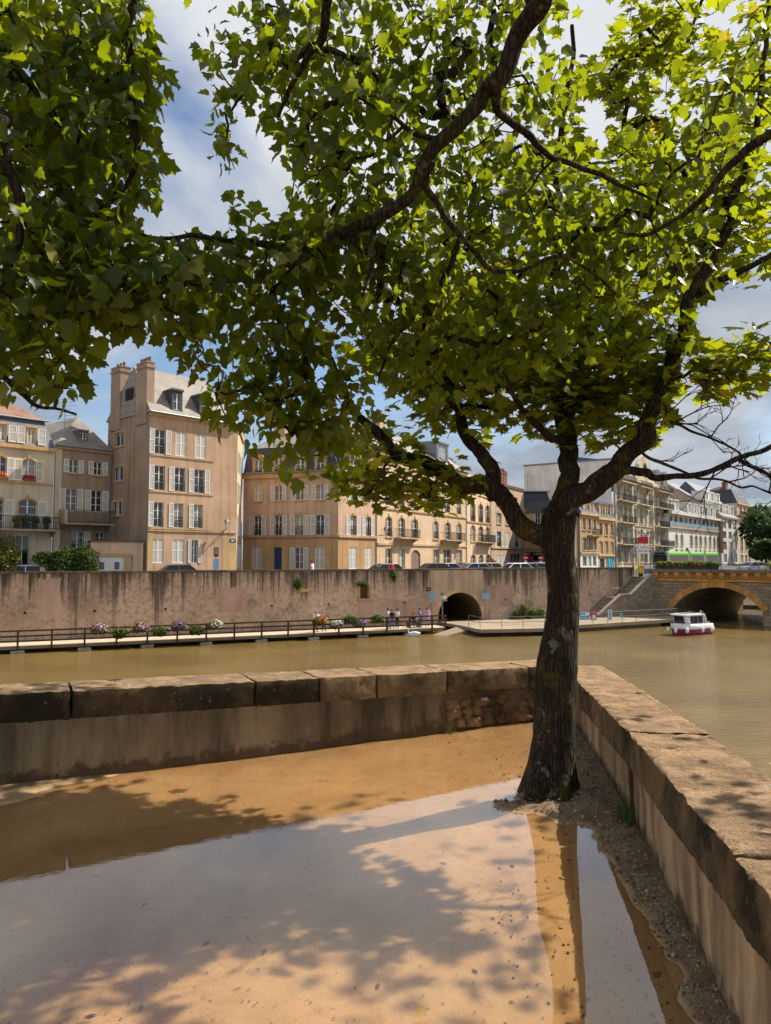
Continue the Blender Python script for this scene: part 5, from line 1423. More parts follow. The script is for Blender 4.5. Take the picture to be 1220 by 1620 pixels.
# ------------------------------------------------------------------ trees
def bark_mat(name, c1, c2, lichen):
    t = NT(name); p = t.obj()
    v = t.N('ShaderNodeTexVoronoi', {'Vector': t.N('ShaderNodeMapping', {'Vector': p, 'Scale': (1, 1, 0.16)}).outputs[0], 'Scale': 42.0}, feature='DISTANCE_TO_EDGE').outputs['Distance']
    fur = t.noise(p, 30, 6, 0.7, stretch=(1, 1, 0.14)); mid = t.noise(p, 14, 6, 0.7); big = t.noise(p, 4.5, 5, 0.6)
    col = t.mix(t.ramp(fur, 0.32, 0.68), c1, c2)
    col = t.mix(t.ramp(v, 0.0, 0.12, (0.7, 0.7, 0.7, 1), (0, 0, 0, 1)), col, scl(c1, 0.4))
    col = t.mix(t.ramp(big, 0.54, 0.64, (0, 0, 0, 1), (0.75, 0.75, 0.75, 1)), col, lin(92, 84, 34))
    li = t.noise(p, 9, 5, 0.65, off=(5, 1, 2))
    col = t.mix(t.ramp(li, 0.60, 0.66, (0, 0, 0, 1), (0.8, 0.8, 0.8, 1)), col, lichen)
    t.bump(t.mix(0.5, fur, t.ramp(v, 0.0, 0.2)), 0.9, 0.03)
    return t.set(Base_Color=col, Roughness=0.92, Specular_IOR_Level=0.15)
M['bark'] = bark_mat('bark_maple', lin(34, 28, 22), lin(78, 66, 52), lin(122, 120, 104))
M['bark2'] = bark_mat('bark_poplar', lin(34, 29, 23), lin(80, 70, 54), lin(104, 100, 84))
def leaf_mat(name, c_dark, c_light, c_trans, c_autumn, autumn):
    t = NT(name)
    r1 = t.N('ShaderNodeNewGeometry').outputs['Random Per Island']; r2_ = t.N('ShaderNodeObjectInfo').outputs['Random']
    r = t.N('ShaderNodeMath', {0: t.N('ShaderNodeMath', {0: r1, 1: r2_}, operation='ADD').outputs[0]}, operation='FRACT').outputs[0]
    big = t.noise(t.geo(), 0.9, 2, 0.5)
    k = t.N('ShaderNodeMath', {0: r, 1: t.N('ShaderNodeMapRange', {'Value': big, 'From Min': .35, 'From Max': .65, 'To Min': -.06, 'To Max': .06}).outputs[0]}, operation='ADD').outputs[0]
    dif = t.mix(r, c_dark, c_light); dif = t.mix(t.ramp(k, 1 - autumn, 1 - autumn + .02), dif, c_autumn)
    trc = t.mix(r, scl(c_trans, .8), scl(c_trans, 1.15)); trc = t.mix(t.ramp(k, 1 - autumn, 1 - autumn + .02), trc, scl(c_autumn, 1.8))
    t.set(Base_Color=dif, Roughness=0.42, Specular_IOR_Level=0.30)
    tr = t.N('ShaderNodeBsdfTranslucent', {'Color': trc})
    mx = t.N('ShaderNodeMixShader', {0: 0.52, 1: t.b.outputs[0], 2: tr.outputs[0]})
    t.L(mx.outputs[0], t.o.inputs['Surface'])
    return t.m
M['leaf_maple'] = leaf_mat('leaf_maple', (.022, .050, .007, 1), (.050, .092, .012, 1), (.44, .48, .008, 1), (.40, .30, .02, 1), .02)
M['leaf_poplar'] = leaf_mat('leaf_poplar', (.012, .031, .005, 1), (.032, .062, .009, 1), (.34, .40, .008, 1), (.2, .2, .03, 1), .002)

def catmull(P, n=6):
    P = [Vector(p) for p in P]; out = []
    for i in range(len(P) - 1):
        a, b, c, d = P[max(i - 1, 0)], P[i], P[i + 1], P[min(i + 2, len(P) - 1)]
        for k in range(n):
            t = k / n
            out.append(0.5 * ((2 * b) + (c - a) * t + (2 * a - 5 * b + 4 * c - d) * t * t + (3 * b - a - 3 * c + d) * t ** 3))
    out.append(P[-1]); return out
def limb(mb, pts, rads, n=14, sub=7, rough=0.10, seed=0):
    P = catmull(pts, sub); R = []
    for i in range(3, len(P) - 1):
        w_ = rads[min(i // sub, len(rads) - 1)]; c_ = P[i]
        P[i] = c_ + Vector((nz(c_.x * 5 + seed * 3, c_.y * 5, c_.z * 5, 2), nz(c_.x * 5, c_.y * 5 + seed * 3, c_.z * 5, 2), nz(c_.x * 5, c_.y * 5, c_.z * 5 + seed * 3, 2))) * min(.04, w_ * 1.1 + .006)
    for i in range(len(rads) - 1):
        for k in range(sub): R.append(rads[i] + (rads[i + 1] - rads[i]) * (k / sub))
    R.append(rads[-1])
    k0 = len(mb.v); mb.tube(P, R, n)
    for i in range(k0, len(mb.v)):
        v = Vector(mb.v[i]); ring = (i - k0) // n; c = P[min(ring, len(P) - 1)]; d = v - c
        f = 1 + rough * (1.3 * nz(v.x * 9 + seed, v.y * 9, v.z * 5) + 0.8 * nz(v.x * 30, v.y * 30 + seed, v.z * 9))
        mb.v[i] = tuple(c + d * f)
    return P, R
LEAF = {}
def leaf_template(kind):
    if kind == 'poplar':
        half = [(.0, .0), (.16, -.06), (.34, .02), (.50, .24), (.36, .36), (.31, .52), (.36, .66), (.18, .72), (.0, 1.04)]
    else:
        half = [(.0, .0), (.14, -.08), (.46, -.04), (.30, .17), (.40, .26), (.64, .52), (.34, .47), (.24, .52), (.27, .78), (.13, .72), (.0, 1.0)]
    mid = [(0, 0), (0, .3), (0, .6), (0, 1.0 if kind != 'poplar' else 1.04)]
    V, F = [], []
    for sgn in (1, -1):
        k = len(V); pts = half
        V += [(sgn * x, y, 0) for x, y in pts]
        m0 = len(V); V += [(0, .28, 0), (0, .58, 0)]
        n = len(pts)
        for i in range(n - 1):
            c = m0 if pts[i][1] + pts[i + 1][1] < .86 else m0 + 1
            f = (k + i, k + i + 1, c); F.append(f if sgn > 0 else f[::-1])
        # close the midrib side
        j = next(i for i in range(n - 1) if pts[i][1] + pts[i + 1][1] >= .86)
        f = (k + j, m0 + 1, m0); F.append(f if sgn > 0 else f[::-1])
    V = np.array(V, float)
    if kind == 'poplar': V[:, 2] = 0.22 * np.abs(V[:, 0]) - 0.25 * (V[:, 1] - .3) ** 2
    else: V[:, 2] = 0.10 * np.abs(V[:, 0]) - 0.28 * (V[:, 1] - .35) ** 2 - .25 * V[:, 0] ** 2
    # weld the two midribs so that a leaf is one island
    key, remap, W = {}, [], []
    for v in V:
        q = tuple(np.round(v, 5))
        if q not in key: key[q] = len(W); W.append(v)
        remap.append(key[q])
    F = [tuple(remap[i] for i in f) for f in F]; F = [f for f in F if len(set(f)) == 3]
    return np.array(W), np.array(F)
for kd in ('poplar', 'maple'): LEAF[kd] = leaf_template(kd)

def rot_from(y, zhint):
    """rows -> rotation matrices with columns x, y, z: y along the leaf, z near zhint"""
    y = y / np.linalg.norm(y, axis=1, keepdims=True)
    x = np.cross(y, zhint); x /= np.maximum(np.linalg.norm(x, axis=1, keepdims=True), 1e-6)
    z = np.cross(x, y)
    return np.stack([x, y, z], axis=2)
def grow_tree(root, kind, nodes, node_r, lobes, size, per, spread, seed, mat, barkm, deny=None, dens=1.0, nleaf_obj=300):
    """twigs that reach from the limbs to leaf clusters filling the lobes, and the leaves on them"""
    g = np.random.default_rng(seed)
    C = []
    for (c, r, n) in lobes:
        n = max(2, int(n * dens))
        p = g.normal(size=(n, 3)); p /= np.linalg.norm(p, axis=1, keepdims=True); p *= g.random((n, 1)) ** (1 / 2.4)
        C.append(np.array(c) + p * np.array(r))
    C = np.concatenate(C)
    if deny is not None: C = C[~deny(C)]
    # spanning tree from the limbs
    N0 = np.array([list(n) for n in nodes]); nn = len(N0)
    dist = np.full(len(C), 1e9); par = np.zeros(len(C), int)
    D = np.linalg.norm(C[:, None, :] - N0[None], axis=2); par = D.argmin(1); dist = D.min(1)
    done = np.zeros(len(C), bool); order = []
    parent_idx = np.full(len(C), -1)
    for _ in range(len(C)):
        i = int(np.where(done, 1e9, dist).argmin()); done[i] = True; order.append(i); parent_idx[i] = par[i]
        d = np.linalg.norm(C - C[i], axis=1) * 1.04 + 0.02
        up = (~done) & (d < dist); dist[up] = d[up]; par[up] = nn + i
    cnt = np.ones(len(C))
    for i in reversed(order):
        if parent_idx[i] >= nn: cnt[parent_idx[i] - nn] += cnt[i]
    tw = MB()
    allp = np.concatenate([N0, C])
    dirs = np.zeros_like(C)
    for i in order:
        a, b_ = allp[parent_idx[i]], C[i]; L = np.linalg.norm(b_ - a); dirs[i] = (b_ - a) / max(L, 1e-6)
        r0 = min(0.0022 * cnt[i] ** 0.52 + .0012, 0.03); r1 = max(.0012, r0 * .7)
        m1 = a + (b_ - a) * .35 + g.normal(size=3) * L * .06; m2 = a + (b_ - a) * .7 + g.normal(size=3) * L * .05 + np.array([0, 0, .03 * L])
        tw.tube([a, m1, m2, b_], [r0, r0 * .95, (r0 + r1) / 2, r1], 5, False)
    base = Vector(root.location); sh = np.array(base)
    tw.v = [tuple(np.array(v) - sh) for v in tw.v]
    tw.obj('twigs', barkm, root, True)['kind'] = 'stuff'
    # leaves
    n = len(C) * per
    ci = np.repeat(np.arange(len(C)), per)
    off = g.normal(size=(n, 3)) * np.array(spread)
    pos = C[ci] + off - dirs[ci] * (g.random((n, 1)) * .22)
    out = off / np.maximum(np.linalg.norm(off, axis=1, keepdims=True), 1e-6)
    if kind == 'poplar':
        y = out * .7 + np.array([0, 0, -.75]) + g.normal(size=(n, 3)) * .45
        zh = g.normal(size=(n, 3)) * .8 + np.array([0, 0, .55])
    else:
        y = out * np.array([1, 1, .3]) + np.array([0, 0, -.32]) + g.normal(size=(n, 3)) * .25
        zh = np.array([0, 0, 1.0]) + g.normal(size=(n, 3)) * .38
    Rm = rot_from(y, zh); s = size * np.clip(g.normal(1, .30, n), .45, 1.7)
    T, TF = LEAF[kind]
    if deny is not None:
        keep = ~deny(pos, True); pos, Rm, s = pos[keep], Rm[keep], s[keep]; n = len(pos)
    # the leaves that show largest become objects of their own
    u, v, d = project(pos + Rm[:, :, 1] * (s * .4)[:, None])
    inf = (u > 8) & (u < 1212) & (v > 8) & (v < 1600) & (d > .5)
    cell = {}
    for i in np.where(inf)[0]:
        k = (int(u[i] // 22), int(v[i] // 22))
        if k not in cell or d[i] < d[cell[k]]: cell[k] = i
    cand = sorted(cell.values(), key=lambda i: -s[i] / d[i])[:nleaf_obj]
    lm = [tri_mesh('leaf', T, TF, mat) for _ in range(1)][0]
    for i in cand:
        o = bpy.data.objects.new('leaf', lm); COL.objects.link(o); o.parent = root
        Mx = Matrix([[*Rm[i][r_], 0] for r_ in range(3)] + [[0, 0, 0, 1]])
        o.matrix_basis = Matrix.Translation(Vector(pos[i] - sh)) @ Mx @ Matrix.Scale(float(s[i]), 4)
    rest = np.ones(n, bool); rest[cand] = False
    pos, Rm, s = pos[rest], Rm[rest], s[rest]; n = len(pos)
    flat = g.uniform(.4, 1.7, n)
    TT = np.repeat(T[None], n, 0); TT[:, :, 2] *= flat[:, None]
    V = np.einsum('nij,nkj->nki', Rm, TT * s[:, None, None]) + pos[:, None, :] - sh
    F = (TF[None] + (np.arange(n) * len(T))[:, None, None]).reshape(-1, 3)
    o = link('crown', tri_mesh('crown', V.reshape(-1, 3), F, mat), root); o['kind'] = 'stuff'
    return n
def lobe(px, py, depth, rx, ry, rz, n):
    """ellipsoid lobe: centre seen at px, py at a depth in metres, half-sizes in metres (across, deep, high)"""
    return (tuple(at(px, py, depth)), (rx, rz, ry), n)

# --- the maple in the corner of the walls
DT = TB.y
mp_root = thing('maple_tree', 'mossy maple with a forked trunk standing in the corner of the walls', 'tree', (TB.x, TB.y, 0))
mb = MB(); shv = Vector((TB.x, TB.y, 0))
def T_(u, v, d=0.0): return at(u, v, DT + d)
tp = [(869, 1268, 0), (869, 1246, .0), (872, 1215, .02), (877, 1160, .04), (878, 1085, .05), (881, 1050, .05), (888, 1000, .06), (891, 957, .06), (890, 915, .05), (885, 878, .04), (883, 842, .03), (886, 806, .02)]
tw_ = [100, 84, 73, 65, 64, 65, 54, 49, 47, 48, 54, 54]
pts = [T_(*p) for p in tp]; rad = [w / 2 / FPX * DT for w in tw_]
# trunk with flared foot and root toes, done as one lathe-like skin
n_s = 44; P = catmull(pts, 8); R = []
for i in range(len(rad) - 1):
    for k in range(8): R.append(rad[i] + (rad[i + 1] - rad[i]) * k / 8)
R.append(rad[-1]); k0 = len(mb.v); mb.tube(P, R, n_s)
for i in range(k0, len(mb.v)):
    v = Vector(mb.v[i]); ring = (i - k0) // n_s; c = P[min(ring, len(P) - 1)]; d = v - c
    ang = math.atan2(d.y, d.x); hgt = max(0, 1 - v.z / 0.34)
    toe = hgt ** 1.6 * (0.22 * math.sin(ang * 5 + 1.0) + 0.14 * math.sin(ang * 3 + 2.2))
    f = 1 + toe + .05 * nz(v.x * 6, v.y * 6, v.z * 3) + .045 * nz(math.cos(ang) * 6, math.sin(ang) * 6, v.z * 2.2) + .022 * nz(math.cos(ang) * 17, math.sin(ang) * 17, v.z * 5)
    mb.v[i] = tuple(c + d * f)
px2m = DT / FPX
nodes = []
def add_limb(spec, wid, seed, n=16, rough=.10, sub=7):
    P, R = limb(mb, [T_(*p) for p in spec], [w / 2 * px2m * (DT + p[2]) / DT for w, p in zip(wid, spec)], n, sub, rough, seed)
    return P
L1_ = add_limb([(892, 868, .03), (862, 850, .02), (838, 836, .02), (807, 808, .05), (776, 773, .08), (738, 763, .15), (686, 741, .25), (635, 718, .35), (595, 689, .45), (566, 655, .5), (543, 615, .5), (520, 560, .4), (500, 520, .3)], [42, 38, 33, 30, 28, 24, 21, 19, 16, 13, 10, 8, 5], 1)
L2_ = add_limb([(786, 790, .08), (781, 764, .10), (778, 741, .15), (755, 712, .3), (738, 689, .4), (718, 626, .55), (698, 569, .65), (676, 500, .7), (664, 430, .7), (650, 350, .7)], [26, 27, 24, 21, 19, 16, 14, 11, 8, 5], 2)
L3_ = add_limb([(886, 830, .02), (893, 800, 0), (898, 770, 0), (897, 712, .1), (896, 666, .2), (887, 615, .3), (880, 540, .4), (874, 450, .45), (884, 350, .4), (880, 250, .3), (900, 140, .2), (905, 40, .1)], [40, 38, 32, 28, 27, 23, 19, 16, 13, 11, 8, 6], 3)
L4_ = add_limb([(884, 822, .02), (896, 794, -.05), (933, 773, -.12), (979, 744, -.2), (1008, 701, -.25), (1024, 664, -.25), (1053, 610, -.2), (1076, 532, -.1), (1094, 470, -.05), (1114, 432, 0), (1135, 391, 0), (1156, 332, .1), (1172, 290, .1), (1195, 200, .1), (1210, 90, 0), (1215, -30, 0)], [44, 40, 36, 33, 29, 26, 24, 22, 20, 18, 16, 14, 12, 10, 8, 6], 4)
L5_ = add_limb([(985, 744, -.22), (1004, 746, -.3), (1036, 754, -.4), (1072, 756, -.45), (1101, 753, -.5), (1135, 742, -.5), (1170, 728, -.5), (1225, 702, -.5), (1290, 650, -.4), (1360, 560, -.3)], [16, 14, 11, 10, 9.5, 9, 8.5, 8, 7, 5], 5, 10)
L6_ = add_limb([(897, 705, .1), (884, 694, .05), (870, 688, 0), (841, 666, -.1), (815, 630, -.2), (800, 590, -.3)], [15, 14, 13, 10, 8, 5], 6, 10)
L7_ = add_limb([(1098, 466, -.05), (1112, 458, -.1), (1132, 446, -.15), (1177, 429, -.2), (1230, 400, -.2), (1300, 340, -.2)], [13, 12, 11, 10, 8, 5], 7, 10)
L8_ = add_limb([(1022, 668, -.25), (1012, 700, -.5), (1018, 720, -.6), (1054, 735, -.62), (1086, 749, -.62), (1108, 758, -.6), (1144, 760, -.6), (1170, 769, -.6), (1195, 769, -.6), (1225, 784, -.6)], [4, 5, 5, 5, 4.5, 4, 4, 3.5, 3, 2.5], 8, 8)
L9_ = add_limb([(1050, 620, -.2), (1054, 650, -.4), (1060, 668, -.5), (1087, 677, -.55), (1130, 695, -.55), (1173, 720, -.5)], [4, 4.5, 5, 4.5, 3.5, 2.5], 9, 8)
L10 = add_limb([(1170, 728, -.5), (1190, 738, -.55), (1222, 752, -.6), (1260, 760, -.6)], [7, 6.5, 6, 5], 10, 8)
mb.v = [tuple(Vector(v) - shv) for v in mb.v]
mb.obj('trunk', M['bark'], mp_root, True)
# bare dead twigs at the right
tg = random.Random(21); tmb = MB()
def bare(p, d, L, r, depth):
    q = p + d * L * .5 + Vector((tg.uniform(-1, 1), tg.uniform(-1, 1), tg.uniform(-1, 1))) * L * .08; e = p + d * L
    tmb.tube([p - shv, q - shv, e - shv], [r, r * .85, r * .65], 5, False)
    if depth:
        for s_ in range(2 if tg.random() < .75 else 3):
            nd = (d + Vector((tg.uniform(-.9, .9), tg.uniform(-.6, .6), tg.uniform(-.7, .9)))).normalized()
            bare(q.lerp(e, tg.random()), nd, L * tg.uniform(.5, .8), r * .62, depth - 1)
for PL_, cnt_ in ((L9_, 6), (L8_, 5), (L10, 4), (L5_[-34:], 4)):
    for _ in range(cnt_):
        p = PL_[tg.randrange(3, len(PL_))]
        bare(p, Vector((tg.uniform(-.2, 1), tg.uniform(-.5, .5), tg.uniform(-.5, .8))).normalized(), tg.uniform(.12, .26), .005, 3)
tmb.obj('bare_twigs', M['bark'], mp_root, True)['kind'] = 'stuff'
nodes = [p for PL_ in (L1_[40:], L2_[18:], L3_[26:], L4_[34:], L6_[10:], L7_[10:]) for p in PL_[::3]]
ml = [
 lobe(625, 762, DT + .4, .34, .14, .35, 26), lobe(700, 775, DT + .3, .22, .12, .3, 16), lobe(575, 700, DT + .5, .16, .14, .3, 7),
 lobe(690, 640, DT + .7, .34, .28, .5, 30), lobe(745, 590, DT + .6, .45, .34, .6, 42), lobe(640, 560, DT + .8, .4, .3, .6, 34),
 lobe(850, 610, DT + .3, .36, .34, .6, 42), lobe(945, 650, DT + .2, .36, .30, .6, 42), lobe(900, 560, DT + .4, .5, .3, .7, 46), lobe(1005, 590, DT + .1, .3, .4, .6, 34),
 lobe(780, 500, DT + .9, .6, .4, .8, 48), lobe(960, 480, DT + .5, .6, .4, .8, 48), lobe(1060, 560, DT, .2, .3, .4, 12), lobe(1130, 615, DT - .2, .28, .16, .35, 20), lobe(1180, 560, DT - .2, .26, .2, .4, 16), lobe(1200, 490, DT, .3, .12, .4, 10),
 lobe(1040, 380, DT + .4, .6, .5, .8, 52), lobe(1170, 330, DT + .2, .4, .5, .8, 40), lobe(900, 360, DT + .8, .7, .5, .9, 48), lobe(700, 400, DT + 1.2, .8, .6, .9, 46),
 lobe(1030, 220, DT + .6, .5, .5, .8, 40), lobe(1040, 80, DT + .6, .42, .55, .8, 44), lobe(1190, 120, DT + .3, .35, .35, .7, 22), lobe(960, 130, DT + .9, .22, .3, .5, 16), lobe(880, 230, DT + .9, .35, .4, .7, 20),
 # beyond the frame: rest of the crown; its flat high lobe is added to shade leaves
 ((3.7, 5.0, 3.8), (1.0, 1.4, 1.0), 14), ((1.5, 5.1, 6.5), (1.4, 1.1, .5), 44), ((4.2, 6.2, 5.2), (1.2, 1.6, 1.3), 12)]
GAPS = [((275, 50), 42, 75), ((295, 190), 48, 95), ((300, 300), 62, 75), ((250, 350), 36, 44), ((410, 260), 34, 66), ((430, 290), 26, 60), ((320, 330), 60, 26), ((640, 650), 24, 22), ((200, 600), 40, 60), ((935, 40), 32, 60), ((945, 190), 26, 50), ((1125, 505), 34, 42), ((1180, 480), 50, 30), ((1150, 30), 20, 30), ((390, 210), 22, 40), ((600, 620), 22, 30), ((680, 200), 12, 16), ((560, 195), 14, 12), ((380, 40), 18, 20)]
BOT = [(-100, 640), (0, 635), (130, 640), (170, 560), (185, 530), (240, 525), (290, 580), (325, 630), (345, 690), (370, 705), (430, 745), (540, 790), (640, 812), (760, 810), (775, 735), (860, 700), (960, 715), (1040, 735), (1066, 650), (1088, 560), (1102, 600), (1120, 672), (1160, 684), (1186, 620), (1220, 600), (1400, 580)]
BX, BY = np.array([p[0] for p in BOT], float), np.array([p[1] for p in BOT], float)
def deny(P, leaf=False):
    u, v, d = project(P)
    bad = np.zeros(len(P), bool)
    for (cx_, cy_), rx, ry in GAPS:
        k = 0.85 if leaf else 1.0
        bad |= (((u - cx_) / (rx * k)) ** 2 + ((v - cy_) / (ry * k)) ** 2 < 1)
    bad |= (v > np.interp(u, BX, BY) - (0 if leaf else 14)) & (u > -60) & (u < 1280) & (d > 0.3)
    bad |= d < 1.35
    return bad
grow_tree(mp_root, 'maple', nodes, None, ml, .084, 15, (.15, .15, .06), 5, M['leaf_maple'], M['bark'], deny, .78)

# --- overhead poplar whose limb hangs in from above
pr = thing('poplar_tree', 'large-leaved tree whose thick bough slants down across the top of the view', 'tree', (1.0, -2.2, 0))
mb = MB(); shv2 = Vector((1.0, -2.2, 0)); nodes = []
def add2(pts, rad, seed, n=14):
    P, R = limb(mb, pts, rad, n, 7, .10, seed); return P
add2([(1.0, -2.2, -.05), (1.0, -2.2, .5), (1.05, -2.1, 1.8), (1.1, -1.7, 3.2), (1.15, -1.0, 4.4), (1.2, 0.0, 5.2)], [.30, .24, .21, .19, .15, .12], 20, 18)
K1 = add2([(1.1, -1.6, 3.3), (1.15, -.3, 4.3), (1.1, 1.2, 4.75), at(878, -90, 2.75), at(858, 8, 2.85), at(820, 66, 2.95), at(790, 128, 3.0), at(757, 170, 3.05), at(711, 221, 3.1), at(676, 263, 3.15), at(638, 308, 3.2), at(594, 346, 3.25), at(538, 370, 3.3), at(469, 385, 3.35), at(400, 384, 3.35), at(346, 377, 3.35), at(256, 373, 3.3), at(210, 366, 3.25)], [.09, .075, .065, .05, .045, .040, .036, .033, .030, .028, .026, .031, .026, .021, .016, .013, .009, .005], 21)
K2 = add2([at(684, 256, 3.15), at(677, 294, 3.2), at(697, 332, 3.25), at(728, 373, 3.3), at(773, 422, 3.35), at(820, 429, 3.4), at(869, 411, 3.4), at(900, 408, 3.4), at(938, 429, 3.4), at(975, 465, 3.4)], [0.0172, 0.0172, 0.0156, 0.0140, 0.0125, 0.0109, 0.0094, 0.0078, 0.0070, 0.0047], 22, 10)
K3 = add2([at(786, 140, 3.0), at(784, 166, 3.1), at(800, 187, 3.2), at(845, 221, 3.3), at(886, 252, 3.4), at(956, 277, 3.5), at(994, 301, 3.5), at(1040, 320, 3.6)], [0.0234, 0.0203, 0.0187, 0.0164, 0.0140, 0.0117, 0.0086, 0.0047], 23, 10)
K4 = add2([(1.15, -.6, 4.6), (1.9, 1.0, 4.6), at(1300, 150, 2.9), at(1220, 208, 3.0), at(1153, 263, 3.1), at(1111, 311, 3.15), at(1070, 342, 3.2), at(1021, 372, 3.2), at(980, 368, 3.2)], [0.0468, 0.0390, 0.0250, 0.0211, 0.0179, 0.0148, 0.0117, 0.0086, 0.0047], 24, 10)
K5 = add2([at(594, 346, 3.25), at(590, 380, 3.25), at(588, 420, 3.2), at(575, 470, 3.15)], [.014, .013, .011, .006], 25, 8)
K6 = add2([at(711, 221, 3.1), at(680, 215, 3.15), at(640, 205, 3.2), at(600, 170, 3.2), at(560, 150, 3.2)], [.014, .013, .011, .008, .005], 26, 8)
K7 = add2([(1.1, 1.0, 4.75), (.5, 1.6, 4.7), (-.1, 2.2, 4.45), at(520, 10, 3.0), at(480, 100, 3.2), at(440, 190, 3.3)], [0.0468, 0.0390, 0.0312, 0.0218, 0.0140, 0.0062], 27, 10)
K8 = add2([at(728, 373, 3.3), at(705, 440, 3.5), at(670, 490, 3.7), at(620, 545, 3.8), at(600, 600, 3.8)], [.014, .013, .011, .009, .005], 28, 8)
mb.v = [tuple(Vector(v) - shv2) for v in mb.v]; mb.obj('trunk', M['bark2'], pr, True)
nodes = [p for PL_ in (K1[20:], K2[6:], K3[6:], K4[8:], K5, K6, K7[8:], K8) for p in PL_[::3]]
pl = [
 lobe(520, 60, 3.75, .5, .4, .6, 40), lobe(420, 130, 3.75, .25, .4, .5, 26), lobe(640, 100, 3.85, .5, .42, .6, 42), lobe(330, 110, 3.95, .10, .14, .3, 7), lobe(760, 60, 3.95, .4, .4, .6, 26),
 lobe(520, 230, 3.65, .42, .35, .6, 38), lobe(620, 300, 3.65, .5, .35, .6, 38), lobe(350, 240, 3.65, .14, .2, .35, 12), lobe(470, 330, 3.55, .3, .2, .5, 22), lobe(400, 430, 3.55, .4, .24, .5, 36), lobe(300, 470, 3.45, .28, .20, .4, 26),
 lobe(520, 470, 3.55, .4, .34, .5, 40), lobe(640, 470, 3.75, .45, .34, .5, 38), lobe(420, 580, 3.65, .3, .28, .4, 30), lobe(500, 650, 3.75, .26, .24, .4, 22), lobe(350, 620, 3.55, .2, .2, .3, 14), lobe(460, 710, 3.85, .14, .08, .3, 6), lobe(360, 690, 3.55, .06, .06, .2, 3),
 lobe(780, 250, 3.95, .5, .4, .6, 36), lobe(780, 380, 3.95, .5, .36, .6, 34), lobe(900, 320, 4.05, .4, .3, .5, 22), lobe(860, 470, 3.95, .4, .28, .5, 24), lobe(1000, 340, 3.75, .4, .3, .5, 20), lobe(1080, 470, 3.75, .22, .25, .4, 9), lobe(1140, 240, 3.55, .35, .25, .5, 14), lobe(850, 130, 3.95, .14, .26, .4, 12), lobe(1180, 30, 3.65, .12, .1, .3, 5), lobe(720, 540, 4.15, .4, .26, .5, 22), lobe(620, 580, 4.25, .3, .2, .4, 14), lobe(830, 560, 4.15, .3, .18, .4, 10),
 ((1.0, 1.2, 4.6), (1.6, 1.3, .7), 24), ((2.4, 2.4, 4.4), (.9, 1.2, .8), 10), ((-.3, 4.5, 5.9), (1.7, 1.1, .45), 84), ((.6, -.8, 5.6), (2.0, 1.6, .8), 40)]  # third lobe here: unseen foliage added above the frame to shade the left leaves
grow_tree(pr, 'poplar', nodes, None, pl, .060, 14, (.11, .11, .10), 9, M['leaf_poplar'], M['bark2'], deny, .82)

# --- tree at the left whose boughs hang into the corner
lt = thing('poplar_tree', 'leafy tree at the left whose drooping boughs fill the upper left corner', 'tree', (-3.4, 0.2, 0))
mb = MB(); shv3 = Vector((-3.4, .2, 0))
add2([(-3.4, .2, -.05), (-3.4, .2, .6), (-3.35, .3, 2.0), (-3.2, .6, 3.4), (-2.9, 1.2, 4.6), (-2.6, 1.6, 5.6)], [.26, .21, .18, .15, .11, .07], 30, 18)
J1 = add2([(-3.15, .7, 3.6), (-2.5, 1.8, 4.2), at(-40, 40, 3.2), at(28, 114, 3.25), at(62, 166, 3.3), at(90, 200, 3.3), at(124, 228, 3.3), at(170, 262, 3.3)], [.08, .07, .045, .038, .032, .027, .021, .008], 31, 12)
J2 = add2([(-2.7, 1.5, 4.4), at(60, -160, 3.2), at(205, -30, 3.3), at(207, 20, 3.3), at(211, 138, 3.3), at(216, 242, 3.25), at(194, 297, 3.25), at(162, 339, 3.2)], [.06, .04, .022, .019, .016, .014, .011, .006], 32, 10)
J3 = add2([(-3.3, .5, 3.0), (-2.6, 1.6, 3.3), at(-60, 150, 2.9), at(0, 207, 2.9), at(17, 283, 2.9), at(24, 335, 2.9), at(33, 377, 2.9), at(21, 432, 2.85), at(-6, 470, 2.8)], [.07, .05, .03, .026, .023, .021, .017, .012, .006], 33, 10)
J4 = add2([at(24, 335, 2.9), at(69, 384, 3.0), at(110, 404, 3.05), at(173, 439, 3.1), at(249, 477, 3.15), at(280, 500, 3.15)], [.017, .015, .013, .011, .008, .004], 34, 8)
J5 = add2([at(-80, 540, 2.9), at(0, 588, 2.9), at(30, 615, 2.9), at(60, 640, 2.95), at(90, 648, 3.0), at(120, 656, 3.0)], [.014, .012, .010, .0085, .007, .004], 35, 8)
mb.v = [tuple(Vector(v) - shv3) for v in mb.v]; mb.obj('trunk', M['bark2'], lt, True)
nodes = [p for PL_ in (J1[12:], J2[8:], J3[12:], J4, J5) for p in PL_[::3]]
ll = [lobe(100, 60, 3.5, .38, .36, .6, 46), lobe(200, 90, 3.4, .16, .34, .5, 22), lobe(60, 180, 3.4, .34, .3, .6, 36), lobe(170, 220, 3.4, .24, .3, .5, 32), lobe(30, 300, 3.2, .26, .3, .5, 26), lobe(140, 330, 3.3, .30, .22, .5, 30), lobe(60, 430, 3.1, .30, .26, .4, 30), lobe(170, 460, 3.15, .30, .20, .4, 30), lobe(70, 540, 3.0, .30, .2, .4, 28), lobe(100, 610, 3.0, .14, .08, .3, 8), lobe(10, 590, 3.0, .12, .10, .3, 7), lobe(250, 500, 3.15, .2, .13, .35, 14), lobe(300, 570, 3.2, .14, .12, .3, 8),
 ((-2.6, 2.0, 4.6), (1.1, 1.0, .7), 36), ((-3.4, 1.0, 5.2), (1.5, 1.5, .8), 50), ((-3.3, 2.8, 3.0), (.7, 1.0, .8), 30)]
grow_tree(lt, 'poplar', nodes, None, ll, .064, 14, (.11, .11, .10), 13, M['leaf_poplar'], M['bark2'], deny, .95)
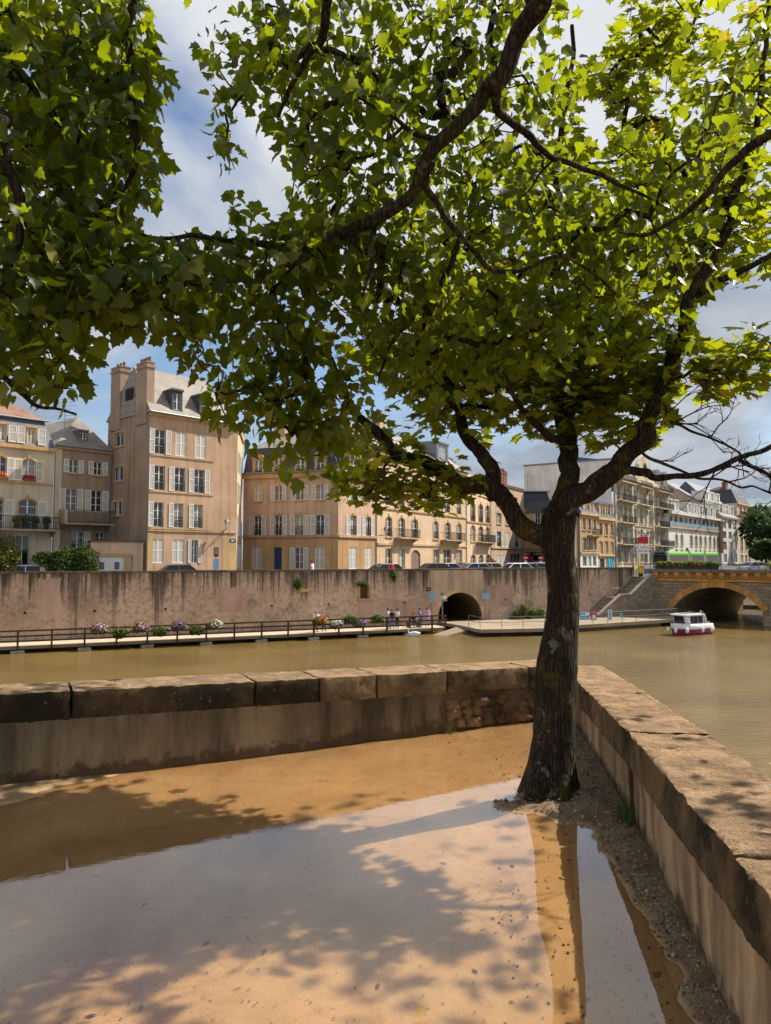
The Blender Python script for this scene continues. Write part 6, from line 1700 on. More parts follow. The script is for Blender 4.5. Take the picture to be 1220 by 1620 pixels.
# ------------------------------------------------------------------ greenery helpers
def leaf_small(name, d, l, tr, mixv=.4):
    t = NT(name); r = t.N('ShaderNodeNewGeometry').outputs['Random Per Island']
    t.set(Base_Color=t.mix(r, d, l), Roughness=.55, Specular_IOR_Level=.3)
    b_ = t.N('ShaderNodeBsdfTranslucent', {'Color': tr}); mx = t.N('ShaderNodeMixShader', {0: mixv, 1: t.b.outputs[0], 2: b_.outputs[0]}); t.L(mx.outputs[0], t.o.inputs['Surface'])
    return t.m
M['hedge'] = leaf_small('leaf_hedge', (.03, .06, .012, 1), (.09, .14, .03, 1), (.16, .24, .03, 1))
M['hedge_y'] = leaf_small('leaf_golden', (.07, .09, .015, 1), (.20, .20, .04, 1), (.3, .3, .04, 1))
M['far_leaf'] = leaf_small('leaf_far', (.012, .030, .010, 1), (.035, .065, .02, 1), (.06, .12, .02, 1))
M['fl_pink'] = leaf_small('petal_pink', lin(188, 128, 176), lin(226, 196, 220), (.3, .15, .25, 1), .2)
M['fl_purple'] = leaf_small('petal_purple', lin(124, 92, 160), lin(196, 158, 206), (.2, .1, .3, 1), .2)
M['fl_white'] = leaf_small('petal_white', lin(222, 214, 216), lin(240, 236, 238), (.4, .4, .4, 1), .2)
M['fl_orange'] = leaf_small('petal_orange', lin(214, 96, 40), lin(230, 160, 60), (.4, .2, .05, 1), .2)
M['fl_red'] = leaf_small('petal_red', lin(170, 40, 44), lin(210, 70, 70), (.4, .05, .05, 1), .2)
def tuft(c, r, n, size, seed, hollow=.35):
    """n small leaf quads spread through an uneven ellipsoid"""
    g = np.random.default_rng(seed)
    p = g.normal(size=(n, 3)); p /= np.linalg.norm(p, axis=1, keepdims=True)
    lump = np.array([1 + .28 * nz(q[0] * 1.7 + seed, q[1] * 1.7, q[2] * 1.7) for q in p])
    p *= (hollow + (1 - hollow) * g.random((n, 1)) ** .6) * lump[:, None]
    P = np.array(c) + p * np.array(r)
    nrm = p / np.linalg.norm(p, axis=1, keepdims=True) + g.normal(size=(n, 3)) * .55 + np.array([0, 0, .3])
    R_ = rot_from(g.normal(size=(n, 3)), nrm)
    s = size * g.uniform(.6, 1.3, n)
    q = np.array([[-.5, -.35, 0], [.5, -.35, 0], [.6, .4, .1], [-.4, .5, .1]])
    V = np.einsum('nij,nkj->nki', R_, q[None] * s[:, None, None]) + P[:, None, :]
    F = np.arange(n * 4).reshape(n, 4)
    return V.reshape(-1, 3), F
def tuft_obj(name, c, r, n, size, seed, mat, parent, hollow=.35):
    V, F = tuft(c, r, n, size, seed, hollow)
    o = link(name, tri_mesh(name, V, F, mat), parent); return o
def rot_from(y, zhint):
    y = y / np.linalg.norm(y, axis=1, keepdims=True)
    x = np.cross(y, zhint); x /= np.maximum(np.linalg.norm(x, axis=1, keepdims=True), 1e-6)
    return np.stack([x, y, np.cross(x, y)], axis=2)

# hedge, golden shrub and gate pillar before the left houses
def street_pt(px, depth, z=Z_STREET): P = at(px, 880, depth); P.z = z; return P
P = street_pt(112, 60.2); hd = thing('hedge', 'clipped green hedge beside the garage behind the quay wall', 'hedge', P, Q_ANG)
mb = MB(); mb.tube([(-1.6, 0, 0), (-1.6, 0, 1.2)], .06, 6); mb.tube([(.2, 0, 0), (.2, 0, 1.2)], .06, 6); mb.tube([(1.5, 0, 0), (1.5, 0, 1.2)], .06, 6); mb.obj('stem', M['bark'], hd)
V, F = tuft((-.5, 0, 1.5), (1.5, .7, 1.5), 3000, .13, 3, .5); V2, F2 = tuft((1.1, 0, 1.6), (1.1, .7, 1.6), 2600, .13, 4, .5); V3, F3 = tuft((-2.0, 0.2, 2.0), (.9, .5, .6), 800, .12, 5)
Fs = np.concatenate([F, F2 + len(V), F3 + len(V) + len(V2)]); o = link('foliage', tri_mesh('foliage', np.concatenate([V, V2, V3]), Fs, M['hedge']), hd); o['kind'] = 'stuff'
P = street_pt(8, 58.6); sh_ = thing('shrub', 'round golden-green shrub at the left edge above the quay wall', 'shrub', P)
MB().tube([(0, 0, 0), (.05, 0, 1.4)], .06, 6).obj('stem', M['bark'], sh_)
V, F = tuft((-.2, 0, 2.0), (1.5, 1.0, 2.0), 3400, .13, 8, .4); o = link('foliage', tri_mesh('foliage', V, F, M['hedge_y']), sh_); o['kind'] = 'stuff'
P = street_pt(71, 59.6); gp_ = thing('gate_pillar', 'short pink gate pillar at the left end of the clipped hedge', 'pillar', P, Q_ANG)
MB().box(-.32, .32, -.25, .25, 0, 1.35).obj('shaft', M['pink'], gp_); MB().box(-.38, .38, -.3, .3, 1.35, 1.47).obj('cap', M['wall_cap'], gp_)
# television aerial
def aerial(px, py0, py1, depth, label, n=6):
    a, b_ = at(px, py1, depth), at(px, py0, depth); o = thing('roof_aerial', label, 'aerial', a); h = b_.z - a.z
    MB().tube([(0, 0, 0), (0, 0, h)], .025, 6).obj('mast', M['grey_metal'], o)
    mb = MB(); z = h
    for i in range(n): w = .55 + .5 * (i % 3) / 2; mb.tube([(-w, .02 * i, z - .12 - i * .3), (w, .02 * i, z - .08 - i * .3)], .016, 5)
    mb.obj('elements', M['grey_metal'], o)
aerial(102, 630, 682, 66, 'spiky television aerial above the grey-brown house roof', 8)
aerial(835, 749, 778, 117, 'small aerial on the roofs left of the trunk', 3)
# balcony and sill flowers of the cream house
b = L_B
for px, lab, mt, n in ((21, 'flower trough with trailing plants on the left end of the cream house balcony', M['hedge_y'], 120), (34, 'potted shrub by the french door of the cream house balcony', M['hedge'], 140), (50, 'dark potted plant left of the balcony shutter', M['hedge'], 140), (68, 'leafy potted shrub at the right end of the cream house balcony', M['hedge'], 220)):
    x = b.S(px, 830); P = b.P + b.u * x + Vector((b.u.y, -b.u.x, 0)) * .75; o = thing('potted_plant', lab, 'plant', (P.x, P.y, b.base + b.Z(60, 838)), group='plants on the cream house balcony')
    MB().lathe([(.16, 0), (.24, .4), (.2, .4), (.16, .3)], 10).obj('pot', M['dark_stone'], o); tuft_obj('foliage', (0, 0, .75), (.36, .3, .42), n, .14, px, mt, o)['kind'] = 'stuff'
for px, lab, mt in ((46, 'window box of dark red flowers under the arched shuttered window', M['fl_red']), (1, 'window box of orange flowers at the left edge', M['fl_orange'])):
    x = b.S(px, 757); P = b.P + b.u * x + Vector((b.u.y, -b.u.x, 0)) * .14; o = thing('window_box', lab, 'planter', (P.x, P.y, b.base + b.Z(46, 761)), b.ang)
    MB().box(-.5, .5, -.12, .12, 0, .2).obj('trough', M['brick_red'], o); tuft_obj('flowers', (0, 0, .32), (.5, .16, .18), 150, .10, px + 5, mt, o)['kind'] = 'stuff'

# ------------------------------------------------------------------ flower boxes along the boardwalk
def planter(px, hi, fl, lab, k):
    s = qs(px, -.2, 985); P = qw(s, -.22, Z_DECK + (.78 if hi else .42))
    o = thing('flower_box', lab, 'planter', P, Q_ANG, 'flower boxes hung on the boardwalk railing')
    MB().box(-.45, .45, -.14, .14, -.14, .14).obj('trough', M['brown_wood'], o)
    tuft_obj('foliage', (0, -.02, .22), (.66, .34, .40), 420, .12, 30 + k, M['hedge'] if k % 2 else M['hedge_y'], o)['kind'] = 'stuff'
    if fl: tuft_obj('flowers', (.12, -.1, .30), (.58, .32, .32), 200, .10, 60 + k, M[fl], o, .8)['kind'] = 'stuff'
for k, a in enumerate([(156, 1, 'fl_pink', 'leftmost flower box on the boardwalk, pink and white blooms'), (190, 0, None, 'low yellow-green box, second from left on the boardwalk'), (221, 1, 'fl_pink', 'high box of pink blooms, third from left on the boardwalk'), (252, 0, None, 'low green box, fourth from left on the boardwalk'), (281, 1, 'fl_purple', 'high box of purple blooms, fifth from left on the boardwalk'), (311, 0, None, 'low yellow-green box, sixth from left on the boardwalk'), (338, 1, 'fl_white', 'high box of white blooms, seventh from left on the boardwalk'),
        (505, 1, 'fl_orange', 'flower box with orange blooms in front of the man in white'), (531, 0, 'fl_white', 'low round box of white blooms right of the man in white'), (553, 1, None, 'high bright green box under the wall niche'), (569, 0, 'fl_purple', 'low box of purple blooms below the wall niche'), (597, 1, None, 'green box just left of the three friends')]): planter(*a, k)
# plants growing on the quay wall
def wall_plant(px, py, rx, rz, lab, k, ledge=False):
    s = qs(px, YW, py); z = qz(px, py, YW); P = qw(s, YW - .12, z); o = thing('wall_plant', lab, 'plant', P, Q_ANG)
    if ledge: MB().extx([(-.35, -.55), (.1, -.55), (.1, -.85), (-.15, -.85)], .1, .95).obj('ledge', M['stone_trim'], o)
    tuft_obj('foliage', (0, -.1, -.1), (rx, .28, rz), 260, .13, k, M['hedge'], o)['kind'] = 'stuff'
wall_plant(471, 922, .42, .5, 'bushy weed on a stone bracket high on the quay wall', 81, True)
wall_plant(622, 909, .3, .5, 'small weed hanging near the top of the quay wall', 82)
wall_plant(572, 922, .55, .22, 'creeper hanging over the arched niche in the quay wall', 83)
# bed of plants on the lower quay
for k, (px, lab, mt, r) in enumerate([(818, 'low green plants at the left of the lower quay bed', 'hedge', .5), (829, 'potted yellow flowering plant on the lower quay bed', 'hedge_y', .34), (843, 'pale leafy plant on the lower quay bed left of the trunk', 'hedge', .55), (856, 'low plant half hidden by the trunk on the lower quay', 'hedge', .5)]):
    P = qw(qs(px, YW - .7, 975), YW - .7, -4.75); o = thing('bed_plant', lab, 'plant', P, Q_ANG); hb = .25 if k != 1 else 1.0
    (MB().box(-.55, .55, -.4, .4, 0, hb) if k != 1 else MB().lathe([(.2, 0), (.3, .9), (.34, 1.0), (.2, 1.0)], 10)).obj('trough', M['dark_stone'], o)
    tuft_obj('foliage', (0, 0, hb + r * .6), (r, .4, r * .9), 260, .13, 90 + k, M[mt], o)['kind'] = 'stuff'
# planters on the bridge parapet
for k, px in enumerate((1046, 1059, 1076, 1094, 1112, 1128)):
    x = bs(px, 890); P = BR + b_u * x + b_n * (-.1) + Vector((0, 0, ztop + .04)); od = ('first', 'second', 'third', 'fourth', 'fifth', 'sixth')[k]
    o = thing('flower_box', f'{od} green planter from the left on the bridge parapet', 'planter', P, B_ANG, 'planters on the bridge parapet')
    MB().box(-.55, .55, -.2, .2, 0, .32).obj('trough', M['dark_metal'], o); tuft_obj('foliage', (0, 0, .5), (.75, .3, .34), 300, .14, 120 + k, M['hedge'] if k % 2 else M['hedge_y'], o)['kind'] = 'stuff'
    if k in (1, 3, 4): tuft_obj('flowers', (0, -.1, .55), (.6, .3, .3), 36, .11, 140 + k, M['fl_orange'] if k != 3 else M['fl_red'], o, .85)['kind'] = 'stuff'
# far trees at the right edge
def far_tree(px, depth, h, r, lab, seed):
    P = street_pt(px, depth); o = thing('broadleaf_tree', lab, 'tree', P, group='dark trees past the bridge'); g = random.Random(seed)
    mb = MB(); mb.tube([(0, 0, -.2), (.1, 0, h * .3), (0, .1, h * .65)], [.4, .3, .12], 8)
    for i in range(5): a = g.uniform(0, 6.28); mb.tube([(0, 0, h * .35), (r * .35 * math.cos(a), r * .35 * math.sin(a), h * .55), (r * .6 * math.cos(a), r * .6 * math.sin(a), h * .75)], [.18, .1, .04], 6)
    mb.obj('trunk', M['bark'], o); Vs, Fs, k = [], [], 0
    for i in range(9):
        a = g.uniform(0, 6.28); q = g.uniform(.1, .65) * r
        V, F = tuft((q * math.cos(a), q * math.sin(a), h * g.uniform(.34, .86)), (r * .55, r * .55, h * .18), 520, .55, seed * 10 + i, .5); Vs.append(V); Fs.append(F + k); k += len(V)
    c = link('crown', tri_mesh('crown', np.concatenate(Vs), np.concatenate(Fs), M['far_leaf']), o); c['kind'] = 'stuff'
far_tree(1205, 190, 15.5, 5.0, 'dark tree just right of the brown house end', 3); far_tree(1226, 172, 14.5, 5.5, 'dense dark tree at the right edge behind the bridge', 4); far_tree(1252, 160, 13, 5.5, 'dark tree mostly past the right edge', 5)
far_tree(1212, 150, 6.0, 3.2, 'low dark bushy tree behind the bridge railing', 6)
P = street_pt(1219, 82, ztop - .4); o = thing('spiky_plant', 'yellow-green spiky plant rising behind the bridge railing at the right edge', 'plant', P); V, F = [], []; g = random.Random(5)
for _ in range(46):
    a = g.uniform(0, 6.28); e = g.uniform(.1, 1.3); L = g.uniform(.9, 1.7); k = len(V); c_, s_ = math.cos(a), math.sin(a); w = .05
    V += [(-s_ * w, c_ * w, .3), (s_ * w, -c_ * w, .3), (c_ * L * .6 * math.cos(e) + s_ * w, s_ * L * .6 * math.cos(e) - c_ * w, .3 + L * .7 * math.sin(e)), (c_ * L * math.cos(e), s_ * L * math.cos(e), .3 + L * math.sin(e) * .85)]; F.append((k, k + 1, k + 2, k + 3))
link('leaves', tri_mesh('leaves', V, F, M['hedge_y']), o)['kind'] = 'stuff'; MB().tube([(0, 0, -.4), (0, 0, .5)], .1, 8).obj('stem', M['bark'], o)

# ------------------------------------------------------------------ signs, lamps, posts
def pole_sign(name, label, P, h, parts, rz=0.0, cat='sign', r=.035):
    o = thing(name, label, cat, P, rz); MB().tube([(0, 0, 0), (0, 0, h)], r, 8).obj('pole', M['grey_metal'], o)
    for nm, mb_, mt in parts: mb_.obj(nm, mt, o)
    return o
def disc(r, z, y, th=.03, n=20):
    mb = MB(); vs = [(r * math.cos(6.2832 * i / n), z + r * math.sin(6.2832 * i / n)) for i in range(n)]; mb.extr(vs, y - th, y); return mb
P = qw(qs(683.5, YW - .8, 970), YW - .8, -4.86); hh = qz(683, 936, YW - .8) + 4.86
pole_sign('notice_board', 'pale blue notice board on a post left of the tunnel mouth', P, hh, [('panel', MB().box(-.26, .26, -.06, -.036, hh - 1.0, hh), M['blue_sign'])], Q_ANG)
P = qw(qs(700, 2.4, 970), 2.4, -4.80); hh = qz(700, 941, 2.4) + 4.8
pole_sign('signpost', 'white post with a small green topped sign in front of the tunnel', P, hh, [('panel', MB().box(-.1, .45, -.06, -.036, hh - .42, hh - .1), M['white']), ('cap_panel', MB().box(-.22, .12, -.07, -.037, hh - .08, hh + .22), plain('sign_green', lin(92, 130, 96), .5)), ('lower_panel', MB().box(-.14, .5, -.065, -.037, hh - .62, hh - .47), M['concrete'])], Q_ANG, r=.07)
P = qw(qs(768, YW - .5, 970), YW - .5, -4.75); hh = qz(768, 932, YW - .5) + 4.75
pole_sign('notice_board', 'wide blue sign with a small square above it right of the tunnel mouth', P, hh, [('panel', MB().box(-.42, .5, -.06, -.036, hh - 1.0, hh - .42), M['blue_sign']), ('square', MB().box(-.2, .2, -.065, -.037, hh - .38, hh), plain('sign_teal', lin(90, 140, 160), .5))], Q_ANG)
P = qw(qs(678, YW, 931), YW - .075, qz(678, 935, YW)); o = thing('wall_plaque', 'small dark brown plaque on the wall above the left notice board', 'sign', P, Q_ANG); MB().box(-.24, .24, 0, .04, 0, .34).obj('plate', plain('plaque_brown', lin(84, 50, 40), .5), o); MB().box(-.16, .14, -.006, -.001, .13, .2).obj('inscription', M['concrete'], o)
P = on_z(926, 984, -4.75); o = thing('banner', 'blue and white banner on the railing right of the trunk', 'banner', P, Q_ANG * .6); MB().box(-.55, .5, 0, .03, .2, 1.0).obj('sheet', plain('banner_blue', lin(96, 160, 214), .6), o); MB().box(-.5, .45, -.006, -.001, .62, .9).obj('white_band', M['white'], o); MB().box(-.5, .0, -.012, -.007, .72, .82).obj('print', M['blue_door'], o)
P = on_z(939.5, 983, -4.75); o = thing('banner', 'crimson panel with a white notice beside the blue banner', 'banner', P, Q_ANG * .6); MB().box(-.32, .32, 0, .04, .12, 1.05).obj('sheet', plain('banner_crimson', lin(170, 60, 84), .6), o); MB().box(-.18, .2, -.01, -.001, .2, .62).obj('notice', M['white'], o)
P = on_z(965.5, 981, -4.75); o = thing('banner', 'narrow white and blue upright banner before the masonry flank', 'banner', P, Q_ANG * .6); MB().box(-.24, .24, 0, .04, .0, 1.05).obj('sheet', plain('banner_pale', lin(186, 200, 224), .6), o); MB().box(-.05, .05, -.01, -.001, .05, 1.0).obj('stripe', plain('stripe_indigo', lin(70, 80, 150), .6), o)
P = on_z(983, 979, -4.75); o = thing('small_sign', 'small turquoise sign on the railing of the lower quay', 'sign', P, Q_ANG * .6); MB().box(-.2, .2, 0, .03, .3, .55).obj('plate', plain('sign_cyan', lin(50, 178, 200), .5), o); MB().tube([(0, .05, 0), (0, .05, .4)], .02, 6).obj('stake', M['grey_metal'], o)
# head of the stairs
P = qw(s_stair_top + .5, YW - .5, Z_STREET); o = thing('yellow_box', 'bright yellow letter box at the head of the stairs', 'letter box', P, Q_ANG); MB().box(-.25, .25, -.2, .2, .35, 1.25).obj('body', M['yellow'], o); MB().box(-.2, .2, -.14, .14, 0, .35).obj('stand', M['dark_metal'], o); MB().box(-.15, .15, -.215, -.201, .98, 1.04).obj('slot', M['black'], o)
P = at(1003, 905, 88); P.z = Z_STREET; hh = at(1001, 866, 88).z - P.z
pole_sign('traffic_sign', 'back of a round grey traffic sign above a square plate at the stair head', P, hh, [('disc', disc(.34, hh - .35, -.04), M['concrete']), ('plate', MB().box(-.3, .26, -.06, -.036, hh - 1.25, hh - .75), M['concrete'])], 0)
P = at(1020, 905, 92); P.z = Z_STREET; hz = lambda v: at(1020, v, 92).z - Z_STREET
o = thing('direction_sign', 'stack of white direction boards topped by a red one before the ornate block', 'sign', P)
for x in (-.75, .75): MB().tube([(x, .06, 0), (x, .06, hz(850))], .05, 8).obj('pole', M['grey_metal'], o)
MB().box(-.72, .55, -.03, 0, hz(860), hz(849.5)).obj('board', M['red'], o); lettering('CENTRE', .28, M['white'], o, (-.05, -.045, (hz(860) + hz(849.5)) / 2 + .12)) if False else None
MB().box(-.9, .7, -.03, 0, hz(866), hz(862)).obj('board', M['white'], o); MB().box(-.9, .7, -.03, 0, hz(871), hz(867)).obj('board', M['white'], o); MB().box(-.95, .75, -.03, 0, hz(876), hz(872.5)).obj('board', M['white'], o)
P = at(1021, 900, 92.5); P.z = Z_STREET; o = thing('street_lamp', 'lamp post with a white globe lantern above the red direction board', 'lamp', P)
MB().lathe([(.14, 0), (.12, .6), (.06, .8), (.05, hz(846))], 10).obj('post', M['dark_metal'], o); MB().lathe([(.1, hz(846)), (.26, hz(843)), (.2, hz(840)), (0, hz(838.5))], 10).obj('lantern', M['white'], o, True)
P = at(1025, 905, 80); P.z = Z_STREET; o = thing('information_panel', 'blue and white information panel where the stairs meet the bridge', 'sign', P); MB().box(-.38, .38, 0, .06, .3, 1.35).obj('panel', plain('panel_blue', lin(104, 120, 172), .5), o); MB().box(-.32, .32, -.01, -.001, .85, 1.28).obj('sheet', M['white'], o); MB().tube([(-.3, .03, 0), (-.3, .03, .3)], .03, 6).tube([(.3, .03, 0), (.3, .03, .3)], .03, 6).obj('legs', M['grey_metal'], o)
for px, lab in ((831.5, 'no-entry sign at the left end of the shop front'), (855.5, 'no-entry sign on a pole against the trunk side of the shop')):
    P = street_pt(px, 108); hh = at(px, 878.5, 108).z - Z_STREET
    pole_sign('traffic_sign', lab, P, hh, [('disc', disc(.36, hh - .38, -.04), M['red']), ('bar', MB().box(-.26, .26, -.085, -.071, hh - .45, hh - .31), M['white']), ('plate', MB().box(-.2, .2, -.06, -.036, hh - 1.2, hh - .8), M['white'])], 0)
# wall lanterns
def lantern(bl, px, py, lab):
    x = bl.S(px - 8, py); z = bl.Z(px - 8, py + 12); P = bl.P + bl.u * x; o = thing('wall_lantern', lab, 'lamp', (P.x, P.y, bl.base + z), bl.ang)
    mb = MB(); mb.tube([(0, 0, 0), (0, -.4, .12), (0, -.85, .3)], .04, 6); mb.tube([(0, 0, -.35), (0, -.3, -.1), (0, -.5, .14)], .03, 6); mb.obj('bracket', M['dark_metal'], o)
    MB().lathe([(.04, .3), (.12, .36), (.22, .95), (.2, .95)], 6, (0, -.85)).obj('glass', plain('lantern_glass', lin(206, 196, 180), .3), o); MB().lathe([(.26, .95), (.16, 1.1), (.05, 1.25), (0, 1.4)], 6, (0, -.85)).obj('cap', plain('copper_cap', lin(120, 84, 64), .5), o)
lantern(A, 358, 830, 'old lantern on a scrolled bracket on the tall rose-brown house')
P = A.P + A.u * A.S(368, 856) + Vector((A.u.y, -A.u.x, 0)) * .04; o = thing('street_plate', 'dark blue street name plate near the corner of the tall house', 'sign', (P.x, P.y, A.base + A.Z(368, 858)), A.ang); MB().box(-.35, .35, 0, .03, 0, .3).obj('plate', plain('plate_blue', lin(44, 50, 110), .4), o); MB().box(-.18, .16, -.008, -.001, .1, .2).obj('lettering', M['white'], o)
P = street_pt(342, 63.2); o = thing('bus_stop', 'bus stop post with framed timetable and pale blue panel before the tall house', 'bus stop', P, .4)
zt_ = at(342, 866, 63.2).z - Z_STREET; MB().box(-.25, .25, -.05, .05, zt_ - 1.9, zt_ - 1.0).obj('lower_panel', plain('panel_sky', lin(150, 190, 220), .4), o); MB().box(-.2, .2, -.05, .05, zt_ - .8, zt_).obj('frame', M['dark_metal'], o); MB().box(-.15, .15, -.06, -.052, zt_ - .62, zt_ - .08).obj('timetable', M['concrete'], o); MB().tube([(0, .06, 0), (0, .06, zt_)], .035, 6).obj('post', M['dark_metal'], o)
for bpx, d, lab in ((610, 77.5, 'lantern on a bracket at the left end of the long peach facade'), (751, 101, 'lantern bracket in front of the narrow peach house')):
    P = at(bpx, 846, d); o = thing('wall_lantern', lab, 'lamp', P, 1.0); MB().tube([(-.6, .5, -.1), (0, 0, 0)], .04, 6).obj('bracket', M['dark_metal'], o); MB().lathe([(.05, 0), (.22, .6), (.2, .6)], 6).obj('glass', plain('lantern_glass', lin(206, 196, 180), .3), o); MB().lathe([(.27, .6), (.05, .9), (0, 1.0)], 6).obj('cap', plain('copper_cap', lin(120, 84, 64), .5), o)

# ------------------------------------------------------------------ cars
def car(label, P, rz, col, kind='hatch'):
    o = thing('parked_car', label, 'car', P, rz, 'cars parked behind the quay wall'); L, W, H = 4.1, 1.72, 1.5
    pm = NT('car_paint'); pm = pm.set(Base_Color=col, Roughness=.25, Metallic=.3, Coat_Weight=.6)
    side = [(-2.05, .25), (-2.0, .62), (-1.85, .86), (-.95, .96), (1.75, .98), (2.0, .8), (2.05, .3), (1.7, .2), (-1.7, .2)]
    mb = MB()
    for y0, y1, k0, k1 in ((-W / 2, -W / 2 + .12, .955, 1.0), (-W / 2 + .12, W / 2 - .12, 1, 1), (W / 2 - .12, W / 2, 1.0, .955)):
        n = len(side); vs = [(x * k0, y0, .55 + (z - .55) * k0) for x, z in side] + [(x * k1, y1, .55 + (z - .55) * k1) for x, z in side]
        mb.add(vs, [(i, n + i, n + (i + 1) % n, (i + 1) % n) for i in range(n)] + [tuple(range(n)), tuple(range(2 * n - 1, n - 1, -1))])
    mb.obj('body', pm, o, False)
    gh = [(-1.15, .95), (-.45, 1.42), (1.3, 1.44), (1.85, .97)]; top = [(-.42, 1.425), (-.2, 1.5), (1.15, 1.5), (1.28, 1.445)]
    mb = MB(); n = 4; vs = [(x, -.80, z) if z < 1 else (x, -.62, z) for x, z in gh] + [(x, .80, z) if z < 1 else (x, .62, z) for x, z in gh]
    mb.add(vs, [tuple(range(4)), (7, 6, 5, 4)] + [(i, 4 + i, 4 + (i + 1) % 4, (i + 1) % 4) for i in range(4)]); mb.obj('glasshouse', M['dark_glass'], o)
    mb = MB(); mb.extr(top, -.56, .56)
    for sy in (-1, 1):
        for a, b_ in (((-1.15, .95), (-.45, 1.42)), ((.35, .97), (.35, 1.44)), ((1.85, .97), (1.3, 1.44))):
            mb.tube([(a[0], sy * .81, a[1]), (b_[0], sy * .63, b_[1])], .045, 5)
        mb.tube([(-.45, sy * .63, 1.43), (1.3, sy * .63, 1.45)], .05, 5)
    mb.obj('roof', pm, o)
    wm = cached(('tyre',), lambda: MB().extr([(.31 * math.cos(i * .5236), .31 * math.sin(i * .5236)) for i in range(12)], -.1, .1).mesh('wheel', M['black'])); rm_ = cached(('rim',), lambda: MB().extr([(.19 * math.cos(i * .6283), .19 * math.sin(i * .6283)) for i in range(10)], -.115, .115).mesh('rim', M['grey_metal']))
    for x in (-1.3, 1.3):
        for y in (-.78, .78): w = link('wheel', wm, o, (x, y, .31)); link('rim', rm_, w)
    for y in (-.6, .6): MB().box(-2.03, -1.9, y - .16, y + .16, .6, .76).obj('headlight', M['white'], o); MB().box(1.93, 2.06, y - .14, y + .14, .6, .85).obj('tail_light', M['red'], o)
CARS = [(275, 62.5, .42, lin(70, 96, 92), 'dark green hatchback parked before the tall house'), (34, 59.4, .42, lin(200, 204, 210), 'silver car at the gate behind the golden shrub'), (606, 72, .6, lin(60, 60, 66), 'dark car at the left of the peach facade beside the person in red'), (682, 76, .42, lin(110, 84, 70), 'brown car parked left in the row under the tunnel'), (700, 78, .42, lin(190, 204, 222), 'pale blue car parked beside the brown one'), (747, 80, .42, lin(176, 190, 208), 'light grey-blue car near the narrow peach house'), (768, 82, .42, lin(196, 170, 148), 'beige car right of the light grey-blue one'), (735, 83, .42, lin(88, 76, 66), 'dark brown car half hidden in the parked row'), (813, 79, .42, lin(236, 236, 236), 'white hatchback parked left of the no-entry signs'), (839, 82, .42, lin(120, 130, 150), 'grey car below the shop front'), (858, 84, .42, lin(150, 168, 172), 'pale green-grey car beside the trunk'), (1190, 98, .3, lin(158, 164, 176), 'silver car crossing the bridge at the right')]
for px, d, rz, c, lab in CARS: car(lab, street_pt(px, d, Z_STREET + .01), rz, c)

# ------------------------------------------------------------------ articulated bus
P = street_pt(1046, 118); dirv = Vector((.66, .75, 0)); rzb = math.atan2(dirv.y, dirv.x)
bus = thing('articulated_bus', 'bright green and silver articulated bus crossing behind the bridge planters', 'bus', P, rzb)
gm = plain('bus_green', lin(104, 168, 62), .4, .06); sv = plain('bus_silver', lin(120, 136, 152), .3, .08, 2, .4); x = 0.0
for k, Ls in enumerate((9.4, 7.0, 7.0)):
    z0, z1 = .35, 3.05
    prof = [(-1.25, z0), (-1.27, 1.0), (-1.22, 2.75), (-1.0, z1), (1.0, z1), (1.22, 2.75), (1.27, 1.0), (1.25, z0)]
    s_ = MB().extx(prof, x, x + Ls).obj('body_section', sv if k == 0 and False else gm, bus)
    for sy in (-1, 1):
        MB().box(x + .5, x + Ls - .3, sy * 1.262 - .012, sy * 1.262 + .012, 1.15, 2.45).obj('window_band', M['dark_glass'], s_); MB().box(x + .2, x + Ls - .2, sy * 1.272 - .012, sy * 1.272 + .012, .4, 1.0).obj('lower_panel', sv, s_)
    for xx in ((2.4, 7.6) if k == 0 else (4.6,)):
        for sy in (-1.12, 1.12): MB().extr([(x + xx + .46 * math.cos(i * .5236), .46 + .46 * math.sin(i * .5236)) for i in range(12)], sy - .14, sy + .14).obj('wheel', M['black'], bus)
    x += Ls
    if k < 2: MB().extx([(-1.18, .45), (-1.18, 2.85), (1.18, 2.85), (1.18, .45)], x, x + .9).obj('bellows', plain('bellows_grey', lin(120, 122, 120), .8), bus); x += .9
mb = MB(); mb.extx([(-1.24, .3), (-1.26, 2.2), (-1.05, 3.06), (1.05, 3.06), (1.26, 2.2), (1.24, .3)], -.5, -.002); fr = mb.obj('front', sv, bus)
MB().box(-.53, -.5, -1.05, 1.05, 1.25, 2.5).obj('windscreen', M['dark_glass'], fr); MB().box(-.535, -.5, -.8, .8, 2.55, 2.85).obj('destination_board', M['black'], fr)
for y in (-.9, .9): MB().box(-.54, -.5, y - .18, y + .18, .65, .9).obj('headlight', M['white'], fr)
MB().box(-.53, -.5, -.3, .3, .5, .66).obj('number_plate', M['white'], fr)

# ------------------------------------------------------------------ river launch
P = on_z(1091, 1003, Z_RIVER); bt = thing('motor_launch', 'white and plum-red cabin launch cruising towards the bridge arch', 'boat', P, math.radians(30))
plum = plain('hull_plum', lin(150, 40, 90), .3, .08); gel = plain('gelcoat_white', lin(226, 228, 226), .25, .05)
def hull(z0, z1, k0, k1, st):
    mb = MB(); n = len(st)
    for x, w in st:
        mb.v += [(x, -w * k0, z0), (x - (.12 if x < -1.0 else 0), -w * k1, z1), (x - (.12 if x < -1.0 else 0), w * k1, z1), (x, w * k0, z0)]
    for i in range(n - 1):
        for a in range(3): mb.f.append((4 * i + a, 4 * (i + 1) + a, 4 * (i + 1) + a + 1, 4 * i + a + 1)); mb.m.append(0)
    mb.f += [(0, 1, 2, 3), (4 * n - 1, 4 * n - 2, 4 * n - 3, 4 * n - 4)]; mb.m += [0, 0]; return mb
